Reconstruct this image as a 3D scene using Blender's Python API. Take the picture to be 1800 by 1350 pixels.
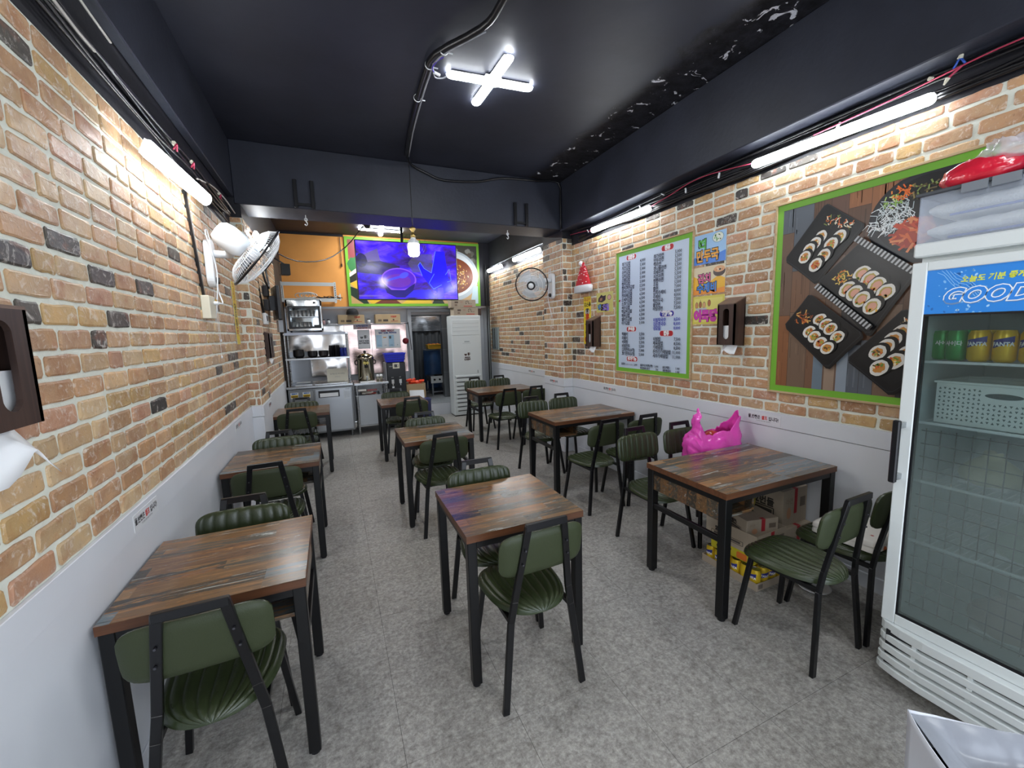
import bpy, bmesh, math, random
from math import sin, cos, pi, radians, sqrt
from mathutils import Vector, Matrix, noise

random.seed(7)
for o in list(bpy.data.objects):
    bpy.data.objects.remove(o)
SC = bpy.context.scene
COL = SC.collection

# ---------------------------------------------------------------- camera
F_PX, YAW, PITCH, ROLL, CAM_H = 724.409, 0.40686, 0.12653, -0.02958, 1.6421
_fw = Vector((sin(YAW) * cos(PITCH), cos(YAW) * cos(PITCH), -sin(PITCH)))
_rt = Vector((cos(YAW), -sin(YAW), 0))
_up = _rt.cross(_fw)
RT = _rt * cos(ROLL) + _up * sin(ROLL)
UP = -_rt * sin(ROLL) + _up * cos(ROLL)
cam = bpy.data.cameras.new('camera')
cam.sensor_width = 36
cam.lens = F_PX / 1800 * 36
cam.clip_start = 0.02
camo = bpy.data.objects.new('camera', cam)
m3 = Matrix((RT, UP, -_fw)).transposed()
camo.matrix_world = Matrix.Translation((0, 0, CAM_H)) @ m3.to_4x4()
COL.objects.link(camo)
SC.camera = camo

# ---------------------------------------------------------------- world, exposure
wd = bpy.data.worlds.new('world')
SC.world = wd
wd.use_nodes = True
wd.node_tree.nodes['Background'].inputs[0].default_value = (0.80, 0.88, 1.0, 1)
wd.node_tree.nodes['Background'].inputs[1].default_value = 2.2
SC.view_settings.view_transform = 'Standard'
SC.view_settings.look = 'None'
SC.view_settings.exposure = 0.95
SC.view_settings.gamma = 1
SC.view_settings.use_curve_mapping = False
SC.cycles.use_denoising = True
SC.cycles.max_bounces = 8
SC.cycles.diffuse_bounces = 5
SC.cycles.glossy_bounces = 3
SC.cycles.transparent_max_bounces = 12
SC.cycles.transmission_bounces = 6
SC.cycles.sample_clamp_indirect = 4
TUBE = 29.0      # radiance of the LED tubes
LAMP_COL = (0.93, 0.97, 1.0)


# ---------------------------------------------------------------- colour and node helpers
def s2l(c):
    return c / 12.92 if c <= 0.04045 else ((c + 0.055) / 1.055) ** 2.4


def H(h, a=1.0):
    h = h.lstrip('#')
    return (s2l(int(h[0:2], 16) / 255), s2l(int(h[2:4], 16) / 255), s2l(int(h[4:6], 16) / 255), a)


def newmat(name):
    m = bpy.data.materials.new(name)
    m.use_nodes = True
    nt = m.node_tree
    return m, nt, nt.nodes['Principled BSDF']


def node(nt, kind, ins=None, **props):
    n = nt.nodes.new('ShaderNode' + kind)
    for k, v in props.items():
        setattr(n, k, v)
    for k, v in (ins or {}).items():
        s = n.inputs[k]
        if isinstance(v, bpy.types.NodeSocket):
            nt.links.new(v, s)
        else:
            s.default_value = v
    return n


def ramp(nt, fac, stops, interp='LINEAR'):
    n = nt.nodes.new('ShaderNodeValToRGB')
    n.color_ramp.interpolation = interp
    cr = n.color_ramp
    while len(cr.elements) < len(stops):
        cr.elements.new(0.5)
    for e, (p, c) in zip(cr.elements, stops):
        e.position = p
        e.color = c if len(c) == 4 else (*c, 1)
    nt.links.new(fac, n.inputs[0])
    return n.outputs[0]


def mix(nt, fac, a, b, mode='MIX'):
    n = nt.nodes.new('ShaderNodeMix')
    n.data_type = 'RGBA'
    n.blend_type = mode
    for i, v in ((0, fac), (6, a), (7, b)):
        if isinstance(v, bpy.types.NodeSocket):
            nt.links.new(v, n.inputs[i])
        else:
            n.inputs[i].default_value = v
    return n.outputs[2]


def math_n(nt, op, a, b=0.0, clamp=False):
    n = nt.nodes.new('ShaderNodeMath')
    n.operation = op
    n.use_clamp = clamp
    for i, v in ((0, a), (1, b)):
        if isinstance(v, bpy.types.NodeSocket):
            nt.links.new(v, n.inputs[i])
        else:
            n.inputs[i].default_value = v
    return n.outputs[0]


def mat(name, col, rough=0.5, metal=0.0, spec=0.5, emit=None, estr=0.0, trans=0.0, alpha=1.0, vary=0.0, scale=8.0, bump=0.0, bscale=40.0, coat=0.0, ior=1.45):
    m, nt, p = newmat(name)
    c = H(col) if isinstance(col, str) else (*col[:3], 1)
    p.inputs['Base Color'].default_value = c
    p.inputs['Roughness'].default_value = rough
    p.inputs['Metallic'].default_value = metal
    p.inputs['Specular IOR Level'].default_value = spec
    p.inputs['Transmission Weight'].default_value = trans
    p.inputs['Alpha'].default_value = alpha
    p.inputs['Coat Weight'].default_value = coat
    p.inputs['IOR'].default_value = ior
    if emit:
        p.inputs['Emission Color'].default_value = H(emit) if isinstance(emit, str) else (*emit[:3], 1)
        p.inputs['Emission Strength'].default_value = estr
    if vary or bump:
        tc = node(nt, 'TexCoord').outputs['Object']
    if vary:
        n = node(nt, 'TexNoise', {'Vector': tc, 'Scale': scale, 'Detail': 5.0})
        lo = tuple(x * (1 - vary) for x in c[:3])
        hi = tuple(min(1, x * (1 + vary)) for x in c[:3])
        nt.links.new(ramp(nt, n.outputs[0], [(0.3, lo), (0.7, hi)]), p.inputs['Base Color'])
    if bump:
        n = node(nt, 'TexNoise', {'Vector': tc, 'Scale': bscale, 'Detail': 3.0})
        b = node(nt, 'Bump', {'Height': n.outputs[0], 'Strength': bump, 'Distance': 0.01})
        nt.links.new(b.outputs[0], p.inputs['Normal'])
    return m


# ---------------------------------------------------------------- mesh builder
class MB:
    def __init__(s):
        s.v, s.f, s.mi, s.col, s.sm = [], [], [], [], []

    def add(s, vs, fs, mi=0, col=None, sm=False):
        b = len(s.v)
        s.v += [tuple(v) for v in vs]
        for f in fs:
            s.f.append(tuple(i + b for i in f))
            s.mi.append(mi)
            s.col.append(col)
            s.sm.append(sm)
        return s

    def box(s, x0, x1, y0, y1, z0, z1, mi=0, col=None, mtx=None):
        vs = [(x0, y0, z0), (x1, y0, z0), (x1, y1, z0), (x0, y1, z0), (x0, y0, z1), (x1, y0, z1), (x1, y1, z1), (x0, y1, z1)]
        if mtx:
            vs = [mtx @ Vector(v) for v in vs]
        return s.add(vs, [(0, 3, 2, 1), (4, 5, 6, 7), (0, 1, 5, 4), (1, 2, 6, 5), (2, 3, 7, 6), (3, 0, 4, 7)], mi, col)

    def beam(s, p, q, w, h, up=(0, 0, 1), mi=0):
        p, q = Vector(p), Vector(q)
        d = (q - p).normalized()
        u = Vector(up)
        a = d.cross(u)
        if a.length < 1e-4:
            a = d.cross(Vector((0, 1, 0)))
        a.normalize()
        b = a.cross(d)
        a, b = a * w / 2, b * h / 2
        vs = [p - a - b, p + a - b, p + a + b, p - a + b, q - a - b, q + a - b, q + a + b, q - a + b]
        return s.add(vs, [(0, 3, 2, 1), (4, 5, 6, 7), (0, 1, 5, 4), (1, 2, 6, 5), (2, 3, 7, 6), (3, 0, 4, 7)], mi)

    def cyl(s, p, q, r0, r1=None, n=16, mi=0, cap=True, sm=True, col=None):
        r1 = r0 if r1 is None else r1
        p, q = Vector(p), Vector(q)
        d = (q - p).normalized()
        a = d.orthogonal().normalized()
        b = d.cross(a)
        vs = []
        for c, r in ((p, r0), (q, r1)):
            for i in range(n):
                t = 2 * pi * i / n
                vs.append(c + (a * cos(t) + b * sin(t)) * r)
        s.add(vs, [(i, (i + 1) % n, n + (i + 1) % n, n + i) for i in range(n)], mi, col, sm)
        if cap:
            s.add(vs, [tuple(range(n - 1, -1, -1)), tuple(range(n, 2 * n))], mi, col)
        return s

    def tube(s, pts, r, n=6, mi=0, smooth=3):
        pts = [Vector(p) for p in pts]
        if smooth > 1 and len(pts) > 2:
            out = []
            P = [2 * pts[0] - pts[1]] + pts + [2 * pts[-1] - pts[-2]]
            for i in range(1, len(P) - 2):
                for k in range(smooth):
                    t = k / smooth
                    a, b, c, d = P[i - 1], P[i], P[i + 1], P[i + 2]
                    out.append(0.5 * ((2 * b) + (c - a) * t + (2 * a - 5 * b + 4 * c - d) * t * t + (3 * b - a - 3 * c + d) * t ** 3))
            pts = out + [pts[-1]]
        vs = []
        a = None
        for i, p in enumerate(pts):
            d = (pts[min(i + 1, len(pts) - 1)] - pts[max(i - 1, 0)]).normalized()
            a = d.orthogonal().normalized() if a is None else (a - d * a.dot(d)).normalized()
            b = d.cross(a)
            for k in range(n):
                t = 2 * pi * k / n
                vs.append(p + (a * cos(t) + b * sin(t)) * r)
        fs = [(i * n + k, i * n + (k + 1) % n, (i + 1) * n + (k + 1) % n, (i + 1) * n + k) for i in range(len(pts) - 1) for k in range(n)]
        fs += [tuple(range(n - 1, -1, -1)), tuple((len(pts) - 1) * n + k for k in range(n))]
        return s.add(vs, fs, mi, None, True)

    def lathe(s, prof, c=(0, 0, 0), n=24, mi=0, mtx=None, sm=True, col=None):
        vs = []
        c = Vector(c)
        for r, z in prof:
            for i in range(n):
                t = 2 * pi * i / n
                v = Vector((r * cos(t), r * sin(t), z))
                vs.append((mtx @ v if mtx else v) + c)
        fs = [(j * n + i, j * n + (i + 1) % n, (j + 1) * n + (i + 1) % n, (j + 1) * n + i) for j in range(len(prof) - 1) for i in range(n)]
        return s.add(vs, fs, mi, col, sm)

    def prism(s, poly, o, u, v, t, mi=0, col=None):
        """polygon in the plane o + a*u + b*v, thickened by vector t"""
        o, u, v, t = Vector(o), Vector(u), Vector(v), Vector(t)
        n = len(poly)
        a = [o + u * p[0] + v * p[1] for p in poly]
        vs = a + [p + t for p in a]
        fs = [tuple(range(n - 1, -1, -1)), tuple(range(n, 2 * n))] + [(i, (i + 1) % n, n + (i + 1) % n, n + i) for i in range(n)]
        return s.add(vs, fs, mi, col)

    def grid(s, fn, nu, nv, mi=0, sm=True, col=None):
        vs = [fn(i / nu, j / nv) for j in range(nv + 1) for i in range(nu + 1)]
        w = nu + 1
        return s.add(vs, [(j * w + i, j * w + i + 1, (j + 1) * w + i + 1, (j + 1) * w + i) for j in range(nv) for i in range(nu)], mi, col, sm)

    def mesh(s, name, mats):
        me = bpy.data.meshes.new(name)
        me.from_pydata(s.v, [], s.f)
        for m in (mats if isinstance(mats, (list, tuple)) else [mats]):
            me.materials.append(m)
        me.polygons.foreach_set('material_index', s.mi)
        me.polygons.foreach_set('use_smooth', s.sm)
        if any(c is not None for c in s.col):
            ca = me.color_attributes.new('Col', 'FLOAT_COLOR', 'CORNER')
            buf = []
            for p, c in zip(me.polygons, s.col):
                c = c or (1, 1, 1, 1)
                buf += list(c) * p.loop_total
            ca.data.foreach_set('color', buf)
        me.update()
        return me

    def build(s, name, mats, parent=None, bev=0, seg=1, loc=None):
        o = bpy.data.objects.new(name, s.mesh(name, mats))
        COL.objects.link(o)
        if parent:
            o.parent = parent
        if loc:
            o.location = loc
        if bev:
            b = o.modifiers.new('bevel', 'BEVEL')
            b.width = bev
            b.segments = seg
            b.limit_method = 'ANGLE'
        return o


def tag(o, label=None, cat=None, group=None, kind=None):
    for k, v in (('label', label), ('category', cat), ('group', group), ('kind', kind)):
        if v:
            o[k] = v
    return o


def thing(name, label, cat, loc=(0, 0, 0), rz=0.0, group=None):
    o = bpy.data.objects.new(name, None)
    o.empty_display_size = 0.05
    COL.objects.link(o)
    o.location = loc
    o.rotation_euler = (0, 0, rz)
    return tag(o, label, cat, group)


def dup(root, loc, rz, label, group=None):
    r = root.copy()
    COL.objects.link(r)
    r.location = loc
    r.rotation_euler = (0, 0, rz)
    r['label'] = label
    if group:
        r['group'] = group
    for ch in list(root.children):
        c = ch.copy()
        COL.objects.link(c)
        c.parent = r
        for g in list(ch.children):
            d = g.copy()
            COL.objects.link(d)
            d.parent = c
    return r


def project(p):
    d = Vector(p) - Vector((0, 0, CAM_H))
    z = d.dot(_fw)
    if z < 0.05:
        return None
    return 900 + F_PX * d.dot(RT) / z, 675 - F_PX * d.dot(UP) / z, z


# ---------------------------------------------------------------- flat prints (posters, signs, stickers)
_TC = bpy.data.curves.new('lettering', 'FONT')
_TO = bpy.data.objects.new('lettering', _TC)


def text_geo(txt, size, align='L', bold=0.0, squeeze=1.0, slant=0.0, lead=1.0):
    c = _TC
    c.body = txt
    c.size = size
    big = bold > size * 0.075
    c.resolution_u = 3 if big or size > 0.065 else 1
    c.offset = min(bold, size * (0.10 if big else 0.035))
    c.shear = slant
    c.space_line = lead
    c.align_x = {'L': 'LEFT', 'C': 'CENTER', 'R': 'RIGHT'}[align]
    me = bpy.data.meshes.new_from_object(_TO)
    vs = [(v.co.x * squeeze, v.co.y) for v in me.vertices]
    fs = [tuple(p.vertices) for p in me.polygons]
    bpy.data.meshes.remove(me)
    return vs, fs


class Print:
    """flat print: coloured outlines laid on a surface, u to the right, v up, n towards the viewer"""
    def __init__(s, o, u, v, n):
        s.o, s.u, s.v, s.n = Vector(o), Vector(u), Vector(v), Vector(n)
        s.mb = MB()
        s.k = 0

    def P(s, x, y, k=None):
        return s.o + s.u * x + s.v * y + s.n * (0.0004 + 0.00012 * (s.k if k is None else k))

    def poly(s, pts, col, lift=True):
        if lift:
            s.k += 1
        s.mb.add([s.P(x, y) for x, y in pts], [tuple(range(len(pts)))], 0, col)

    def rect(s, x0, y0, x1, y1, col, r=0.0, lift=True):
        if r <= 0:
            return s.poly([(x0, y0), (x1, y0), (x1, y1), (x0, y1)], col, lift)
        pts = []
        for cx, cy, a in ((x1 - r, y0 + r, -90), (x1 - r, y1 - r, 0), (x0 + r, y1 - r, 90), (x0 + r, y0 + r, 180)):
            for i in range(5):
                t = radians(a + i * 22.5)
                pts.append((cx + r * cos(t), cy + r * sin(t)))
        s.poly(pts, col, lift)

    def ell(s, cx, cy, rx, ry, col, rot=0.0, n=20, jit=0.0, lift=True, a0=0, a1=360):
        pts = []
        full = a1 - a0 >= 360
        for i in range(n + (0 if full else 1)):
            t = radians(a0 + (a1 - a0) * i / n)
            k = 1 + random.uniform(-jit, jit)
            x, y = rx * cos(t) * k, ry * sin(t) * k
            pts.append((cx + x * cos(rot) - y * sin(rot), cy + x * sin(rot) + y * cos(rot)))
        s.poly(pts, col, lift)

    def line(s, pts, w, col, lift=True):
        if lift:
            s.k += 1
        for (x0, y0), (x1, y1) in zip(pts, pts[1:]):
            L = math.hypot(x1 - x0, y1 - y0) or 1
            dx, dy = -(y1 - y0) / L * w / 2, (x1 - x0) / L * w / 2
            s.poly([(x0 - dx, y0 - dy), (x1 - dx, y1 - dy), (x1 + dx, y1 + dy), (x0 + dx, y0 + dy)], col, False)

    def text(s, t, x, y, size, col, align='L', bold=0.0, squeeze=1.0, slant=0.0, rot=0.0, lead=1.0, outline=None):
        if outline:
            s.text(t, x, y, size, outline[0], align, outline[1], squeeze, slant, rot, lead)
        s.k += 1
        vs, fs = text_geo(t, size, align, bold, squeeze, slant, lead)
        c, q = cos(rot), sin(rot)
        s.mb.add([s.P(x + a * c - b * q, y + a * q + b * c) for a, b in vs], fs, 0, col)

    def build(s, name, m, parent=None):
        return s.mb.build(name, m, parent)


def icon_bowl_cup(P, cx, cy, k, col):
    """bowl and mug pictogram"""
    P.poly([(cx - 0.5 * k, cy + 0.1 * k), (cx - 0.02 * k, cy + 0.1 * k), (cx - 0.13 * k, cy - 0.18 * k), (cx - 0.38 * k, cy - 0.18 * k)], col)
    P.rect(cx + 0.06 * k, cy - 0.16 * k, cx + 0.34 * k, cy + 0.28 * k, col, 0.04 * k)
    P.line([(cx + 0.34 * k, cy + 0.2 * k), (cx + 0.46 * k, cy + 0.2 * k), (cx + 0.46 * k, cy - 0.03 * k), (cx + 0.34 * k, cy - 0.03 * k)], 0.05 * k, col)

# ---------------------------------------------------------------- materials
def brick_mat(name, source):
    m, nt, p = newmat(name)
    pos = node(nt, 'NewGeometry').outputs['Position']
    base = node(nt, 'ObjectInfo').outputs['Color'] if source == 'object' else node(nt, 'Attribute', attribute_name='Col').outputs['Color']
    n1 = node(nt, 'TexNoise', {'Vector': pos, 'Scale': 9.0, 'Detail': 6.0, 'Roughness': 0.6})
    tint = ramp(nt, n1.outputs[0], [(0.32, (0.78, 0.62, 0.55)), (0.5, (1, 1, 1)), (0.68, (1.15, 1.08, 0.94))])
    c = mix(nt, 0.9, base, tint, 'MULTIPLY')
    n2 = node(nt, 'TexNoise', {'Vector': pos, 'Scale': 26.0, 'Detail': 5.0, 'Roughness': 0.7, 'Distortion': 1.2})
    sm = ramp(nt, n2.outputs[0], [(0.54, (0, 0, 0)), (0.66, (1, 1, 1))])
    c = mix(nt, math_n(nt, 'MULTIPLY', sm, 0.55), c, H('efe8de'))
    n5 = node(nt, 'TexNoise', {'Vector': pos, 'Scale': 13.0, 'Detail': 4.0, 'Distortion': 0.6})
    c = mix(nt, math_n(nt, 'MULTIPLY', ramp(nt, n5.outputs[0], [(0.58, (0, 0, 0)), (0.70, (1, 1, 1))]), 0.30), c, H('b8704f'))
    n3 = node(nt, 'TexNoise', {'Vector': pos, 'Scale': 60.0, 'Detail': 4.0})
    dk = ramp(nt, n3.outputs[0], [(0.28, (1, 1, 1)), (0.38, (0, 0, 0))])
    c = mix(nt, math_n(nt, 'MULTIPLY', dk, 0.4), c, H('7e5a44'))
    nt.links.new(c, p.inputs['Base Color'])
    p.inputs['Roughness'].default_value = 0.42
    b = node(nt, 'Bump', {'Height': n2.outputs[0], 'Strength': 0.45, 'Distance': 0.008})
    nt.links.new(b.outputs[0], p.inputs['Normal'])
    return m


M_BRICK = brick_mat('brick_face', 'object')
M_BRICKS = brick_mat('brick_faces_far', 'mesh')
M_MORTAR = mat('mortar', 'e3e6da', 0.6, vary=0.08, scale=14, bump=0.3, bscale=60)
M_DADO = mat('white_dado_board', 'd9dce2', 0.35, vary=0.03, scale=3)
M_BLACKWALL = mat('black_wall_paint', '1d1d24', 0.55, vary=0.25, scale=4, bump=0.2, bscale=30)
M_BEAM = mat('dark_beam_paint', '2a2d38', 0.5, vary=0.2, scale=3, bump=0.15, bscale=30)


def ceiling_mat():
    m, nt, p = newmat('ceiling_paint')
    pos = node(nt, 'NewGeometry').outputs['Position']
    sp = node(nt, 'SeparateXYZ', {0: pos})
    n1 = node(nt, 'TexNoise', {'Vector': pos, 'Scale': 1.6, 'Detail': 4.0})
    c = ramp(nt, n1.outputs[0], [(0.3, H('1b1d28')), (0.7, H('262936'))])
    # damp, peeling strip along the beam
    edge = math_n(nt, 'SUBTRACT', sp.outputs[0], 2.22)
    n2 = node(nt, 'TexNoise', {'Vector': pos, 'Scale': 3.0, 'Detail': 4.0})
    e2 = math_n(nt, 'ADD', math_n(nt, 'MULTIPLY', edge, 2.6), math_n(nt, 'SUBTRACT', n2.outputs[0], 0.45))
    mask = ramp(nt, e2, [(0.30, (0, 0, 0)), (0.42, (1, 1, 1))])
    mask = math_n(nt, 'MULTIPLY', mask, math_n(nt, 'LESS_THAN', sp.outputs[1], 4.7))
    n3 = node(nt, 'TexNoise', {'Vector': pos, 'Scale': 14.0, 'Detail': 6.0, 'Roughness': 0.7})
    c = mix(nt, mask, c, ramp(nt, n3.outputs[0], [(0.35, H('08080a')), (0.62, H('2c2c33'))]))
    n4 = node(nt, 'TexNoise', {'Vector': pos, 'Scale': 7.5, 'Detail': 7.0, 'Roughness': 0.64, 'Distortion': 0.8})
    fl = ramp(nt, n4.outputs[0], [(0.615, (0, 0, 0)), (0.630, (1, 1, 1))])
    c = mix(nt, math_n(nt, 'MULTIPLY', mask, fl), c, H('f2f3fa'))
    nt.links.new(c, p.inputs['Base Color'])
    p.inputs['Roughness'].default_value = 0.55
    p.inputs['Specular IOR Level'].default_value = 0.45
    h = mix(nt, mask, n1.outputs[0], n3.outputs[0])
    b = node(nt, 'Bump', {'Height': h, 'Strength': 0.5, 'Distance': 0.02})
    nt.links.new(b.outputs[0], p.inputs['Normal'])
    return m


def floor_mat():
    m, nt, p = newmat('vinyl_stone_floor')
    pos = node(nt, 'NewGeometry').outputs['Position']
    n1 = node(nt, 'TexNoise', {'Vector': pos, 'Scale': 2.2, 'Detail': 5.0, 'Roughness': 0.6})
    n2 = node(nt, 'TexNoise', {'Vector': pos, 'Scale': 48.0, 'Detail': 8.0, 'Roughness': 0.8})
    n3 = node(nt, 'TexNoise', {'Vector': pos, 'Scale': 17.0, 'Detail': 7.0, 'Roughness': 0.75})
    c = ramp(nt, n2.outputs[0], [(0.30, H('67645f')), (0.5, H('9b9893')), (0.70, H('c3c0bb'))])
    c = mix(nt, 0.6, c, ramp(nt, n3.outputs[0], [(0.36, (0.55, 0.53, 0.51)), (0.5, (1, 1, 1)), (0.64, (1.25, 1.24, 1.22))]), 'MULTIPLY')
    c = mix(nt, 0.35, c, ramp(nt, n1.outputs[0], [(0.35, (0.72, 0.70, 0.67)), (0.65, (1.1, 1.1, 1.1))]), 'MULTIPLY')
    # pale dust scuffs
    n4 = node(nt, 'TexNoise', {'Vector': pos, 'Scale': 70.0, 'Detail': 4.0, 'Roughness': 0.8})
    sc = math_n(nt, 'MULTIPLY', ramp(nt, n4.outputs[0], [(0.58, (0, 0, 0)), (0.66, (1, 1, 1))]), ramp(nt, n1.outputs[0], [(0.52, (0, 0, 0)), (0.66, (1, 1, 1))]))
    c = mix(nt, math_n(nt, 'MULTIPLY', sc, 0.5), c, H('c4c6c8'))
    nt.links.new(c, p.inputs['Base Color'])
    nt.links.new(ramp(nt, n3.outputs[0], [(0.3, (0.40, 0.40, 0.40)), (0.7, (0.58, 0.58, 0.58))]), p.inputs['Roughness'])
    p.inputs['Specular IOR Level'].default_value = 0.45
    b = node(nt, 'Bump', {'Height': n2.outputs[0], 'Strength': 0.12, 'Distance': 0.004})
    nt.links.new(b.outputs[0], p.inputs['Normal'])
    return m


def laminate_mat(name, obj_space=True, dark=0.0):
    """printed reclaimed-plank laminate, strips run along local x"""
    m, nt, p = newmat(name)
    tc = node(nt, 'TexCoord').outputs['Object']
    rnd = node(nt, 'ObjectInfo').outputs['Random']
    off = node(nt, 'CombineXYZ', {0: math_n(nt, 'MULTIPLY', rnd, 3.7), 1: math_n(nt, 'MULTIPLY', rnd, 0.24), 2: math_n(nt, 'MULTIPLY', rnd, 5.0)}).outputs[0]
    v = node(nt, 'VectorMath', {0: tc, 1: off}, operation='ADD').outputs[0]
    br = node(nt, 'TexBrick', {'Vector': v, 'Color1': (0, 0, 0, 1), 'Color2': (1, 1, 1, 1), 'Mortar': (0.5, 0.5, 0.5, 1), 'Scale': 1.0, 'Mortar Size': 0.0, 'Brick Width': 0.42, 'Row Height': 0.072, 'Bias': 0.0})
    br.offset = 0.37
    br.squash = 1.6
    br.squash_frequency = 3
    r = br.outputs['Color']
    strip = ramp(nt, r, [(0.0, H('3b362e')), (0.12, H('4e473c')), (0.24, H('6b4d35')), (0.36, H('816041')), (0.47, H('514b40')), (0.58, H('735536')), (0.68, H('5f6668')), (0.76, H('665541')), (0.86, H('896846')), (0.95, H('637076'))], 'CONSTANT')
    sv = node(nt, 'VectorMath', {0: v, 1: (3.0, 30.0, 30.0)}, operation='MULTIPLY').outputs[0]
    shift = node(nt, 'VectorMath', {0: sv, 1: node(nt, 'CombineXYZ', {0: math_n(nt, 'MULTIPLY', r, 40.0), 1: 0.0, 2: 0.0}).outputs[0]}, operation='ADD').outputs[0]
    g1 = node(nt, 'TexNoise', {'Vector': shift, 'Scale': 1.3, 'Detail': 8.0, 'Roughness': 0.78, 'Distortion': 0.9})
    g3 = node(nt, 'TexNoise', {'Vector': shift, 'Scale': 0.45, 'Detail': 5.0, 'Roughness': 0.7, 'Distortion': 1.2})
    c = mix(nt, ramp(nt, g1.outputs[0], [(0.53, (0, 0, 0)), (0.60, (0.8, 0.8, 0.8))]), strip, H('9c7043'))
    c = mix(nt, ramp(nt, g1.outputs[0], [(0.36, (0.85, 0.85, 0.85)), (0.45, (0, 0, 0))]), c, H('322d27'))
    c = mix(nt, math_n(nt, 'MULTIPLY', ramp(nt, g3.outputs[0], [(0.57, (0, 0, 0)), (0.62, (1, 1, 1))]), 0.6), c, H('9b6536'))
    g2 = node(nt, 'TexNoise', {'Vector': shift, 'Scale': 0.7, 'Detail': 7.0, 'Roughness': 0.78, 'Distortion': 0.9})
    c = mix(nt, math_n(nt, 'MULTIPLY', ramp(nt, g2.outputs[0], [(0.60, (0, 0, 0)), (0.64, (1, 1, 1))]), 0.75), c, H('b4bab6'))
    c = mix(nt, math_n(nt, 'MULTIPLY', ramp(nt, g2.outputs[0], [(0.36, (1, 1, 1)), (0.41, (0, 0, 0))]), 0.6), c, H('5c6c72'))
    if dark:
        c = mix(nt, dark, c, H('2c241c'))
    nt.links.new(c, p.inputs['Base Color'])
    p.inputs['Roughness'].default_value = 0.24
    p.inputs['Specular IOR Level'].default_value = 0.6
    b = node(nt, 'Bump', {'Height': g1.outputs[0], 'Strength': 0.06, 'Distance': 0.002})
    nt.links.new(b.outputs[0], p.inputs['Normal'])
    return m


def wood_mat(name, c0, c1, rough=0.5, axis='Z', sc=1.0):
    m, nt, p = newmat(name)
    tc = node(nt, 'TexCoord').outputs['Object']
    k = {'X': (2, 40, 40), 'Y': (40, 2, 40), 'Z': (40, 40, 2)}[axis]
    v = node(nt, 'VectorMath', {0: tc, 1: tuple(x * sc for x in k)}, operation='MULTIPLY').outputs[0]
    n = node(nt, 'TexNoise', {'Vector': v, 'Scale': 1.0, 'Detail': 6.0, 'Roughness': 0.65, 'Distortion': 0.4})
    nt.links.new(ramp(nt, n.outputs[0], [(0.3, H(c0)), (0.7, H(c1))]), p.inputs['Base Color'])
    p.inputs['Roughness'].default_value = rough
    return m


def steel_mat(name, col='b9bbbd', rough=0.28, bump=0.0):
    m, nt, p = newmat(name)
    tc = node(nt, 'TexCoord').outputs['Object']
    p.inputs['Metallic'].default_value = 1.0
    p.inputs['Base Color'].default_value = H(col)
    n = node(nt, 'TexNoise', {'Vector': node(nt, 'VectorMath', {0: tc, 1: (3.0, 3.0, 160.0)}, operation='MULTIPLY').outputs[0], 'Scale': 1.0, 'Detail': 2.0})
    nt.links.new(ramp(nt, n.outputs[0], [(0.3, (rough * 0.8,) * 3), (0.7, (rough * 1.3,) * 3)]), p.inputs['Roughness'])
    if bump:
        w = node(nt, 'TexNoise', {'Vector': tc, 'Scale': 2.2, 'Detail': 1.0})
        b = node(nt, 'Bump', {'Height': w.outputs[0], 'Strength': bump, 'Distance': 0.12})
        nt.links.new(b.outputs[0], p.inputs['Normal'])
    return m


M_CEIL = ceiling_mat()
M_FLOOR = floor_mat()
M_TOP = laminate_mat('plank_laminate')
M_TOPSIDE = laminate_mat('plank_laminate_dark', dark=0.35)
M_EDGE = wood_mat('brown_edge_band', '4a2d1b', '6a4127', 0.4, 'X')
M_METAL = mat('black_steel', '08080a', 0.38, spec=0.5)
M_METALL = mat('black_painted_bar', '0b0b0e', 0.28, spec=0.55)
M_GREEN = mat('green_leatherette', '323b25', 0.25, spec=0.6, bump=0.12, bscale=260)
M_GREENB = mat('green_leatherette_back', '363d28', 0.45, spec=0.35, bump=0.1, bscale=260)
M_BOLT = mat('steel_bolt', '5a5a60', 0.35, 0.9)
M_WHITEP = mat('white_plastic', 'e4e7ea', 0.35)
M_WHITEM = mat('white_enamel', 'dfe3e2', 0.32)
M_IVORY = mat('ivory_plastic', 'ddd8c4', 0.4)
M_BLACKP = mat('black_plastic', '121216', 0.35)
M_BLACKC = mat('black_cable', '0f0f13', 0.35, spec=0.6)
M_DARKWOOD = wood_mat('walnut_board', '2c1d18', '4a342b', 0.5, 'Z')
M_DARKWOODT = wood_mat('walnut_board_top', '5d483c', '7a6354', 0.5, 'Y')
M_TUBE = mat('lamp_tube', 'ffffff', 0.4, emit=LAMP_COL, estr=TUBE)
M_BULB = mat('bulb_glass', 'ffffff', 0.4, emit=(1.0, 0.97, 0.92), estr=14)
M_TISSUE = mat('tissue_paper', 'eff0f2', 0.8)
M_STEEL = steel_mat('brushed_steel')
M_STEELW = steel_mat('wavy_steel_sheet', 'c4c0bc', 0.16, 0.5)
M_STEELD = steel_mat('dull_steel', '8e9092', 0.4)
M_CARD = mat('cardboard', 'b29a76', 0.75, vary=0.08, scale=6)
M_CARDG = mat('pale_cardboard', 'a89a88', 0.75, vary=0.08, scale=6)


def print_mat(name, rough):
    m, nt, p = newmat(name)
    nt.links.new(node(nt, 'Attribute', attribute_name='Col').outputs['Color'], p.inputs['Base Color'])
    p.inputs['Roughness'].default_value = rough
    return m


M_PRINT = print_mat('printed_film', 0.32)
M_PRINTM = print_mat('printed_paper', 0.6)

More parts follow.
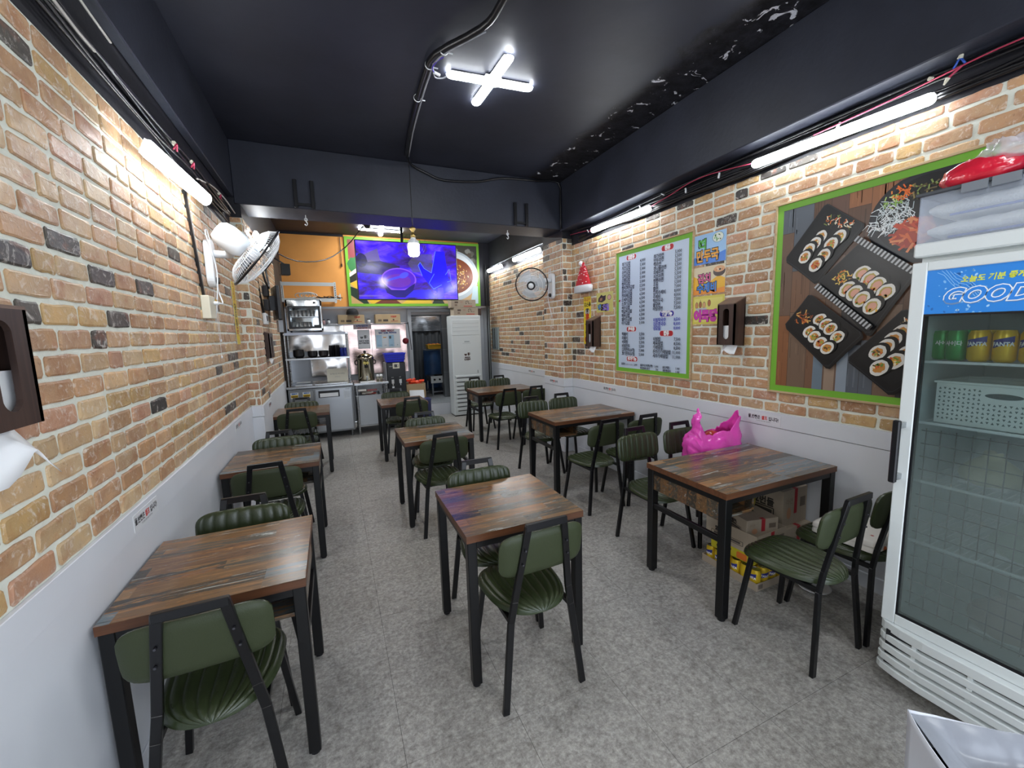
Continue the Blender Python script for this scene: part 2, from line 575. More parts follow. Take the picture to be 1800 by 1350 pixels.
# ---------------------------------------------------------------- setting
XL, XR, YF, YC = -0.79, 2.93, -1.3, 4.72
ZC = 3.47
XL2, XR2, YB = -0.72, 3.12, 8.3
ZD_L, ZD_R = 0.985, 1.0
ZB_L, ZB_R = 2.65, 2.715


def st(o):
    o['kind'] = 'structure'
    return o


# floor: bedding plus vinyl tiles
M_SEAM = mat('floor_seam', '2e2c2a', 0.8)
floor = st(MB().box(XL - 0.1, XR2 + 0.2, YF, 8.4, -0.06, -0.003).build('floor', M_SEAM))
TX, TY, TX0, TY0 = 0.4735, 0.4573, 0.14, 1.455
tmesh = MB().box(0, TX - 0.0016, 0, TY - 0.0016, -0.003, 0).mesh('floor_tile', M_FLOOR)
i0, i1 = math.floor((XL - TX0) / TX), math.ceil((XR2 - TX0) / TX)
j0, j1 = math.floor((YF - TY0) / TY), math.ceil((8.25 - TY0) / TY)
for i in range(i0, i1):
    for j in range(j0, j1):
        t = bpy.data.objects.new('floor_tile', tmesh)
        t.location = (TX0 + i * TX, TY0 + j * TY, random.uniform(-0.0003, 0.0))
        t.parent = floor
        COL.objects.link(t)

ceil = st(MB().box(XL - 0.1, XR2 + 0.2, YF, 8.4, ZC, ZC + 0.08).build('ceiling', M_CEIL))
# plain walls with mortar backing, black upper band
def wall_yz(name, x, y0, y1, zd, zb, face, ztop=ZC, th=0.1):
    a, b = (x - th, x) if face > 0 else (x, x + th)
    mb = MB().box(a, b, y0, y1, 0, zb, 0).box(a, b, y0, y1, zb, ztop, 1)
    return st(mb.build(name, [M_MORTAR, M_BLACKWALL]))


wl = wall_yz('wall_left', XL, YF, YC, ZD_L, ZB_L, 1)
wr = wall_yz('wall_right', XR, YF, YC, ZD_R, ZB_R, -1)
wl2 = wall_yz('wall_left_rear', XL2, 5.3, YB, ZD_L, 2.74, 1)
wr2 = wall_yz('wall_right_rear', XR2, 5.25, YB + 0.1, 1.01, 2.82, -1)
cl = st(MB().box(XL - 0.1, -0.69, YC, 5.3, 0, 2.78, 0).box(XL - 0.1, -0.69, YC, 5.3, 2.78, ZC, 1).build('column_left', [M_MORTAR, M_BLACKWALL]))
cr = st(MB().box(2.79, XR2 + 0.1, YC, 5.25, 0, 2.80, 0).box(2.79, XR2 + 0.1, YC, 5.25, 2.80, ZC, 1).build('column_right', [M_MORTAR, M_BLACKWALL]))
# beams
st(MB().box(XL, -0.735, YF, YC, 2.96, ZC).build('beam_left', M_BEAM, bev=0.006))
st(MB().box(2.755, XR, YF, YC, 2.885, ZC).build('beam_right', M_BEAM, bev=0.006))
st(MB().box(-0.735, 2.79, YC - 0.02, 5.15, 2.90, ZC).build('beam_rear', M_BEAM, bev=0.006))
# shop front behind the camera: unseen, opening added to let fill light in
M_FRONT = mat('front_wall_paint', 'a9abae', 0.5)
st(MB().box(XL - 0.1, XL + 0.35, YF - 0.1, YF, 0, ZC).box(XR - 0.35, XR2 + 0.2, YF - 0.1, YF, 0, ZC).box(XL + 0.35, XR - 0.35, YF - 0.1, YF, 2.45, ZC).build('wall_front', M_FRONT))
st(MB().box(XL + 0.35, XL + 0.42, YF - 0.08, YF, 0, 2.45).box(XR - 0.42, XR - 0.35, YF - 0.08, YF, 0, 2.45).box(1.03, 1.1, YF - 0.08, YF, 0, 2.45).box(XL + 0.42, XR - 0.42, YF - 0.08, YF, 2.38, 2.45).build('added_front_frame', M_STEELD))


# white dado boards
def dado(name, pts, z, out, base=True):
    """pts: floor polyline; out: offset normals per run"""
    root = None
    for k, ((x0, y0), (x1, y1)) in enumerate(zip(pts, pts[1:])):
        nx, ny = out[k]
        def slab(za, zb, t0, t1, mb):
            if abs(x1 - x0) < 1e-6:
                a, b = sorted((x0 + nx * t0, x0 + nx * t1))
                mb.box(a, b, y0, y1, za, zb)
            else:
                a, b = sorted((y0 + ny * t0, y0 + ny * t1))
                mb.box(x0, x1, a, b, za, zb)
        mb = MB()
        slab(0.10, z - 0.112, 0, 0.011, mb)
        if root is None:
            root = st(mb.build(name, M_DADO))
        else:
            mb.build('dado_board', M_DADO, root, bev=0.001)
        mb = MB(); slab(z - 0.108, z, 0, 0.017, mb); mb.build('cap_board', M_DADO, root, bev=0.002)
        mb = MB(); slab(0, 0.098, 0, 0.018, mb); mb.build('skirting_board', M_DADO, root, bev=0.003)
    return root


dado('trim_1', [(XL, YF), (XL, YC)], ZD_L, [(1, 0)])
dado('trim_2', [(XL, YC), (-0.69, YC)], ZD_L, [(0, -1)])
dado('trim_3', [(-0.69, YC - 0.017), (-0.69, 5.3)], ZD_L, [(1, 0)])
dado('trim_4', [(XL2, 5.3), (XL2, 7.25)], ZD_L, [(1, 0)])
dado('trim_5', [(XR, YF), (XR, YC)], ZD_R, [(-1, 0)])
dado('trim_6', [(2.79, YC), (XR, YC)], ZD_R, [(0, -1)])
dado('trim_7', [(2.79, YC - 0.017), (2.79, 5.25)], ZD_R, [(-1, 0)])
dado('trim_8', [(XR2, 5.25), (XR2, YB)], 1.01, [(-1, 0)])

# ---- bricks
BL, BH, PL, PH = 0.184, 0.0645, 0.1985, 0.0792


def brick_shape(w, h, seed):
    """proud brick face in local (a along wall, b up, c out)"""
    r = random.Random(seed)
    n = []
    for (x, y) in ((-.5, -.5), (-.17, -.5), (.17, -.5), (.5, -.5), (.5, .5), (.17, .5), (-.17, .5), (-.5, .5)):
        n.append((x * w + r.uniform(-.003, .003), y * h + r.uniform(-.0028, .0028)))
    # cut the corners
    out = []
    for i, (x, y) in enumerate(n):
        if i in (0, 3, 4, 7):
            q = 0.007
            sx, sy = (1 if x > 0 else -1), (1 if y > 0 else -1)
            a, b = (x, y - sy * q), (x - sx * q, y)
            out += [a, b] if i in (0, 4) else [b, a]
        else:
            out.append((x, y))
    inner = [(x * (1 - 0.010 / w), y * (1 - 0.012 / h)) for x, y in out]
    k = len(out)
    vs = [(x, y, -0.004) for x, y in out] + [(x, y, 0.004 + r.uniform(-.0008, .001)) for x, y in out] + [(x, y, 0.007 + r.uniform(-.001, .0012)) for x, y in inner]
    fs = []
    for L in (0, k):
        fs += [(L + i, L + (i + 1) % k, L + k + (i + 1) % k, L + k + i) for i in range(k)]
    fs += [tuple(range(2 * k, 3 * k))]
    return vs, fs


PAL = ['cda582', 'd2ab84', 'c39b76', 'cfae86', 'd3b28e', 'cd9f82', 'cfac78', 'd6b48c', 'c19872', 'cba07a', 'd8bb94']
BLK = ['4b453f', '57504a', '413d3a', '5a554f']
_shapes = {}


def lay_bricks(parent, o, a, n, length, z0, z1, covers=(), single=True, cap=300, dark=0.042, plen=PL, ph=PH, seed=1, first=0.0, sootz=None):
    """o: origin point at z=0; a: unit direction along the wall; n: outward normal"""
    rr = random.Random(seed)
    a, n = Vector(a), Vector(n)
    R = Matrix((a, Vector((0, 0, 1)), n)).transposed().to_4x4()
    flip = a.cross(Vector((0, 0, 1))).dot(n) < 0
    items = []
    row = 0
    z = z0 + 0.007
    gap = PL - BL
    while z < z1 - 0.015:
        h = min(ph - 0.0148, z1 - z)
        s = -plen * (0.5 if row % 2 else 0.0) - first - rr.uniform(0, 0.02)
        while s < length:
            w = plen - gap
            if rr.random() < 0.12:
                w *= 0.52
            s0, s1 = max(s, 0.004), min(s + w, length - 0.004)
            s += w + gap
            if s1 - s0 < 0.025:
                continue
            c, zc = (s0 + s1) / 2, z + h / 2
            if any(u0 < s0 and s1 < u1 and v0 < z and z + h < v1 for u0, u1, v0, v1 in covers):
                continue
            black = rr.random() < dark
            hx = rr.choice(BLK if black else PAL)
            kk = rr.uniform(0.74, 0.96)
            colr = tuple(min(1, x * kk) for x in H(hx)[:3]) + (1,)
            P = Vector(o) + a * c
            P.z = zc
            items.append((P, s1 - s0, h, colr, rr.randrange(8)))
        z += ph
        row += 1
    def key(it):
        q = project(it[0])
        if q is None or not (-40 < q[0] < 1840 and -40 < q[1] < 1390):
            return 1e6 + (it[0] - Vector((0, 0, CAM_H))).length
        return q[2]
    items.sort(key=key)
    mass = MB()
    for k, (P, w, h, c, sd) in enumerate(items):
        wq, hq = round(w / 0.01) * 0.01, round(h / 0.004) * 0.004
        vf = _shapes.setdefault((wq, hq, sd, flip), [None, None])
        if vf[0] is None:
            vs, fs = brick_shape(wq, hq, sd * 7 + int(wq * 100))
            if flip:
                fs = [tuple(reversed(f)) for f in fs]
            vf[0] = (vs, fs)
        if single and k < cap and key(items[k]) < 1e6:
            if vf[1] is None:
                vf[1] = MB().add(*vf[0]).mesh('brick', M_BRICK)
            ob = bpy.data.objects.new('brick', vf[1])
            ob.matrix_world = Matrix.Translation(P) @ R
            ob.color = c
            ob.parent = parent
            COL.objects.link(ob)
        else:
            T = Matrix.Translation(P) @ R
            mass.add([T @ Vector(v) for v in vf[0][0]], vf[0][1], 0, c)
    if mass.v:
        m = mass.build('brickwork', M_BRICKS, parent)
        m['kind'] = 'stuff'


# wall_left: along +y, facing +x
lay_bricks(wl, (XL, 0, 0), (0, 1, 0), (1, 0, 0), YC, ZD_L, ZB_L, covers=[(1.16, 1.36, 1.46, 1.72)], seed=3)
lay_bricks(cl, (XL, YC, 0), (1, 0, 0), (0, -1, 0), 0.1, ZD_L, 2.78, seed=4, plen=0.12, dark=0.1)
lay_bricks(cl, (-0.69, YC, 0), (0, 1, 0), (1, 0, 0), 0.58, ZD_L, 2.78, seed=5)
lay_bricks(wl2, (XL2, 5.3, 0), (0, 1, 0), (1, 0, 0), 1.9, ZD_L, 2.74, single=False, seed=6)
# wall_right: along -y, facing -x
BRD1 = (2.72, 3.80, 1.165, 2.455)
BRD2 = (0.935, 2.01, 1.15, 2.455)
lay_bricks(wr, (XR, YC, 0), (0, -1, 0), (-1, 0, 0), YC - 0.2, ZD_R, ZB_R, seed=8,
           covers=[(YC - BRD1[1], YC - BRD1[0], BRD1[2], BRD1[3]), (YC - BRD2[1], YC - BRD2[0], BRD2[2], BRD2[3])])
lay_bricks(cr, (2.79, YC, 0), (1, 0, 0), (0, -1, 0), 0.14, ZD_R, 2.80, seed=9, plen=0.15, dark=0.1)
lay_bricks(cr, (2.79, 5.25, 0), (0, -1, 0), (-1, 0, 0), 0.53, ZD_R, 2.80, seed=10, dark=0.1)
lay_bricks(wr2, (XR2, YB, 0), (0, -1, 0), (-1, 0, 0), YB - 5.25, 1.01, 2.82, single=False, seed=11)

# ---------------------------------------------------------------- tables
def make_table(w, d, end, leg, label, group, name='dining_table'):
    """origin at the floor under the near-left corner of the top"""
    t = thing(name, label, 'table', group=group)
    H0, TH = 0.75, 0.034
    top = MB().box(-w / 2, w / 2, -d / 2, d / 2, -TH, -0.0012, 0).box(-w / 2 + .0006, w / 2 - .0006, -d / 2 + .0006, d / 2 - .0006, -0.0012, 0, 1).build('tabletop', [M_EDGE, M_TOP], t)
    top.location = (w / 2, d / 2, H0)
    zt = H0 - TH
    ins = 0.004
    lz = []
    for x in (ins, w - ins - leg):
        for y in (ins, d - ins - leg):
            l = MB().box(x, x + leg, y, y + leg, 0.012, zt, 0).build('leg', M_METAL, t, bev=0.003)
            MB().cyl((x + leg / 2, y + leg / 2, 0), (x + leg / 2, y + leg / 2, 0.013), leg * 0.42, n=12).build('foot_plug', M_BLACKP, l)
    r = leg * 0.75
    a = MB()
    for y in (ins + .004, d - ins - .004 - r):
        a.box(leg, w - leg, y, y + r, zt - 0.032, zt)
    for x in (ins + .004, w - ins - .004 - r):
        a.box(x, x + r, leg, d - leg, zt - 0.032, zt)
    a.build('apron_frame', M_METAL, t)
    xe = (ins + 0.008, ins + 0.008 + 0.022) if end == 'L' else (w - ins - 0.03, w - ins - 0.008)
    MB().box(xe[0], xe[1], leg, d - leg, 0.452, 0.486).build('crossbar', M_METAL, t, bev=0.002)
    # storage box under the top at one end
    xp = (0.012, 0.030) if end == 'L' else (w - 0.030, w - 0.012)
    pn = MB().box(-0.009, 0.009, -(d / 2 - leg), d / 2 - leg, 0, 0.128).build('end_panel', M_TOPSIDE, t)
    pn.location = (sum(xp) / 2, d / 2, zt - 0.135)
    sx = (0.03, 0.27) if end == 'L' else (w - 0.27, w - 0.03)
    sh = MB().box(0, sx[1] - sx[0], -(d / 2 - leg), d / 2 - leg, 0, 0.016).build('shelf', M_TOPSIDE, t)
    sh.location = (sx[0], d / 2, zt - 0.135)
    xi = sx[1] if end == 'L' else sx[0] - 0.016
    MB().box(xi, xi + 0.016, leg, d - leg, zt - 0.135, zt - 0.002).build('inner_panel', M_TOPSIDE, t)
    return t


G_T = 'plank-top dining tables'
tb = make_table(0.606, 0.603, 'R', 0.044, 'square plank-top table at the left wall nearest the viewer', G_T)
tb.location = (-0.765, 1.64, 0)
tb2 = dup(tb, (-0.759, 3.228, 0), 0, 'square plank-top table, second from the front along the left brick wall')
tb3 = dup(tb, (-0.699, 5.354, 0), 0, 'square plank-top table by the left wall, in front of the steel counter')
tb4 = dup(tb, (0.476, 1.662, 0), 0, 'square plank-top table standing alone nearest in the middle row')
tb5 = dup(tb, (0.487, 3.418, 0), 0, 'square plank-top table, second of the middle row')
tb6 = dup(tb, (0.514, 5.444, 0), 0, 'square plank-top table at the rear of the middle row, before the water dispenser')
tb7 = make_table(0.968, 0.610, 'L', 0.050, 'wide plank-top table with cartons stored beneath, beside the drinks fridge', G_T)
tb7.location = (1.860, 1.478, 0)
tb8 = dup(tb7, (1.932, 3.452, 0), 0, 'wide plank-top table under the menu board, second along the right wall')
tb9 = dup(tb7, (1.937, 5.760, 0), 0, 'wide plank-top table at the rear beside the white air conditioner')


# ---------------------------------------------------------------- chairs
def make_chair():
    t = thing('dining_chair', 'x', 'chair', group='green padded dining chairs')
    # seat pad with channels front to back
    SW, y0, y1 = 0.206, -0.005, 0.420

    def hw(v):                       # half width along the depth, v -1 rear .. 1 front
        q = abs(v)
        base = SW * (0.90 + 0.10 * v)
        return base * (max(0.0, 1 - q ** (3.2 if v > 0 else 2.5))) ** (1 / (3.2 if v > 0 else 2.5)) + 0.002

    def pt(u, v, top):
        vv = math.sin((v - 0.5) * pi) * 0.5 + 0.5
        V = 2 * vv - 1
        U = math.sin((u - 0.5) * pi * 0.6) / math.sin(pi * 0.3)
        x = U * hw(V)
        y = y0 + (y1 - y0) * vv
        e = max(abs(U), 0) ** 6
        e2 = abs(V) ** 8
        edge = max(0.0, (1 - e) * (1 - e2)) ** 0.5
        if not top:
            return Vector((x * 0.97, y0 + (y1 - y0) * (0.5 + (vv - 0.5) * 0.97), 0.408 + 0.012 * (1 - edge)))
        z = 0.421 + 0.040 * edge
        g = abs(math.sin(pi * 9 * u))
        z -= 0.0085 * (1 - g ** 0.45) * min(1, edge * 1.3)
        z -= 0.010 * math.exp(-((x / 0.12) ** 2 + ((y - 0.17) / 0.14) ** 2))
        z -= 0.008 * max(0, V) ** 3
        return Vector((x, y, z))
    mb = MB()
    NU, NV = 63, 20
    mb.grid(lambda u, v: pt(u, v, True), NU, NV, 0)
    mb.grid(lambda u, v: pt(1 - u, v, False), 20, 12, 0)
    # rim strip
    A = [pt(i / 20, 0, True) for i in range(21)] + [pt(1, j / 24, True) for j in range(25)] + [pt(1 - i / 20, 1, True) for i in range(21)] + [pt(0, 1 - j / 24, True) for j in range(25)]
    B = [pt(i / 20, 0, False) for i in range(21)] + [pt(1, j / 24, False) for j in range(25)] + [pt(1 - i / 20, 1, False) for i in range(21)] + [pt(0, 1 - j / 24, False) for j in range(25)]
    k = len(A)
    mb.add(B + A, [(i, (i + 1) % k, k + (i + 1) % k, k + i) for i in range(k)], 0, None, True)
    mb.build('seat', M_GREEN, t)

    # backrest pad, channelled towards the sitter (+y)
    BW, zb0, zb1 = 0.202, 0.610, 0.808

    def bp(u, v, front):
        U = math.sin((u - 0.5) * pi * 0.7) / math.sin(pi * 0.35)
        V = math.sin((v - 0.5) * pi * 0.95) / math.sin(pi * 0.475)
        rx = BW * (1 - 0.11 * abs(V) ** 6)
        x = U * rx
        zc, hh = (zb0 + zb1) / 2, (zb1 - zb0) / 2
        z = zc + V * hh * (1 - 0.15 * abs(U) ** 8)
        e = ((1 - abs(U) ** 7) * (1 - abs(V) ** 5))
        e = max(0.0, e) ** 0.5
        y = -0.012 - 0.14 * (z - 0.7) + 0.30 * x * x     # wraps forward at the ends, leans back
        if front:
            g = abs(math.sin(pi * 9 * u))
            return Vector((x, y + 0.012 + 0.018 * e - 0.0085 * (1 - g ** 0.45) * e, z))
        return Vector((x, y + 0.004 - 0.013 * e, z))
    mb = MB()
    mb.grid(lambda u, v: bp(1 - u, v, True), 54, 10, 0)
    mb.grid(lambda u, v: bp(u, v, False), 16, 8, 1)
    per = [(i / 16, 0) for i in range(16)] + [(1, j / 8) for j in range(8)] + [(1 - i / 16, 1) for i in range(16)] + [(0, 1 - j / 8) for j in range(8)]
    A = [bp(u, v, False) for u, v in per]
    B = [bp(u, v, True) for u, v in per]
    k = len(A)
    mb.add(B + A, [(i, (i + 1) % k, k + (i + 1) % k, k + i) for i in range(k)], 0, None, True)
    mb.build('backrest', [M_GREEN, M_GREENB], t)

    # rear legs run up past the backrest to the bent top bar
    for s in (-1, 1):
        lg = MB()
        P = [(s * 0.196, -0.004, 0.0), (s * 0.150, 0.018, 0.40), (s * 0.133, 0.010, 0.50), (s * 0.083, -0.042, 0.852)]
        for a, b in zip(P, P[1:]):
            lg.beam(a, b, 0.030, 0.018, up=(0, 1, 0))
        l = lg.build('rear_leg', M_METALL, t, bev=0.002)
        for zz, xx in ((0.745, 0.0985), (0.680, 0.108)):
            yy = -0.042 + (0.852 - zz) * 0.148
            MB().cyl((s * xx, yy - 0.012, zz), (s * xx, yy - 0.018, zz), 0.0048, 0.004, n=8).build('bolt', M_BOLT, l)
        lg = MB()
        lg.beam((s * 0.196, 0.395, 0.0), (s * 0.150, 0.345, 0.410), 0.025, 0.022, up=(0, 1, 0))
        lg.build('front_leg', M_METALL, t, bev=0.002)
    MB().beam((-0.097, -0.043, 0.844), (0.097, -0.043, 0.844), 0.018, 0.030).build('top_bar', M_METALL, t, bev=0.002)
    sf = MB()
    for s in (-1, 1):
        sf.beam((s * 0.147, 0.018, 0.402), (s * 0.147, 0.345, 0.402), 0.02, 0.02)
    sf.beam((-0.15, 0.085, 0.402), (0.15, 0.085, 0.402), 0.02, 0.02)
    sf.beam((-0.15, 0.345, 0.402), (0.15, 0.345, 0.402), 0.02, 0.02)
    sf.build('seat_frame', M_METAL, t)
    return t


ch0 = make_chair()
CH = [  # x, y of the rear feet, turn, label
    (-0.45, 1.485, 0.015, 'green chair with its back to the viewer at the nearest table on the left wall'),
    (-0.47, 2.340, pi - 0.02, 'green chair facing the viewer behind the nearest table on the left wall'),
    (-0.452, 3.010, 0.03, 'green chair with its back to the viewer at the second table of the left wall'),
    (-0.475, 3.938, pi + 0.02, 'green chair facing the viewer behind the second table of the left wall'),
    (-0.425, 5.172, 0.02, 'green chair with its back to the viewer at the rear table of the left wall'),
    (-0.430, 6.030, pi, 'green chair against the steel counter, behind the rear left table'),
    (0.762, 1.492, 0.02, 'green chair with its back to the viewer at the nearest middle table'),
    (0.772, 2.345, pi - 0.02, 'green chair facing the viewer behind the nearest middle table'),
    (0.768, 3.200, 0.04, 'green chair with its back to the viewer at the second middle table'),
    (0.805, 4.112, pi, 'green chair facing the viewer behind the second middle table'),
    (0.873, 5.270, 0.02, 'green chair with its back to the viewer at the rear middle table'),
    (0.800, 6.230, pi, 'green chair below the water dispenser, behind the rear middle table'),
    (2.133, 1.062, 0.03, 'green aisle-side chair at the wide near table, its back to the viewer'),
    (2.570, 1.062, 0.02, 'green chair carrying a folded floral cushion between wide near table and fridge'),
    (2.160, 2.530, pi + 0.02, 'green chair on the aisle side behind the wide near table'),
    (2.600, 2.500, pi - 0.03, 'brown-green chair holding the pink bag behind the wide near table'),
    (2.175, 2.955, 0.06, 'green aisle-side chair with its back to the viewer at the table under the menu board'),
    (2.605, 2.950, 0.02, 'green wall-side chair with its back to the viewer at the table under the menu board'),
    (2.150, 4.385, pi, 'green aisle-side chair facing the viewer behind the table under the menu board'),
    (2.590, 4.415, pi, 'green wall-side chair facing the viewer behind the table under the menu board'),
    (2.215, 5.270, 0.05, 'green aisle-side chair, back to the viewer, at the table by the air conditioner'),
    (2.650, 5.310, 0.0, 'green wall-side chair, back to the viewer, at the table by the air conditioner'),
    (2.261, 6.880, pi, 'green aisle-side chair facing the viewer in front of the air conditioner'),
    (2.745, 6.930, pi, 'green wall-side chair facing the viewer beyond the rear table'),
]
for k, (x, y, rz, lb) in enumerate(CH):
    if k == 0:
        ch0.location, ch0.rotation_euler, ch0['label'] = (x, y, 0), (0, 0, rz), lb
    else:
        dup(ch0, (x, y, 0), rz, lb)


# ---------------------------------------------------------------- lamps
def tube_lamp(p, q, r, label, group, out=(0, 0, -1)):
    """LED batten from p to q, flat back towards -out"""
    p, q, out = Vector(p), Vector(q), Vector(out).normalized()
    t = thing('lamp_batten', label, 'lamp', group=group)
    d = (q - p).normalized()
    s = d.cross(out).normalized()
    # rounded diffuser: half capsule section
    mb = MB()
    n, m = 10, 10
    L = (q - p).length
    rows = []
    for i in range(n + 1):
        e = i / n
        rows.append(e)
    secs = []
    cap = [(0.0, 0.0), (0.35, 0.04), (0.7, 0.25), (1.0, 1.0)]
    stations = [(0, 0.05), (r * 0.12, 0.55), (r * 0.45, 0.85), (r, 1.0), (L - r, 1.0), (L - r * 0.45, 0.85), (L - r * 0.12, 0.55), (L, 0.05)]
    vs = []
    for x, k in stations:
        for j in range(m + 1):
            a = pi * j / m
            vs.append(p + d * x + s * (cos(a) * r * k) + out * (sin(a) * r * 0.75 * k + 0.012))
    w = m + 1
    fs = [(i * w + j, i * w + j + 1, (i + 1) * w + j + 1, (i + 1) * w + j) for i in range(len(stations) - 1) for j in range(m)]
    mb.add(vs, fs, 0, None, True)
    mb.build('diffuser', M_TUBE, t)
    b = MB()
    b.beam(p + d * r * 0.4 + out * 0.006, q - d * r * 0.4 + out * 0.006, r * 1.7, 0.013, up=out)
    b.build('base_plate', M_WHITEP, t)
    return t


G_L = 'LED battens along the walls'
tube_lamp((-0.70, 2.39, 2.50), (-0.70, 3.45, 2.575), 0.040, 'bright batten lamp on the left wall above the near bricks', G_L, out=(0.9, 0, -0.42))
tube_lamp((2.865, 2.165, 2.778), (2.865, 1.175, 2.745), 0.029, 'bright batten lamp above the picture of rice rolls', G_L, out=(-0.9, 0, -0.42))
tube_lamp((2.865, 4.165, 2.778), (2.865, 3.19, 2.766), 0.029, 'bright batten lamp above the menu board', G_L, out=(-0.9, 0, -0.42))
tube_lamp((3.078, 6.90, 2.905), (3.078, 5.84, 2.895), 0.036, 'bright batten lamp on the rear right wall, just past the brick column', G_L, out=(-0.9, 0, -0.42))
tube_lamp((3.06, 8.15, 2.89), (3.06, 7.38, 2.885), 0.036, 'bright batten lamp on the rear right wall, next to the food picture', G_L, out=(-0.9, 0, -0.42))
tube_lamp((-0.655, 5.05, 2.72), (-0.655, 6.0, 2.75), 0.036, 'bright batten lamp half hidden behind the left wall fan', G_L, out=(0.9, 0, -0.42))


def cross_lamp(c, a1, a2, L, r, label, name='cross_lamp', mt=None):
    t = thing(name, label, 'lamp', c)
    for k, ang in enumerate((a1, a2)):
        d = Vector((cos(ang), sin(ang), 0))
        s = Vector((-sin(ang), cos(ang), 0))
        z0 = -0.010 - 0.004 * k
        mb = MB()
        st_ = [(-L, 0.05), (-L + r * 0.12, 0.55), (-L + r * 0.5, 0.87), (-L + r, 1), (L - r, 1), (L - r * 0.5, 0.87), (L - r * 0.12, 0.55), (L, 0.05)]
        m = 8
        vs = []
        for x, q in st_:
            for j in range(m + 1):
                a = pi * j / m
                vs.append(d * x + s * (cos(a) * r * q) + Vector((0, 0, z0 - sin(a) * r * 0.55 * q)))
        w = m + 1
        mb.add(vs, [(i * w + j, i * w + j + 1, (i + 1) * w + j + 1, (i + 1) * w + j) for i in range(len(st_) - 1) for j in range(m)], 0, None, True)
        mb.build('diffuser', mt or M_TUBE, t)
        MB().beam(d * (-L * 0.92) + Vector((0, 0, z0 + 0.004)), d * (L * 0.92) + Vector((0, 0, z0 + 0.004)), r * 1.8, 0.012).build('base_plate', M_WHITEP, t)
    MB().box(-0.06, 0.06, -0.06, 0.06, -0.012, 0).build('mounting_plate', M_WHITEM, t)
    return t


cross_lamp((1.205, 3.02, ZC - 0.01), -0.078, 1.62, 0.325, 0.038, 'glowing cross-shaped ceiling lamp in the front half of the room')
cross_lamp((0.93, 7.70, ZC - 0.01), 0.02, 1.5, 0.37, 0.038, 'glowing cross-shaped ceiling lamp above the television, behind the beam', mt=mat('bright_lamp_tube', 'ffffff', 0.4, emit=LAMP_COL, estr=TUBE * 2.2))
cross_lamp((1.10, 0.05, ZC - 0.01), 0.0, 1.57, 0.325, 0.038, 'added unseen cross-shaped fill lamp above the entrance')  # unseen lamp added overhead to raise the room's brightness

tube_lamp((2.885, 0.15, 2.765), (2.885, -0.85, 2.765), 0.036, 'added unseen fill batten over the entrance end of the right wall', G_L, out=(-0.9, 0, -0.42))  # unseen batten added as fill for the near end of the room
tube_lamp((-0.745, -0.95, 2.60), (-0.745, 0.15, 2.60), 0.036, 'added unseen fill batten over the entrance end of the left wall', G_L, out=(0.9, 0, -0.42))  # its unseen left-hand counterpart, also added as fill

# pendant bulb
pb = thing('pendant_bulb', 'hanging white bulb with a brass holder in front of the television', 'lamp', (0.862, 4.5, 0))
MB().tube([(0, 0, ZC), (0.002, 0, 3.1), (0, 0, 2.75)], 0.004).build('cable', M_BLACKC, pb)
M_BRASS = mat('brass', 'b59a5e', 0.3, 0.9)
MB().lathe([(0.0, 2.755), (0.026, 2.75), (0.034, 2.735), (0.014, 2.71), (0.016, 2.69), (0.024, 2.685), (0.024, 2.64), (0.0, 2.64)], n=20).build('holder', M_BRASS, pb)
MB().lathe([(0.024, 2.645), (0.03, 2.63), (0.056, 2.61), (0.058, 2.58)], n=24).build('heat_sink', mat('frosted_white_collar', 'dfe2e6', 0.3), pb)
MB().lathe([(0.0585, 2.582), (0.0585, 2.49), (0.054, 2.47), (0.040, 2.458), (0.0, 2.452)], n=24).build('glass', M_BULB, pb)
cg = MB()
for k in range(8):
    a = k * pi / 4
    cg.tube([(0.022 * cos(a), 0.022 * sin(a), 2.68), (0.11 * cos(a), 0.11 * sin(a), 2.66), (0.135 * cos(a), 0.135 * sin(a), 2.58), (0.10 * cos(a), 0.10 * sin(a), 2.50)], 0.0012, n=4)
cg.build('wire_shade', M_BLACKC, pb)

# ---------------------------------------------------------------- rear wall, bulkhead, kitchen
M_ORANGE = mat('orange_paint', 'e8a052', 0.6, vary=0.05, scale=3)
M_TILE = mat('grey_glazed_tile', 'a4a8ae', 0.25)
M_PINKPANEL = steel_mat('pink_reflective_panel', 'd2b7b0', 0.22, 0.35)
M_DARKWALL = mat('grimy_dark_wall', '3a322c', 0.7, vary=0.4, scale=6)
M_KFLOOR = mat('mosaic_tile', '9a9d9f', 0.4)
M_GREENF = mat('leaf_green_film', '79b63a', 0.4)
bh = st(MB().box(XL2 - 0.1, XR2 + 0.1, YB, YB + 0.08, 2.17, ZC).build('wall_rear', M_ORANGE))
MB().box(XL2, XR2, YB - 0.03, YB, 2.15, 2.185).build('lower_edge_strip', M_STEELD, bh)
st(MB().box(XL2 - 0.1, 1.40, YB + 0.10, YB + 0.18, 0, 2.17).build('wall_rear_counter', M_TILE))
st(MB().box(2.42, XR2 + 0.1, YB + 0.10, YB + 0.18, 0, 2.17).build('wall_rear_side', M_TILE))
wt = bpy.data.objects['wall_rear_counter']
tm = MB().box(0, 0.296, -0.006, 0.0, 0, 0.296).mesh('wall_tile', M_TILE)
for i in range(7):
    for j in range(7):
        if j in (3, 4, 5) and i > 0:
            continue
        o = bpy.data.objects.new('wall_tile', tm)
        o.location = (XL2 + i * 0.3, YB + 0.10, 0.005 + j * 0.3)
        o.parent = wt
        COL.objects.link(o)
for i, (x0, x1) in enumerate(((-0.38, 0.22), (0.225, 0.70), (0.705, 1.36))):
    MB().box(x0, x1, YB + 0.078, YB + 0.094, 0.92, 1.88).build('splash_panel', M_STEELW if i == 0 else M_PINKPANEL, wt)
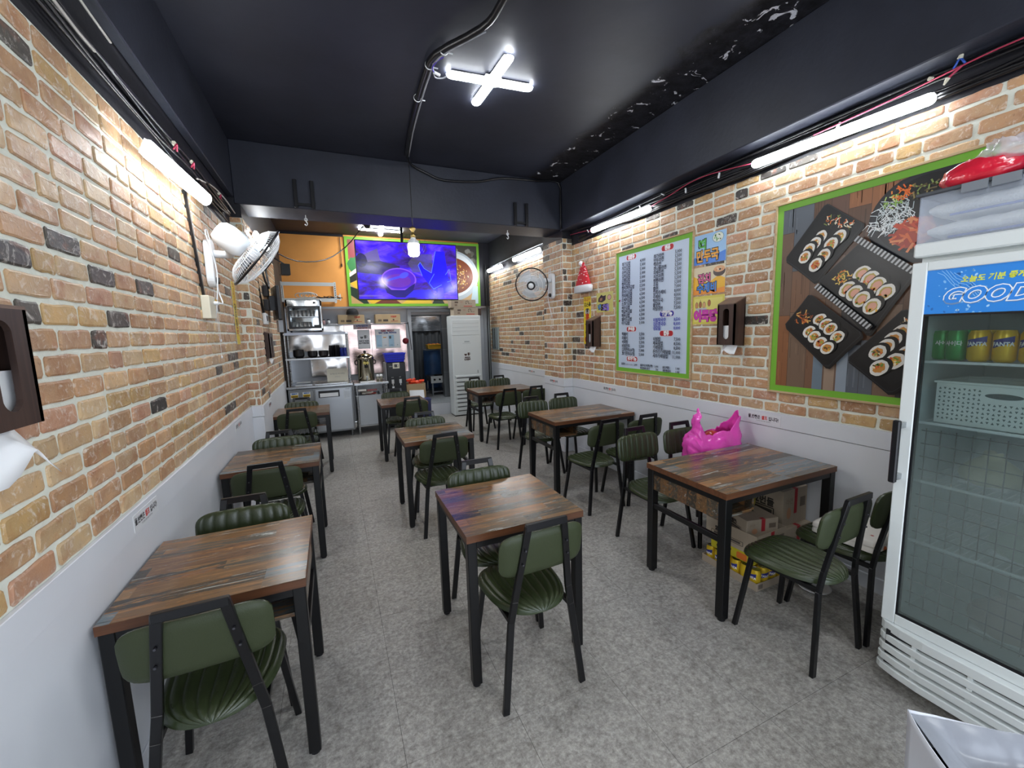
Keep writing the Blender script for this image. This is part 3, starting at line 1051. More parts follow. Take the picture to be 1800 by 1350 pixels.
# door frame to the kitchen and the raised kitchen floor
st(MB().box(1.40, 1.47, YB + 0.05, YB + 0.2, 0.24, 2.17).box(1.47, 2.42, YB + 0.05, YB + 0.2, 2.08, 2.17).build('door_1', mat('grey_door_frame', '9a9ea3', 0.4)))
st(MB().box(1.30, XR2 + 0.1, 8.2, 12.2, 0, 0.235).build('kitchen_step', mat('white_step', 'c9ccd2', 0.4)))
kf = st(MB().box(1.30, XR2 + 0.1, 8.2, 12.2, 0.235, 0.242).build('floor_kitchen', M_KFLOOR))
mt = MB()
for i in range(24):
    for j in range(40):
        mt.box(1.47 + i * 0.04, 1.506 + i * 0.04, 8.22 + j * 0.06, 8.274 + j * 0.06, 0.242, 0.245)
mtt = mt.build('mosaic_tiles', mat('mosaic_piece', 'a9adb0', 0.35, vary=0.2, scale=20), kf)
mtt['kind'] = 'stuff'
st(MB().box(1.30, 1.38, 8.5, 12.2, 0.24, 2.6).box(3.2, 3.3, 8.5, 12.2, 0.24, 2.6).box(1.3, 3.3, 12.1, 12.2, 0.24, 2.6).build('wall_kitchen', M_TILE))
st(MB().box(1.30, 3.3, 8.48, 12.2, 2.6, 2.68).build('ceiling_kitchen', M_BLACKWALL))
# dark unfinished corner behind the counter on the left
st(MB().box(XL2 - 0.09, XL2 + 0.004, 7.25, YB, 0.0, 2.9).build('wall_left_corner', M_DARKWALL))
M_CURT = mat('grey_curtain', '5d6063', 0.75)
MB_ = MB()
MB_.grid(lambda u, v: Vector((1.80 + 0.85 * u, 10.5 + 0.035 * sin(u * 30) + 0.02 * sin(u * 11 + v * 3), 0.26 + 1.55 * v)), 60, 4)
tag(MB_.build('kitchen_curtain', M_CURT), 'grey curtain hanging at the back of the kitchen doorway', 'curtain')
tag(MB().box(1.80, 2.62, 10.40, 10.44, 1.72, 2.12).build('hood_panel', steel_mat('dented_steel', 'a9abad', 0.25, 0.6)), 'dented stainless panel above the kitchen curtain', 'panel')

# kitchen line: duct post, range, blue drum, baskets
dp = thing('steel_duct_post', 'tall stainless post beside the white air conditioner in the kitchen doorway', 'post', (2.28, 8.95, 0.245))
MB().box(-0.07, 0.07, -0.06, 0.10, 0, 1.98).build('post', M_STEELD, dp)
for z in (0.55, 1.05, 1.5):
    MB().box(-0.072, 0.072, -0.063, 0.102, z, z + 0.008).build('joint', M_STEEL, dp)
MB().box(-0.75, 0.1, -0.1, 0.5, 1.80, 1.97).build('hood', M_STEELD, dp)
rg = thing('gas_range', 'low stainless gas range in the kitchen doorway', 'stove', (2.16, 9.55, 0.245))
MB().box(-0.14, 0.42, -0.25, 0.35, 0.30, 0.42).build('body', M_STEELD, rg)
MB().box(-0.16, 0.40, -0.262, -0.25, 0.28, 0.44).build('front_panel', M_WHITEM, rg)
for k in range(4):
    MB().cyl((-0.08 + k * 0.12, -0.262, 0.36), (-0.08 + k * 0.12, -0.29, 0.36), 0.022).build('knob', M_BLACKP, rg)
for sx in (-0.12, 0.38):
    for sy in (-0.22, 0.32):
        MB().box(sx - 0.015, sx + 0.015, sy - 0.015, sy + 0.015, 0, 0.30).build('leg', M_STEELD, rg)
MB().box(-0.14, 0.42, -0.25, 0.35, 0.06, 0.09).build('lower_shelf', M_STEELD, rg)
MB().cyl((0.08, 0.02, 0.42), (0.08, 0.02, 0.45), 0.10).cyl((0.28, 0.02, 0.42), (0.28, 0.02, 0.45), 0.09).build('burner', M_BLACKP, rg)
dr = thing('water_drum', 'tall blue drum beyond the gas range', 'drum', (2.24, 10.15, 0.245))
MB().lathe([(0, 0), (0.20, 0.0), (0.21, 0.05), (0.21, 0.32), (0.215, 0.34), (0.21, 0.36), (0.21, 0.95), (0.20, 1.0), (0, 1.0)], n=28).build('body', mat('blue_drum_plastic', '24466f', 0.5, vary=0.3, scale=4), dr)
MB().lathe([(0.195, 1.0), (0.205, 1.03), (0, 1.04)], n=28).build('lid', mat('grey_rim', '7d8388', 0.4), dr)


def crate(name, label, cat, loc, w, d, h, m, slots=True, taper=0.88, rz=0.0, wall=0.006):
    t = thing(name, label, cat, loc, rz)
    mb = MB()
    a, b = w / 2, d / 2
    P0 = [(-a * taper, -b * taper), (a * taper, -b * taper), (a * taper, b * taper), (-a * taper, b * taper)]
    P1 = [(-a, -b), (a, -b), (a, b), (-a, b)]
    vs, fs = [], []
    for (x, y), z in [(p, 0) for p in P0] + [(p, h) for p in P1]:
        vs.append((x, y, z))
    k = 1 - 2 * wall / min(w, d)
    for (x, y), z in [(p, wall) for p in P0] + [(p, h) for p in P1]:
        vs.append((x * k, y * k, z))
    for i in range(4):
        j = (i + 1) % 4
        fs += [(i, j, 4 + j, 4 + i), (8 + j, 8 + i, 12 + i, 12 + j), (4 + i, 4 + j, 12 + j, 12 + i)]
    fs += [(3, 2, 1, 0), (8, 9, 10, 11)]
    mb.add(vs, fs)
    mb.build('body', m, t, bev=0.001)
    r = MB()
    for i in range(4):
        p, q = Vector((*P1[i], h)), Vector((*P1[(i + 1) % 4], h))
        r.beam(p, q, 0.016, 0.012)
    r.build('rim', m, t)
    if slots:
        s_ = MB()
        for side in (-1, 1):
            for k in range(int(w / 0.03) - 1):
                x = -a * 0.8 + k * 0.03
                for zz in (0.25, 0.5, 0.72):
                    y = side * (b * (taper + (1 - taper) * zz) + 0.0012)
                    s_.box(x, x + 0.016, y - 0.0005, y + 0.0005, h * zz, h * (zz + 0.14))
        ss = s_.build('slots', M_BLACKP, t)
        ss['kind'] = 'stuff'
    return t


M_YEL = mat('yellow_plastic', 'd7a92c', 0.4)
crate('yellow_basket', 'yellow plastic basket of food on top of the blue drum', 'basket', (2.26, 10.0, 1.285), 0.34, 0.26, 0.10, M_YEL)
fd = MB()
for k in range(9):
    fd.lathe([(0, 0.0), (0.04, 0.02), (0.035, 0.05), (0, 0.06)], (2.16 + 0.1 * (k % 3), 9.93 + 0.07 * (k // 3), 1.35), n=8)
tag(fd.build('fried_food', mat('fried_batter', 'c9712e', 0.7)), 'orange fried food heaped in the yellow basket', 'food', kind='stuff')


# --- serving counter with shelf rack
cn = thing('refrigerated_counter', 'stainless refrigerated serving counter against the rear left corner', 'counter', (-0.22, 7.55, 0))
MB().box(-0.47, 0.47, -0.33, 0.36, 0.10, 0.84).build('body', M_STEELD, cn, bev=0.006)
MB().box(-0.485, 0.485, -0.36, 0.37, 0.845, 0.885).build('worktop', M_STEEL, cn, bev=0.006)
dd = MB().box(-0.09, 0.45, -0.35, -0.33, 0.13, 0.82).build('door', steel_mat('door_steel', 'b2b5b9', 0.35), cn, bev=0.005)
MB().box(-0.04, 0.27, -0.356, -0.350, 0.68, 0.79).build('handle_frame', M_BLACKP, dd)
MB().box(-0.02, 0.25, -0.359, -0.356, 0.69, 0.75).build('handle_recess', M_WHITEP, dd)
MB().box(-0.45, -0.11, -0.345, -0.33, 0.13, 0.82).build('side_door', M_STEELD, cn, bev=0.005)
for s in (-0.42, 0.42):
    MB().cyl((s, -0.28, 0), (s, -0.28, 0.10), 0.02).build('foot', M_STEELD, cn)
    MB().cyl((s, 0.30, 0), (s, 0.30, 0.10), 0.02).build('foot', M_STEELD, cn)
pr = Print((-0.22, 7.2, 0), (1, 0, 0), (0, 0, 1), (0, -1, 0))
for x in (-0.38, -0.21):
    pr.rect(x - 0.055, 0.70, x + 0.055, 0.79, H('dfe3e6'))
    pr.rect(x - 0.05, 0.71, x + 0.05, 0.755, H('e2c02c'))
    pr.text('이용안내', x, 0.765, 0.022, H('2b5fa8'), 'C', 0.004)
    pr.text('셀프코너', x, 0.72, 0.026, H('6b4a10'), 'C', 0.006)
pr.rect(0.33, 0.63, 0.43, 0.77, H('cfd6dd'))
for k in range(6):
    pr.line([(0.34, 0.75 - k * 0.018), (0.42, 0.75 - k * 0.018)], 0.003, H('8793a0'))
pr.text('업소용', 0.36, 0.79, 0.024, H('3b4048'), 'L')
o = pr.build('sticker', M_PRINT, cn)
o.location = (0.22, -7.55, 0)

rk = thing('dish_rack', 'stainless two-tier shelf rack standing on the steel counter', 'rack', (-0.22, 7.55, 0.887))
for s in (-0.455, 0.455):
    for y in (-0.24, 0.28):
        MB().cyl((s, y, 0), (s, y, 0.82), 0.013, n=10).build('post', M_STEEL, rk)
for z in (0.405, 0.80):
    MB().box(-0.47, 0.47, -0.26, 0.30, z, z + 0.028).build('shelf', M_STEEL, rk, bev=0.003)
MB().box(-0.47, 0.47, 0.285, 0.30, 0.52, 0.80).build('back_panel', M_STEELW, rk)
tag(MB().box(-0.67, 0.21, 7.285, 7.29, 1.682, 1.722).build('shelf_label_strip', mat('pale_label', 'c3cde0', 0.4)), 'pale blue strip along the front edge of the rack top shelf', 'label strip')
# black bowls and cups on the rack
M_BOWL = mat('black_melamine', '17171b', 0.35)
M_BCUP = mat('blue_cup_plastic', '2a3791', 0.35)


def bowl(name, label, cat, loc, r, h, m, n, dz, group, prof=None):
    for k in range(n):
        o = MB().lathe([(0, 0), (r * 0.55, 0), (r * 0.9, h * 0.4), (r, h), (r * 0.96, h), (r * 0.84, h * 0.45), (0, h * 0.12)] if not prof else prof, n=20).build(name, m)
        o.location = (loc[0], loc[1], loc[2] + k * dz)
        tag(o, label, cat, group)


ZS = 1.32
bowl('soup_bowl', 'black bowl in the leftmost stack on the middle rack shelf', 'bowl', (-0.50, 7.42, ZS), 0.085, 0.06, M_BOWL, 5, 0.018, 'black bowls in the first stack')
bowl('soup_bowl', 'black bowl in the middle stack on the rack shelf', 'bowl', (-0.30, 7.42, ZS), 0.075, 0.05, M_BOWL, 5, 0.014, 'black bowls in the second stack')
bowl('soup_bowl', 'black bowl in the stack beside the tall cups', 'bowl', (-0.14, 7.42, ZS), 0.075, 0.05, M_BOWL, 5, 0.014, 'black bowls in the third stack')
CP = [(0.022, 0.075), (0.030, 0.0), (0.028, 0.0), (0.020, 0.070), (0, 0.070)]
for q, x in enumerate((-0.03, 0.005, 0.05, 0.085)):
    bowl('drinking_cup', 'dark cup in the tall upside-down cup stacks on the rack shelf', 'cup', (x, 7.38 + 0.03 * (q % 2), ZS), 0.03, 0.075, M_BOWL, 6, 0.022, 'dark stacked cups', CP)
for q, x in enumerate((0.135, 0.185)):
    bowl('drinking_cup', 'blue cup in the two upside-down stacks at the shelf end', 'cup', (x, 7.38, ZS), 0.03, 0.075, M_BCUP, 4, 0.022, 'blue stacked cups', CP)
# trays on the counter, paper sign
tr = thing('ladle_tray', 'small wire tray with ladles on the counter beside the rack post', 'tray', (-0.46, 7.30, 0.887))
MB().box(-0.12, 0.12, -0.05, 0.05, 0, 0.02).build('base', M_STEEL, tr)
MB().beam((-0.1, -0.05, 0.05), (0.1, -0.05, 0.05), 0.006, 0.006).beam((-0.1, 0.05, 0.05), (0.1, 0.05, 0.05), 0.006, 0.006).build('wire_rail', M_WHITEM, tr)
tag(MB().box(-0.30, 0.18, 7.24, 7.30, 0.886, 0.90).build('lid_board', M_STEEL), 'flat steel lid lying along the counter front', 'lid')
sg = tag(MB().box(0, 0.33, 0, 0.004, 0, 0.22).build('paper_notice', M_TISSUE), 'cream paper notice leaning at the back of the counter below the rack', 'sign')
sg.location = (-0.12, 7.60, 0.89)
sg.rotation_euler = (-0.12, 0, 0)
pr = Print((0, -0.0006, 0), (1, 0, 0), (0, 0, 1), (0, -1, 0))
pr.rect(0.0, 0, 0.33, 0.22, H('dcd8c8'))
pr.text('음식을 남기지 마세요', 0.165, 0.12, 0.026, H('6a6a66'), 'C')
pr.text('감사합니다', 0.165, 0.07, 0.018, H('8a8a86'), 'C')
pr.build('print', M_PRINTM, sg)

# cup steriliser cabinet on top of the rack
sz = thing('cup_steriliser', 'chrome cup steriliser cabinet with a glass door on top of the rack', 'cabinet', (-0.37, 7.50, 1.73))
X0, X1, Y0_, Y1_, Hh = -0.25, 0.26, -0.19, 0.17, 0.50
M_CHROME = steel_mat('polished_steel', 'cfd2d4', 0.12, 0.25)
mb = MB()
mb.box(X0, X0 + 0.03, Y0_, Y1_, 0.02, Hh).box(X1 - 0.03, X1, Y0_, Y1_, 0.02, Hh).box(X0, X1, Y0_, Y1_, 0.02, 0.06).box(X0, X1, Y0_, Y1_, Hh - 0.10, Hh).box(X0, X1, Y1_ - 0.02, Y1_, 0.02, Hh)
mb.build('body', M_CHROME, sz, bev=0.006)
M_GLASS = mat('clear_glass', 'f2f7f7', 0.03, trans=1.0, ior=1.1, alpha=0.35)
fr = MB()
fr.box(X0 + 0.03, X1 - 0.03, Y0_ - 0.012, Y0_, 0.06, 0.085).box(X0 + 0.03, X1 - 0.03, Y0_ - 0.012, Y0_, Hh - 0.125, Hh - 0.10)
fr.box(X0 + 0.03, X0 + 0.055, Y0_ - 0.012, Y0_, 0.085, Hh - 0.125).box(X1 - 0.055, X1 - 0.03, Y0_ - 0.012, Y0_, 0.085, Hh - 0.125)
fd_ = fr.build('door', M_BLACKP, sz)
MB().box(X0 + 0.055, X1 - 0.055, Y0_ - 0.008, Y0_ - 0.004, 0.085, Hh - 0.125).build('glass', M_GLASS, fd_)
MB().box(X0 + 0.03, X1 - 0.03, Y0_ + 0.02, Y1_ - 0.02, 0.235, 0.243).build('wire_shelf', M_STEEL, sz)
MB().box(0.14, 0.18, Y0_ - 0.004, Y0_, Hh - 0.06, Hh - 0.03).build('switch', M_BLACKP, sz)
for s in (X0 + 0.04, X1 - 0.04):
    MB().cyl((s, 0, 0), (s, 0, 0.02), 0.015).build('foot', M_BLACKP, sz)
M_TUMB = mat('steel_tumbler', 'c8ccd0', 0.25, 0.6)
for k in range(6):
    o = MB().lathe([(0.026, 0), (0.032, 0.10), (0.030, 0.10), (0.024, 0.004), (0, 0.004)], n=14).build('tumbler', M_TUMB)
    o.location = (-0.54 + k * 0.058, 7.42, 1.975)
    tag(o, 'steel tumbler on the upper shelf inside the steriliser', 'cup', 'tumblers in the steriliser')
for k in range(5):
    o = MB().lathe([(0.026, 0), (0.032, 0.10), (0.030, 0.10), (0.024, 0.004), (0, 0.004)], n=14).build('tumbler', M_TUMB)
    o.location = (-0.54 + k * 0.058, 7.42, 1.793)
    tag(o, 'steel tumbler on the lower shelf inside the steriliser', 'cup', 'lower tumblers in the steriliser')
tag(MB().box(-0.24, -0.155, 7.34, 7.44, 1.793, 1.84).build('cup_tray', M_BOWL), 'dark tray at the lower corner inside the steriliser', 'tray')

# white slotted-angle wall shelf with cables
sh = thing('slotted_shelf', 'white slotted-angle wall shelf on the orange wall', 'shelf', (-0.30, 8.12, 2.25))
Wd = 0.42
for x in (-Wd, Wd):
    for y in (-0.13, 0.15):
        MB().box(x - 0.018, x + 0.018, y - 0.003, y + 0.003, 0, 0.34).build('upright', M_WHITEM, sh)
for z in (0.0, 0.27):
    MB().box(-Wd, Wd, -0.137, -0.130, z, z + 0.06).build('rail', M_WHITEM, sh)
MB().box(-Wd, Wd, -0.13, 0.15, 0.03, 0.045).build('deck', M_WHITEM, sh)
hl = MB()
for x in (-Wd, Wd):
    for k in range(8):
        hl.box(x - 0.006, x + 0.006, -0.1345, -0.1335, 0.03 + k * 0.038, 0.05 + k * 0.038)
hl.build('slots', M_BLACKP, sh)['kind'] = 'stuff'
cb = MB()
rr = random.Random(5)
for k in range(7):
    cx, rad = -0.42 + rr.uniform(0, 0.14), rr.uniform(0.05, 0.09)
    cb.tube([(cx + rad * 1.5 * cos(a), 8.06 + 0.02 * sin(a * 2) + k * 0.008, 2.365 + rad * 0.62 * sin(a)) for a in [i * pi / 6 for i in range(12)]], 0.008, n=5)
tag(cb.build('cable_coil', mat('grey_cable', 'd8d6d0', 0.5)), 'coil of pale cable lying in the slotted wall shelf', 'cable')
cb = MB()
for k in range(10):
    x = -0.25 + k * 0.035
    cb.tube([(x, 8.05, 2.31 + 0.02 * (k % 3)), (x + 0.08, 8.06, 2.33), (x + 0.17, 8.05 + 0.01 * (k % 2), 2.31 + 0.015 * (k % 4))], 0.007, n=5)
tag(cb.build('cable_heap', M_BLACKC), 'heap of black cables and small parts in the slotted wall shelf', 'cable', kind='stuff')
tf = thing('tv_mount_bar', 'white drilled mounting bracket sticking out of the shelf side', 'bracket', (0.14, 8.1, 2.3))
MB().box(0, 0.07, -0.01, 0, 0, 0.02).box(0, 0.07, -0.01, 0, 0.05, 0.07).box(0.05, 0.065, -0.012, 0, -0.02, 0.10).build('bar', M_WHITEM, tf)

# long shelf below the bulkhead with boxes
ls = thing('wire_shelf', 'thin dark shelf under the bulkhead carrying the noodle boxes', 'shelf', (0.5, 8.22, 1.85))
MB().box(-0.62, 0.80, -0.12, 0.16, 0, 0.012).build('board', M_STEELD, ls)
MB().beam((0.79, -0.12, 0.006), (0.86, -0.12, 0.0), 0.014, 0.014).beam((0.86, -0.12, 0.03), (0.90, -0.12, -0.50), 0.014, 0.014).build('bracket', M_BLACKP, ls)


def carton(name, label, loc, w, d, h, rz=0.0, m=None, group=None, prints=None, flaps=False):
    t = thing(name, label, 'box', loc, rz, group)
    MB().box(-w / 2, w / 2, -d / 2, d / 2, 0, h).build('body', m or M_CARD, t, bev=0.002)
    MB().box(-w / 2 - .0005, w / 2 + .0005, -0.025, 0.025, h - 0.02, h + .0008).build('tape', mat('packing_tape', 'b9a988', 0.25), t)
    if prints:
        p = Print((-w / 2, -d / 2, 0), (1, 0, 0), (0, 0, 1), (0, -1, 0))
        prints(p, w, h)
        p.build('print', M_PRINTM, t)
    return t


def noodle_front(p, w, h):
    p.text('라면사리', w * 0.62, h * 0.66, h * 0.2, H('b4452f'), 'L', 0.004, 0.8)
    p.rect(w * 0.30, h * 0.22, w * 0.50, h * 0.45, H('4a3f36'))
    p.rect(w * 0.10, h * 0.22, w * 0.24, h * 0.45, H('6b5a48'))
    p.line([(w * 0.6, h * 0.25), (w * 0.9, h * 0.25)], h * 0.05, H('a93b2c'))
    p.ell(w * 0.72, h * 0.40, h * 0.09, h * 0.08, H('4a3f36'))


carton('noodle_box', 'cardboard noodle box with a black cap on top, under the orange wall', (0.355, 8.22, 1.863), 0.45, 0.22, 0.165, prints=noodle_front)
carton('noodle_box', 'cardboard noodle box on the dark shelf above the water dispenser poster', (1.00, 8.22, 1.863), 0.45, 0.22, 0.17, prints=noodle_front)
cap = thing('peaked_hat', 'black cap lying on the noodle box below the television', 'hat', (0.385, 8.2, 2.029))
MB().lathe([(0.105, 0), (0.105, 0.05), (0.085, 0.095), (0.045, 0.118), (0, 0.122)], n=20).build('crown', mat('black_cloth', '141416', 0.8), cap)
MB().grid(lambda u, v: Vector((0.09 * (2 * u - 1), -0.09 - 0.07 * v * (1 - (2 * u - 1) ** 2), 0.01 - 0.015 * v)), 10, 3).build('peak', mat('black_cloth_peak', '161618', 0.8), cap)
for k, (x, c, lb) in enumerate(((-0.03, 'dadce0', 'small white jar on the shelf next to the noodle box'), (-0.11, 'c9a0a0', 'small pink carton on the shelf beside the steriliser'), (0.66, 'e2e2e2', 'small white jar between the two noodle boxes'))):
    t = thing('spice_jar', lb, 'jar', (x, 8.18, 1.863))
    MB().lathe([(0, 0), (0.028, 0), (0.03, 0.06), (0.022, 0.075)], n=14).build('body', mat('jar_body', c, 0.4), t)
    MB().cyl((0, 0, 0.075), (0, 0, 0.09), 0.024).build('lid', M_BLACKP, t)


# posters on the splash panels
def wall_sheet(name, label, cat, x0, x1, z0, z1, fn, y=None, base='e6e8ea'):
    y = YB + 0.07 if y is None else y
    o = tag(MB().box(x0, x1, y, y + 0.003, z0, z1).build(name, mat(name + '_sheet', base, 0.4)), label, cat)
    p = Print((x0, y, z0), (1, 0, 0), (0, 0, 1), (0, -1, 0))
    fn(p, x1 - x0, z1 - z0)
    p.build('print', M_PRINT, o)
    return o


def f1(p, w, h):
    icon_bowl_cup(p, w * 0.5, h * 0.60, w * 0.62, H('33302f'))
    p.text('드신 후 그릇은', w / 2, h * 0.38, h * 0.08, H('33302f'), 'C', 0.004)
    p.text('반납해주세요', w / 2, h * 0.26, h * 0.09, H('33302f'), 'C', 0.006)


def f2(p, w, h):
    p.text('셀프바 이용안내', w / 2, h * 0.88, h * 0.10, H('a03a52'), 'C', 0.006)
    p.text('필요한 만큼만 가져가세요', w / 2, h * 0.78, h * 0.085, H('2c3f8a'), 'C', 0.006)
    for k, c in enumerate(('a9cfe6', 'dfe6ec', 'a9cfe6', 'e6ecf0')):
        p.rect(w * (0.04 + 0.24 * k), h * 0.08, w * (0.26 + 0.24 * k), h * 0.70, H(c))
    p.rect(w * 0.31, h * 0.55, w * 0.44, h * 0.60, H('e0a23c'))
    p.rect(w * 0.55, h * 0.50, w * 0.63, h * 0.64, H('33302f'))
    for k in range(4):
        p.text(('단무지', '김치', '국물', '물')[k], w * (0.15 + 0.24 * k), h * 0.14, h * 0.07, H('4f6f86'), 'C')


def f3(p, w, h):
    p.text('반찬은 셀프입니다', w / 2, h * 0.55, h * 0.34, H('3f4fa0'), 'C', 0.006, 0.9)
    p.text('추가시 말씀하세요', w / 2, h * 0.14, h * 0.28, H('b0483f'), 'C', 0.006, 0.9)


wall_sheet('bowl_return_notice', 'white notice with a bowl and mug symbol above the steel urn', 'sign', 0.45, 0.67, 1.40, 1.76, f1)
wall_sheet('self_bar_notice', 'wide notice with pale blue columns above the water dispenser', 'sign', 0.77, 1.24, 1.39, 1.76, f2)
wall_sheet('side_dish_notice', 'narrow notice with blue and red writing under the noodle boxes', 'sign', 0.39, 0.71, 1.77, 1.86, f3, base='e4cfd0')
rp = tag(MB().lathe([(0.0, 0), (0.05, 0.0), (0.06, 0.006), (0, 0.012)], n=20, mtx=Matrix.Rotation(pi / 2, 3, 'X')).build('red_scrubber', mat('red_cloth', '8a2733', 0.7)), 'small red pad hanging beside the kitchen door frame', 'pad')
rp.location = (1.34, YB + 0.07, 1.52)

# --- steel prep table with urn, jars, tub
pt_ = thing('prep_table', 'small stainless prep table between the counter and the water dispenser', 'table', (0.56, 7.52, 0))
MB().box(-0.28, 0.27, -0.31, 0.33, 0.83, 0.865).build('tabletop', M_STEEL, pt_, bev=0.004)
MB().box(-0.25, 0.24, -0.28, 0.30, 0.13, 0.15).build('shelf', M_STEEL, pt_)
for sx in (-0.24, 0.23):
    for sy in (-0.27, 0.29):
        MB().cyl((sx, sy, 0), (sx, sy, 0.83), 0.019, n=12).build('leg', M_STEEL, pt_)
ur = thing('steel_urn', 'shiny steel broth urn with a spout on the prep table', 'urn', (0.50, 7.52, 0.867))
MB().lathe([(0, 0), (0.13, 0), (0.135, 0.02), (0.135, 0.37), (0.145, 0.375), (0.145, 0.40), (0.13, 0.44), (0.06, 0.475), (0, 0.48)], n=36).build('body', steel_mat('urn_steel', 'a79f8c', 0.14), ur)
MB().lathe([(0.0, 0.48), (0.02, 0.485), (0.025, 0.51), (0.012, 0.525), (0, 0.527)], n=14).build('lid_knob', M_BLACKP, ur)
MB().cyl((0, -0.135, 0.09), (0, -0.20, 0.09), 0.014).cyl((0, -0.19, 0.10), (0, -0.19, 0.03), 0.011).build('tap', M_STEEL, ur)
MB().lathe([(0, 0), (0.03, 0.0), (0.03, 0.045), (0, 0.05)], (0, -0.14, 0.24), n=14).build('thermostat', M_BLACKP, ur)
for s in (-1, 1):
    MB().tube([(s * 0.13, 0, 0.36), (s * 0.165, 0, 0.35), (s * 0.165, 0, 0.30), (s * 0.13, 0, 0.29)], 0.008).build('side_handle', M_BLACKP, ur)
pc = Print((0.50, 7.39 - 0.012, 0.867), (1, 0, 0), (0, 0, 1), (0, -1, 0))
pc.text('육수', 0, 0.30, 0.05, H('d9c85a'), 'C', 0.02)
o = pc.build('lettering', M_PRINT, ur)
o.location = (-0.50, -7.52, -0.867)
for k in range(2):
    j = thing('spice_shaker', ('clear shaker beside the urn, next to the tap', 'clear shaker at the prep table corner near the dispenser')[k], 'jar', (0.67 + k * 0.055, 7.34, 0.867))
    MB().lathe([(0, 0), (0.022, 0), (0.024, 0.08), (0.02, 0.085)], n=14).build('jar', mat('glass_jar', 'c9c7b4', 0.1, trans=0.7), j)
    MB().lathe([(0.024, 0.083), (0.024, 0.11), (0.015, 0.118), (0, 0.118)], n=14).build('lid', M_WHITEP, j)
    MB().cyl((0, 0, 0.003), (0, 0, 0.035), 0.019, n=12).build('pepper', mat('pepper_powder', '8e7d3a', 0.9), j)
tag(MB().box(0.38, 0.62, 7.22, 7.36, 0.867, 0.882).build('drip_tray', M_WHITEP, bev=0.003), 'white drip tray under the urn spout', 'tray')
crate('storage_tub', 'pale grey plastic tub on the lower shelf of the prep table', 'tub', (0.50, 7.45, 0.152), 0.40, 0.42, 0.50, mat('translucent_tub', 'b7bec6', 0.35), slots=False, taper=0.94)
pn = thing('noodle_packs', 'stack of red and white noodle packets in the grey tub', 'packets', (0.48, 7.42, 0.62))
rr = random.Random(2)
for k in range(6):
    M_ = Matrix.Translation((rr.uniform(-.1, .1), rr.uniform(-.1, .1), 0.02 * k)) @ Matrix.Rotation(rr.uniform(-.5, .5), 4, 'Z') @ Matrix.Rotation(rr.uniform(-.3, .3), 4, 'X')
    MB().box(-0.08, 0.08, -0.055, 0.055, 0, 0.03, mtx=M_).build('packet', mat('packet_film', ('d8d2c8', 'a83a34', 'e0dcd4')[k % 3], 0.3), pn)

# --- black water dispenser with blue basket
wd_ = thing('water_dispenser', 'black water dispenser beside the steel prep table', 'dispenser', (0.995, 7.62, 0))
MB().box(-0.16, 0.16, -0.20, 0.20, 0.62, 1.17).build('upper_body', M_BLACKP, wd_, bev=0.012)
MB().box(-0.172, -0.16, -0.18, 0.20, 0.02, 1.16).build('side_panel', mat('silver_side', '9ea3a8', 0.4), wd_)
MB().box(-0.155, 0.155, -0.14, 0.20, 0.02, 0.62).build('lower_body', M_BLACKP, wd_, bev=0.01)
MB().box(-0.14, 0.14, -0.23, -0.14, 0.565, 0.585).build('drip_tray', M_METALL, wd_)
MB().box(-0.13, 0.13, -0.203, -0.195, 0.68, 0.93).build('tap_recess', M_METAL, wd_)
for x, c in ((-0.07, 'c9c9c9'), (0.06, 'd5dbe0')):
    MB().box(x - 0.02, x + 0.02, -0.225, -0.2, 0.80, 0.87).cyl((x, -0.215, 0.80), (x, -0.215, 0.765), 0.008).build('tap', mat('tap_plastic', c, 0.3), wd_)
MB().box(-0.085, -0.05, -0.206, -0.203, 0.69, 0.75).build('warning_label', M_WHITEP, wd_)
MB().box(-0.055, 0.06, -0.204, -0.2, 1.06, 1.16).build('mug_sticker', M_IVORY, wd_)
pc = Print((0.995, 7.62 - 0.2045, 0), (1, 0, 0), (0, 0, 1), (0, -1, 0))
pc.rect(-0.03, 1.08, 0.02, 1.135, H('2c2a28'), 0.008)
pc.line([(0.02, 1.125), (0.04, 1.125), (0.04, 1.09), (0.02, 1.09)], 0.006, H('2c2a28'))
pc.text('냉온수', -0.12, 1.09, 0.026, H('c9ccd0'))
pc.text('온수', -0.09, 0.90, 0.02, H('d8d8d8'))
pc.text('냉수', 0.04, 0.90, 0.02, H('d8d8d8'))
o = pc.build('panel_print', M_PRINT, wd_)
o.location = (-0.995, -7.62, 0)
crate('blue_basket', 'blue plastic basket on top of the water dispenser', 'basket', (0.99, 7.56, 1.172), 0.36, 0.27, 0.15, mat('blue_basket_plastic', '1f2fd0', 0.35), taper=0.84)
# carton with red packets and tilted white lid
bx = thing('open_carton', 'open carton of orange-red packets beside the water dispenser', 'box', (1.33, 7.62, 0.42))
mb = MB()
mb.box(-0.17, 0.17, -0.16, 0.16, 0, 0.01)
for a in ((-0.17, 0.17, -0.16, -0.155), (-0.17, 0.17, 0.155, 0.16), (-0.17, -0.165, -0.155, 0.155), (0.165, 0.17, -0.155, 0.155)):
    mb.box(a[0], a[1], a[2], a[3], 0.01, 0.34)
mb.build('body', M_CARD, bx)
rr = random.Random(9)
pk = MB()
for k in range(22):
    M_ = Matrix.Translation((rr.uniform(-.12, .12), rr.uniform(-.11, .11), 0.30 + rr.uniform(0, .10))) @ Matrix.Rotation(rr.uniform(0, 3), 4, 'Z') @ Matrix.Rotation(rr.uniform(-.6, .6), 4, 'X')
    pk.box(-0.045, 0.045, -0.03, 0.03, 0, 0.02, mtx=M_)
pk.build('packets', mat('orange_packet', 'd8492b', 0.35), bx)['kind'] = 'stuff'
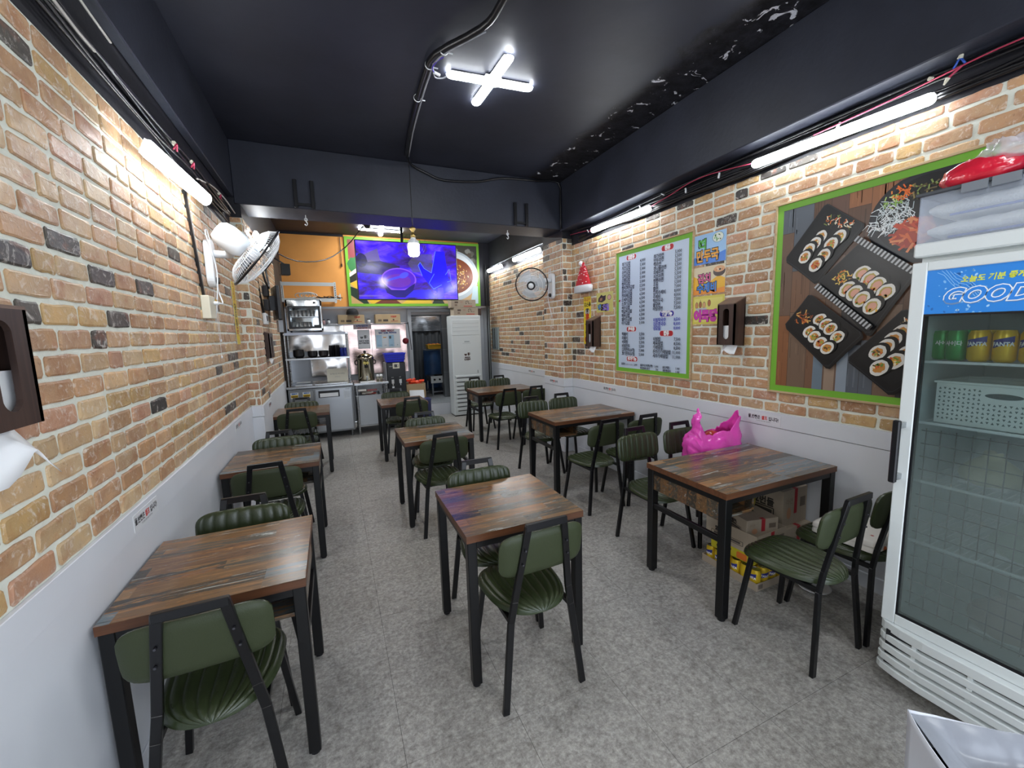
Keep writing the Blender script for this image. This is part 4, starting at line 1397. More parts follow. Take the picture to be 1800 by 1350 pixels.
cs = carton('stacked_carton', 'plain carton on the floor below the open carton', (1.34, 7.62, 0.0), 0.36, 0.34, 0.418)
lid = tag(MB().box(-0.13, 0.13, -0.09, 0.09, 0, 0.012).build('plastic_sheet', M_WHITEP, bev=0.003), 'white plastic lid leaning in front of the open carton', 'lid')
lid.location = (1.33, 7.42, 0.56)
lid.rotation_euler = (1.15, 0.05, 0.05)
ct = thing('blue_crate', 'dark blue crate on the floor before the cartons', 'crate', (1.37, 7.30, 0))
MB().box(-0.16, 0.16, -0.10, 0.12, 0, 0.50).build('body', mat('navy_plastic', '2b2f55', 0.45), ct, bev=0.006)
MB().box(-0.165, 0.165, -0.105, 0.125, 0.48, 0.505).build('rim', mat('navy_rim', '343a66', 0.4), ct)

# --- standing air conditioner with cartons on top
ac = thing('air_conditioner', 'tall white standing air conditioner in the rear right corner', 'air conditioner', (2.43, 7.98, 0), 0.0)
M_AC = mat('ac_white', 'd3d9da', 0.35)
MB().box(-0.30, 0.30, -0.15, 0.17, 0.02, 1.98).build('body', M_AC, ac, bev=0.012, seg=2)
MB().box(-0.29, 0.29, -0.13, 0.16, 0.0, 0.02).build('plinth', M_METAL, ac)
MB().box(-0.285, 0.27, -0.158, -0.150, 1.60, 1.90).build('outlet_panel', M_AC, ac, bev=0.003)
for z in (1.68, 1.755, 1.83):
    MB().box(-0.27, 0.255, -0.160, -0.158, z, z + 0.004).build('outlet_slat', mat('ac_slat_line', 'a8b0b2', 0.4), ac)
MB().box(-0.285, 0.27, -0.156, -0.150, 0.80, 1.585).build('front_panel', M_AC, ac, bev=0.003)
for k in range(9):
    MB().box(-0.235, 0.235, -0.153, -0.148, 0.10 + k * 0.082, 0.115 + k * 0.082).build('grille_slot', M_BLACKP, ac)
    MB().box(-0.26, 0.26, -0.168, -0.150, 0.117 + k * 0.082, 0.155 + k * 0.082).build('grille_slat', M_AC, ac, bev=0.004)
p = Print((2.43, 7.98 - 0.1565, 0), (1, 0, 0), (0, 0, 1), (0, -1, 0))
icon_bowl_cup(p, 0.0, 1.22, 0.13, H('4a3631'))
p.text('외부음식', 0, 1.15, 0.030, H('4a3631'), 'C', 0.006)
p.text('반입금지', 0, 1.11, 0.034, H('4a3631'), 'C', 0.008)
for k in range(6):
    p.ell(-0.075 + k * 0.028, 1.44, 0.005, 0.005, H('6d7577'))
p.rect(-0.05, 1.46, 0.055, 1.485, H('a4adb0'))
p.rect(0.20, 0.84, 0.215, 0.90, H('6d7577'))
o = p.build('sticker', M_PRINT, ac)
o.location = (-2.43, -7.98, 0)


def spicy_front(p, w, h):
    p.text('辛', w * 0.66, h * 0.40, h * 0.50, H('3a2f2b'), 'C', 0.03)
    p.text('라면', w * 0.76, h * 0.42, h * 0.15, H('3a2f2b'), 'L')
    p.rect(w * 0.50, h * 0.12, w * 0.85, h * 0.22, H('b33a30'))
    p.text('농심', w * 0.42, h * 0.66, h * 0.15, H('b33a30'), 'C')
    p.rect(w * 0.14, h * 0.56, w * 0.28, h * 0.78, H('5a4a40'))
    p.rect(w * 0.14, h * 0.22, w * 0.24, h * 0.42, H('7a6858'))


carton('ramen_carton', 'printed noodle carton directly on top of the air conditioner', (2.45, 7.98, 1.981), 0.49, 0.26, 0.150, m=M_CARDG, prints=spicy_front, rz=0.02)
carton('ramen_carton', 'printed noodle carton on top of the other, above the air conditioner', (2.41, 7.98, 2.134), 0.49, 0.26, 0.150, m=M_CARDG, prints=spicy_front, rz=-0.03)
tag(MB().box(2.72, 2.80, 7.95, 8.1, 1.985, 2.13).build('brown_jar', M_DARKWOOD, bev=0.01), 'dark brown container next to the cartons on the air conditioner', 'container')
mr = thing('wall_mirror', 'small grey-green framed mirror on the rear right brick wall', 'mirror', (XR2 - 0.008, 8.0, 1.52))
MB().box(-0.018, 0, -0.19, 0.16, -0.24, 0.22).build('frame', mat('mirror_frame', '9aa5a0', 0.3), mr)
MB().box(-0.020, -0.018, -0.17, 0.14, -0.22, 0.20).build('glass', mat('mirror_face', 'a9b4b2', 0.1, 0.8), mr)
pp = MB().cyl((3.02, 8.2, 0), (3.02, 8.2, 3.0), 0.012).cyl((3.06, 8.2, 0), (3.06, 8.2, 3.0), 0.010)
tag(pp.build('wall_pipe', M_METAL), 'dark pipes running up the corner behind the air conditioner', 'pipe')

# ---------------------------------------------------------------- green-framed picture behind the television
gb = thing('food_picture', 'wide green-bordered food picture behind the television', 'picture', (0, 0, 0))
bx0, bx1, bz0, bz1 = 0.34, 2.905, 2.19, 3.44
MB().box(bx0, bx1, YB - 0.03, YB - 0.004, bz0, bz1).build('board', M_GREENF, gb)
p = Print((bx0, YB - 0.03, bz0), (1, 0, 0), (0, 0, 1), (0, -1, 0))
W, Hq = bx1 - bx0, bz1 - bz0
p.rect(0.05, 0.05, W - 0.05, Hq - 0.05, H('caa36a'))
p.rect(0.05, 0.85, 0.75, Hq - 0.05, H('94524c'))
p.ell(0.22, 0.98, 0.17, 0.22, H('8d4347'), 0.3, jit=0.1)
p.ell(0.16, 0.75, 0.13, 0.14, H('3f7a48'), 0.2, jit=0.12)
p.poly([(0.05, 0.60), (0.40, 0.86), (0.42, 0.80), (0.05, 0.53)], H('dfe3da'))
p.poly([(0.05, 0.53), (0.42, 0.78), (0.42, 0.60), (0.05, 0.42)], H('31332e'))
p.poly([(0.05, 0.42), (0.55, 0.60), (0.75, 0.05), (0.40, 0.05)], H('e2b33a'))
p.poly([(0.05, 0.36), (0.22, 0.30), (0.36, 0.05), (0.26, 0.05), (0.05, 0.2)], H('2d3c30'))
p.poly([(0.45, 0.05), (0.75, 0.2), (0.95, 0.05)], H('6f3c30'))
p.poly([(0.95, 0.05), (1.2, 0.2), (1.5, 0.2), (1.55, 0.05)], H('e6c23e'))
p.poly([(1.55, 0.05), (1.6, 0.14), (1.75, 0.14), (1.8, 0.05)], H('2d3a30'))
p.rect(1.8, 0.05, W - 0.05, 0.5, H('c7a77b'))
p.rect(1.9, 0.45, W - 0.05, Hq - 0.05, H('4c4943'))
for k in range(14):
    p.ell(random.uniform(1.95, 2.5), random.uniform(0.9, 1.15), 0.06, 0.05, H(random.choice(['6a6a60', '8a8b84', '3b3c36', '5b5147'])), random.uniform(0, 3), jit=0.15)
p.ell(1.97, 0.60, 0.56, 0.50, H('b9c4cc'), 0.0, 40)
p.ell(1.97, 0.62, 0.50, 0.44, H('dde4e8'), 0.0, 40)
p.ell(1.97, 0.60, 0.45, 0.36, H('7f3f22'), 0.0, 40)
for k in range(150):
    a, r = random.uniform(0, 2 * pi), sqrt(random.random()) * 0.9
    p.ell(1.97 + 0.40 * r * cos(a), 0.58 + 0.30 * r * sin(a), random.uniform(0.012, 0.03), random.uniform(0.006, 0.012), H(random.choice(['e3c07a', 'd8a452', 'efe0b0', 'b4572f', 'c9822f'])), random.uniform(0, 3), 8, lift=(k % 20 == 0))
p.poly([(W - 0.22, 0.05), (W - 0.05, 0.05), (W - 0.05, 0.4), (W - 0.14, 0.42)], H('bcd4dd'))
p.build('print', M_PRINT, gb)
MB().box(2.905, XR2, YB - 0.02, YB - 0.001, 2.19, 3.47).build('black_edge_panel', M_BLACKWALL, bh)
MB().box(-0.71, 0.33, YB - 0.006, YB - 0.001, 3.43, 3.47).build('painted_shadow_gap', M_BLACKWALL, bh)  # solid black strip standing in for a shaded gap under the ceiling

# ---------------------------------------------------------------- television
tv = thing('television', 'large flat television showing a blue-violet picture, hung from the ceiling', 'television', (0, 0, 0))
TXa, TXb, TZa, TZb, TYv = 0.365, 1.735, 2.118, 2.895, 5.9
MB().box(TXa, TXb, TYv, TYv + 0.045, TZa, TZb).build('bezel', M_BLACKP, tv, bev=0.004)
MB().cyl((0.99, 5.98, 2.9), (0.99, 5.98, ZC), 0.018).box(0.86, 1.12, 5.94, 5.96, 2.3, 2.9).build('ceiling_mount', M_METALL, tv)


def screen_mat():
    m, nt, pb_ = newmat('screen_picture')
    pos = node(nt, 'TexCoord').outputs['Object']
    n1 = node(nt, 'TexNoise', {'Vector': node(nt, 'VectorMath', {0: pos, 1: (2.0, 1.0, 5.0)}, operation='MULTIPLY').outputs[0], 'Scale': 1.4, 'Detail': 5.0, 'Roughness': 0.6, 'Distortion': 0.6})
    c = ramp(nt, n1.outputs[0], [(0.30, H('16102c')), (0.42, H('3a1f86')), (0.52, H('3418d8')), (0.62, H('5a3be8')), (0.72, H('6f5cc0'))])
    col = mix(nt, 0.82, node(nt, 'Attribute', attribute_name='Col').outputs['Color'], c, 'MIX')
    a = node(nt, 'Attribute', attribute_name='Col')
    col = mix(nt, a.outputs['Alpha'], c, a.outputs['Color'])
    nt.links.new(col, pb_.inputs['Emission Color'])
    pb_.inputs['Emission Strength'].default_value = 0.85
    pb_.inputs['Base Color'].default_value = (0.01, 0.01, 0.012, 1)
    pb_.inputs['Roughness'].default_value = 0.12
    return m


p = Print((TXa + 0.012, TYv, TZa + 0.014), (1, 0, 0), (0, 0, 1), (0, -1, 0))
W, Hq = TXb - TXa - 0.024, TZb - TZa - 0.026


def C(h, a=1.0):
    return H(h, a)


p.rect(0, 0, W, Hq, C('3018c8', 0.0))
p.poly([(0, 0.52), (0.12, 0.56), (0.25, 0.62), (0.3, 0.5), (0.55, 0.44), (0.55, 0.30), (0.0, 0.34)], C('2a2738', 0.85))
p.poly([(0.1, 0.58), (0.27, 0.66), (0.30, 0.50), (0.14, 0.48)], C('5c5470', 0.8))
p.ell(0.06, 0.50, 0.07, 0.09, C('131318', 0.9))
p.poly([(0.75, 0.60), (1.0, 0.62), (1.0, 0.38), (0.72, 0.36), (0.66, 0.48)], C('4a4660', 0.7))
p.ell(0.53, 0.26, 0.235, 0.155, C('7a4bd8', 0.9), n=30)
p.ell(0.53, 0.265, 0.215, 0.135, C('4a1fb4', 0.95), n=30)
p.ell(0.52, 0.245, 0.17, 0.09, C('5f2a9c', 0.9), n=24)
p.poly([(0.31, 0.22), (0.36, 0.08), (0.48, 0.02), (0.60, 0.02), (0.70, 0.09), (0.75, 0.22), (0.6, 0.12), (0.42, 0.12)], C('1b1260', 0.95))
p.line([(0.36, 0.24), (0.45, 0.27), (0.55, 0.30)], 0.028, C('4040ff', 1))
p.ell(0.60, 0.32, 0.065, 0.036, C('4646f4', 1), 0.4)
p.poly([(0.85, 0.32), (0.80, 0.46), (0.83, 0.50), (0.88, 0.42), (0.98, 0.36), (1.05, 0.66), (1.18, 0.66), (1.22, 0.30), (1.30, 0.14), (1.10, 0.06), (0.98, 0.14)], C('1c14f0', 0.95))
p.line([(0.85, 0.32), (0.80, 0.46), (0.83, 0.50), (0.88, 0.42), (0.98, 0.36), (1.05, 0.66)], 0.006, C('5a7aff', 1))
p.line([(1.02, 0.35), (0.94, 0.22), (1.0, 0.14), (1.12, 0.20)], 0.006, C('5a7aff', 1))
p.poly([(0.6, 0.02), (0.72, 0.12), (0.95, 0.13), (1.02, 0.02)], C('2a22e8', 0.9))
p.poly([(1.06, 0.0), (1.06, 0.16), (1.14, 0.16), (1.15, 0.0)], C('4433f0', 0.9))
p.line([(1.18, 0.34), (1.24, 0.42), (1.26, 0.26), (1.2, 0.24)], 0.006, C('5a7aff', 1))
p.rect(0, 0.03, 0.30, 0.05, C('6a5aa8', 0.6))
p.build('screen', screen_mat(), tv)

# ---------------------------------------------------------------- framed boards on the right wall
M_FRAMEW = wood_mat('pale_frame_wood', 'a98d68', 'cbb28a', 0.5, 'Y')
XB = XR - 0.002


def wall_board(name, label, cat, y0, y1, z0, z1):
    t = thing(name, label, cat)
    fx0, fx1 = XB - 0.022, XB
    for (a, b, c, d) in ((y0, y1, z1 - 0.014, z1), (y0, y1, z0, z0 + 0.014), (y0, y0 + 0.014, z0 + 0.014, z1 - 0.014), (y1 - 0.014, y1, z0 + 0.014, z1 - 0.014)):
        MB().box(fx0, fx1, a, b, c, d).build('frame', M_FRAMEW, t, bev=0.002)
    MB().box(XB - 0.012, XB, y0 + 0.013, y1 - 0.013, z0 + 0.013, z1 - 0.013).build('green_border', M_GREENF, t)
    return t, Print((XB - 0.012, y1, z0), (0, -1, 0), (0, 0, 1), (-1, 0, 0))


mbd, p = wall_board('menu_board', 'tall menu board with a green border and two price columns on the right wall', 'menu board', 2.725, 3.795, 1.16, 2.46)
W, Hq = 1.07, 1.30
p.rect(0.055, 0.055, W - 0.055, Hq - 0.055, H('c5d3e6'))
INK, INKB = H('2f3646'), H('3b3fae')


def pill(x, z, txt, col='b3242e', w=0.15):
    p.rect(x - w / 2 - .004, z - 0.029, x + w / 2 + .004, z + 0.029, H('e9d9e0'), 0.028)
    p.rect(x - w / 2, z - 0.025, x + w / 2, z + 0.025, H(col), 0.024)
    p.text(txt, x, z - 0.014, 0.044, H('f2f2f2'), 'C', 0.0035, 0.85)


def rows(items, x, xr, z0, z1, col=INK, size=0.043):
    n = len(items)
    for k, (a, b) in enumerate(items):
        z = z0 + (z1 - z0) * k / max(1, n - 1) - 1.16 - 0.018
        p.text(a, x, z, size, col, 'L', 0.0011, 0.86)
        p.text(b, xr, z, size, col, 'R', 0.0009, 0.84)


pill(0.255, 2.372 - 1.16, '김밥류')
pill(0.762, 2.372 - 1.16, '면류')
pill(0.265, 1.631 - 1.16, '분식류')
pill(0.278, 1.315 - 1.16, '추가메뉴', w=0.17)
pill(0.767, 1.766 - 1.16, '계절메뉴', '2a2f96', 0.18)
pill(0.766, 1.582 - 1.16, '밥류', w=0.17)
rows([('최가김밥', '4,000'), ('치즈김밥', '5,000'), ('유부김밥', '5,000'), ('김치김밥', '5,000'), ('스팸김밥', '5,000'), ('참치김밥', '5,000'), ('참치고추김밥', '5,500'), ('돈까스김밥', '5,500'), ('진미채김밥', '6,500'), ('소세지김밥', '6,500'), ('소고기김밥', '6,500'), ('새우김밥', '6,500'), ('떡갈비김밥', '6,500'), ('제육김밥', '6,500'), ('샐러드김밥', '6,500'), ('아가김밥', '3,000')], 0.108, 0.470, 2.318, 1.698)
rows([('떡볶이', '5,500'), ('라볶이', '5,500'), ('어묵탕', '5,500'), ('비빔만두', '5,500'), ('김치만두(6개)', '5,000'), ('고기만두(6개)', '5,000')], 0.115, 0.472, 1.581, 1.372)
rows([('최가라면', '5,000'), ('만두라면', '5,500'), ('떡라면', '5,500'), ('콩나물라면', '5,500'), ('파채라면', '5,500'), ('치즈라면', '5,500'), ('짬뽕라면', '5,500'), ('우동', '5,500'), ('쫄면', '7,000'), ('김치수제비', '8,000'), ('수제비', '8,000'), ('떡만두국', '7,500'), ('물냉면', '7,500'), ('비빔냉면', '7,500')], 0.590, 0.942, 2.318, 1.822)
rows([('비빔막국수', '8,500'), ('검은콩국수', '8,000'), ('냉모밀', '8,000')], 0.597, 0.945, 1.715, 1.634, INKB)
rows([('비빔밥', '7,500'), ('제육덮밥', '8,500'), ('카레덮밥', '8,500'), ('돈까스카레덮밥', '11,000'), ('새우카레덮밥', '11,000')], 0.600, 0.952, 1.531, 1.367)
rows([('음료수', '2,000')], 0.118, 0.375, 1.267, 1.267, size=0.028)
p.text('(콜라,사이다,환타)', 0.20, 1.267 - 1.178, 0.018, INK, 'L', 0, 0.8)
rows([('슬라이스치즈(1장)', '1,000'), ('청양고추 추가', '700')], 0.421, 0.679, 1.268, 1.236, size=0.028)
rows([('삶은계란', '1,000'), ('계란후라이', '1,000')], 0.737, 0.951, 1.266, 1.234, size=0.028)
p.ell(0.085, 2.318 - 1.178 - 0.372 + 0.01, 0.016, 0.009, H('8a1f3c'), 0.5)
p.build('menu_print', M_PRINT, mbd)

pbd, p = wall_board('roll_picture', 'large green-bordered picture of black plates of rice rolls on planks', 'picture', 0.935, 2.01, 1.15, 2.46)
W, Hq = 1.075, 1.31
rr = random.Random(21)
p.rect(0.055, 0.055, W - 0.055, Hq - 0.055, H('2e241e'))
p.k = 2
# plank backdrop
x = 0.055
pcs = ['5d4334', '7b5a45', '4b3a33', '6e5647', '8a5a3a', '5a6068', '3f3a3a', '77604f', '60463a']
while x < W - 0.056:
    w = min(rr.uniform(0.07, 0.12), W - 0.055 - x)
    z = 0.055
    while z < Hq - 0.056:
        h = min(rr.uniform(0.25, 0.6), Hq - 0.055 - z)
        c = H(rr.choice(pcs))
        p.rect(x, z, x + w - 0.002, z + h - 0.002, c, lift=False)
        for k in range(7):
            a = x + rr.uniform(0.004, w - 0.010)
            q = rr.uniform(0.6, 1.5)
            zz = z + rr.uniform(0, h * 0.6)
            p.k = 3
            p.rect(a, zz, a + rr.uniform(0.002, 0.008), min(z + h - .003, zz + rr.uniform(0.04, 0.25)), tuple(min(1, v * q) for v in c[:3]) + (1,), lift=False)
            p.k = 2
        z += h
    x += w
p.k = 4
# slate-blue planks near the lower edge
for a, b, c in ((0.30, 0.36, '6f7f8c'), (0.44, 0.50, '8f9aa6'), (0.37, 0.43, '9b8573')):
    p.rect(a, 0.055, b, 0.33, H(c))


def plate(pts, c='0d0e11'):
    cx, cy = sum(q[0] for q in pts) / 4, sum(q[1] for q in pts) / 4
    def inset(k):
        out = []
        n = len(pts)
        for i in range(n):
            a, b = pts[i], pts[(i + 1) % n]
            for t in (0.05, 0.35, 0.65, 0.95):
                bow = 0.012 * sin(pi * t)
                px_, py_ = a[0] + (b[0] - a[0]) * t, a[1] + (b[1] - a[1]) * t
                out.append((cx + (px_ - cx) * (k - bow), cy + (py_ - cy) * (k - bow)))
        return out
    p.poly([(a + 0.008, b - 0.010) for a, b in inset(1.02)], H('0c0a0a'))
    p.poly(inset(1.0), H('24262b'))
    p.poly(inset(0.975), H(c))
    p.poly(inset(0.80), H('131417'))


def roll(cx, cy, r, rot=0.9, kind=0):
    r *= 1.16
    p.ell(cx + r * 0.25, cy + r * 0.20, r * 1.0, r * 0.82, H('0d0f10'), rot)
    p.ell(cx, cy, r, r * 0.80, H('14170f'), rot)
    p.ell(cx, cy, r * 0.92, r * 0.72, H('e4e1da'), rot, jit=0.04)
    if kind == 0:
        p.ell(cx, cy, r * 0.60, r * 0.46, H('c8893f'), rot, jit=0.12)
        cs = ['d9682c', 'e8b23c', '6f8f3a', 'c9452c', 'efe3c0', '5b4a2a', '8fae4a']
        for k in range(12):
            a, q = rr.uniform(0, 6.28), sqrt(rr.random()) * 0.50
            p.ell(cx + r * q * cos(a), cy + r * q * 0.8 * sin(a), r * rr.uniform(0.10, 0.22), r * rr.uniform(0.06, 0.12), H(rr.choice(cs)), rr.uniform(0, 3), 8, lift=(k % 4 == 0))
    else:
        p.ell(cx, cy, r * 0.64, r * 0.50, H('b9a04e'), rot, jit=0.10)
        p.ell(cx + r * .05, cy, r * 0.46, r * 0.36, H('e0a58e'), rot)
        for k in range(5):
            p.ell(cx + r * rr.uniform(-.5, .5), cy - r * rr.uniform(0.2, 0.45), r * 0.16, r * 0.09, H(rr.choice(['6f8f3a', 'e8b23c', 'd9682c'])), rr.uniform(0, 3), 8, lift=(k == 0))


def garnish(cx, cy, r, cols, n=26):
    for k in range(n):
        a, q = rr.uniform(0, 6.28), sqrt(rr.random()) * r
        t = rr.uniform(0, pi)
        L = r * rr.uniform(0.25, 0.6)
        x0, y0 = cx + q * cos(a), cy + q * sin(a) * 0.8
        p.line([(x0 - L * cos(t) / 2, y0 - L * sin(t) / 2), (x0 + L * cos(t) / 2, y0 + L * sin(t) / 2)], r * 0.12, H(rr.choice(cols)), lift=(k % 6 == 0))


BX1 = W - 0.056
# round noodle bowl, upper right
def clip(pts):
    return [(min(a, BX1), min(b, Hq - 0.056)) for a, b in pts]


def cell(cx, cy, rx, ry, col, n=40):
    p.poly(clip([(cx + rx * cos(2 * pi * i / n), cy + ry * sin(2 * pi * i / n)) for i in range(n)]), H(col))


cell(0.82, 1.035, 0.265, 0.24, '1a1b20')
cell(0.82, 1.035, 0.250, 0.225, '22242a')
cell(0.82, 1.045, 0.225, 0.200, '0e0f12')
for k in range(90):
    a, q = rr.uniform(0, 6.28), sqrt(rr.random()) * 0.085
    x0, y0 = 0.665 + q * cos(a), 1.045 + q * sin(a)
    t = rr.uniform(0, pi)
    p.line([(x0, y0), (x0 + 0.035 * cos(t), y0 + 0.035 * sin(t)), (x0 + 0.055 * cos(t + 0.7), y0 + 0.055 * sin(t + 0.7))], 0.0035, H(rr.choice(['e6ecee', 'cfd9dc', 'f3f6f6', 'b9c6ca'])), lift=(k % 12 == 0))
p.ell(0.77, 0.955, 0.095, 0.075, H('a83a22'), jit=0.1)
garnish(0.77, 0.955, 0.10, ['c8472a', 'd96a3a', 'a6301e', 'e08a58'], 60)
garnish(0.665, 1.145, 0.045, ['8fb24a', 'b5cc74', '6f9a3c', 'd5e0a0'], 26)
garnish(0.705, 1.185, 0.05, ['e0742c', 'ec8f3c', 'd65f22'], 30)
garnish(0.80, 1.17, 0.06, ['6b5a3c', '8a7a4c', '54462c', '7d8f4a'], 30)
garnish(0.90, 1.06, 0.07, ['b9a05a', '7d8f4a', '8a5a3a', 'd9c68a'], 30)
# plates
plate([(0.322, 1.237), (0.539, 1.056), (0.286, 0.746), (0.079, 0.928)])
for a, b in ((0.366, 1.115), (0.442, 1.070)):
    garnish(a, b, 0.045, ['e0742c', 'e8dcc0', '7d8f4a', '2a2a22', 'd9682c', 'f0ead8'], 30)
for a, b in ((0.303, 1.032), (0.271, 0.998), (0.236, 0.966), (0.213, 0.922)):
    roll(a, b, 0.040)
for a, b in ((0.410, 1.008), (0.367, 0.972), (0.330, 0.911), (0.285, 0.862)):
    roll(a, b, 0.043)
plate([(0.525, 0.953), (0.79, 0.735), (0.603, 0.405), (0.304, 0.751)])
garnish(0.454, 0.757, 0.055, ['e0a23c', 'c9682c', 'e8c860', '5b6a2a'], 40)
for a, b in ((0.548, 0.769), (0.590, 0.734), (0.627, 0.695), (0.672, 0.651)):
    roll(a, b, 0.048, 0.8, 1)
for a, b in ((0.480, 0.688), (0.519, 0.660), (0.558, 0.621), (0.612, 0.575)):
    roll(a, b, 0.047, 0.8, 1)
plate([(0.265, 0.684), (0.582, 0.417), (0.398, 0.199), (0.108, 0.477)])
garnish(0.235, 0.525, 0.055, ['8a4a2a', 'c9682c', 'e0b060', '5a3020'], 40)
for a, b in ((0.337, 0.510), (0.375, 0.477), (0.405, 0.450), (0.447, 0.399)):
    roll(a, b, 0.041, 0.7)
for a, b in ((0.280, 0.433), (0.313, 0.400), (0.352, 0.360), (0.395, 0.329)):
    roll(a, b, 0.041, 0.7)
plate([(0.770, 0.560), (1.015, 0.33), (0.735, 0.075), (0.507, 0.263)])
garnish(0.80, 0.475, 0.045, ['e0c080', 'efe6d0', 'c9682c'], 30)
for a, b in ((0.765, 0.425), (0.730, 0.385), (0.700, 0.345), (0.665, 0.310)):
    roll(a, b, 0.045, 0.8)
for a, b in ((0.84, 0.35), (0.80, 0.31), (0.75, 0.265), (0.680, 0.222)):
    roll(a, b, 0.048, 0.8)
# striped cloth strips between the plates
for (a, b), (c, d) in (((0.505, 0.965), (0.83, 0.70)), ((0.30, 0.715), (0.615, 0.435))):
    L = math.hypot(c - a, d - b)
    ux, uy = (c - a) / L, (d - b) / L
    vx, vy = -uy * 0.034, ux * 0.034
    for k in range(int(L / 0.022)):
        s0, s1 = k * 0.022, k * 0.022 + 0.011
        p.poly([(a + ux * s0, b + uy * s0), (a + ux * s1, b + uy * s1), (a + ux * s1 + vx, b + uy * s1 + vy), (a + ux * s0 + vx, b + uy * s0 + vy)], H('b9bbbd'), lift=(k == 0))
        p.poly([(a + ux * s1, b + uy * s1), (a + ux * (s1 + .011), b + uy * (s1 + .011)), (a + ux * (s1 + .011) + vx, b + uy * (s1 + .011) + vy), (a + ux * s1 + vx, b + uy * s1 + vy)], H('2c2c2e'), lift=False)
p.build('picture_print', M_PRINT, pbd)


# ---------------------------------------------------------------- film posters and stickers
def poster(name, label, y1, y0, z0, z1, fn, x=None, n=(-1, 0, 0), u=(0, -1, 0), cat='poster', base='e8e8e8'):
    """flat film on the bricks, its left edge at y1 when seen from the room"""
    x = (XR - 0.0085) if x is None else x
    o = tag(MB().box(min(x, x + 0.0015 * -n[0]), max(x, x + 0.0015 * -n[0]), min(y0, y1), max(y0, y1), z0, z1).build(name, mat(name + '_film', base, 0.4)), label, cat)
    p = Print((x, y1, z0), u, (0, 0, 1), n)
    fn(p, abs(y1 - y0), z1 - z0)
    p.build('print', M_PRINT, o)
    return o


def po1(p, w, h):
    p.rect(0, 0, w, h, H('9cc4ea'))
    p.poly([(0, 0), (w, 0), (w, h * 0.35), (w * 0.6, h * 0.22), (w * 0.3, h * 0.30), (0, h * 0.25)], H('3f7fd8'))
    p.ell(w * 0.76, h * 0.80, w * 0.17, h * 0.17, H('6f8fae'))
    p.ell(w * 0.76, h * 0.80, w * 0.155, h * 0.155, H('dfe6dc'))
    for k in range(14):
        p.ell(w * (0.76 + random.uniform(-.1, .1)), h * (0.80 + random.uniform(-.1, .1)), w * 0.03, h * 0.02, H(random.choice(['4c9a44', 'f2efe6', 'cfd9c0', '77b060'])), random.uniform(0, 3), 8, lift=(k == 0))
    p.text('떡', w * 0.16, h * 0.50, h * 0.40, H('1c1a20'), 'L', 0.014, 0.95)
    p.text('떡', w * 0.16, h * 0.50, h * 0.40, H('4fae38'), 'L', 0.004, 0.95)
    p.text('만두국', w * 0.10, h * 0.12, h * 0.42, H('f0f0f0'), 'L', 0.022, 0.80)
    p.text('만두국', w * 0.10, h * 0.12, h * 0.42, H('1c1a20'), 'L', 0.014, 0.80)
    p.text('만두국', w * 0.10, h * 0.12, h * 0.42, H('e8a22c'), 'L', 0.004, 0.80)


def po2(p, w, h):
    p.rect(0, 0, w, h, H('d8c9a8'))
    p.poly([(0, 0), (w, 0), (w, h * 0.5), (w * 0.8, h * 0.62), (w * 0.5, h * 0.4), (0, h * 0.7)], H('e8b01e'))
    p.poly([(0, 0), (w, 0), (w, h * 0.2), (w * 0.4, h * 0.1), (0, h * 0.22)], H('e8902c'))
    p.ell(w * 0.82, h * 0.76, w * 0.18, h * 0.18, H('3c2a26'))
    p.ell(w * 0.82, h * 0.84, w * 0.165, h * 0.11, H('d8a070'))
    for k in range(10):
        p.ell(w * (0.82 + random.uniform(-.1, .1)), h * (0.84 + random.uniform(-.06, .06)), w * 0.03, h * 0.02, H(random.choice(['e8c8a0', 'c87848', 'f0e0c8'])), random.uniform(0, 3), 8, lift=(k == 0))
    for t, y, c, x in (('김치', 0.44, 'd0508c', 0.16), ('수제비', 0.10, '2f7fd8', 0.14)):
        p.text(t, w * x, h * y, h * 0.36, H('1c1a20'), 'L', 0.014, 0.90)
        p.text(t, w * x, h * y, h * 0.36, H(c), 'L', 0.005, 0.90)


def po3(p, w, h):
    p.rect(0, 0, w, h, H('d8cc5a'))
    p.rect(w * 0.06, h * 0.08, w * 0.94, h * 0.92, H('e2d878'))
    for x, y, c in ((0.10, 0.60, 'c98a5a'), (0.22, 0.62, 'a8643c'), (0.34, 0.60, 'd8a878'), (0.50, 0.66, 'b06a40')):
        p.ell(w * (x + 0.04), h * (y + 0.08), w * 0.05, h * 0.12, H('5a4636'))
        p.ell(w * (x + 0.04), h * (y + 0.08), w * 0.042, h * 0.10, H(c))
    p.line([(w * .26, h * .7), (w * .26, h * .88)], 0.004, H('5a4636'))
    p.poly([(w * .10, h * .58), (w * .48, h * .58), (w * .40, h * .42), (w * .18, h * .42)], H('b9bcc4'))
    for t, c, b in (('어묵탕', '33182e', 0.018), ('어묵탕', 'cf3fae', 0.008)):
        p.text(t, w * 0.06, h * 0.14, h * 0.42, H(c), 'L', b, 0.88)


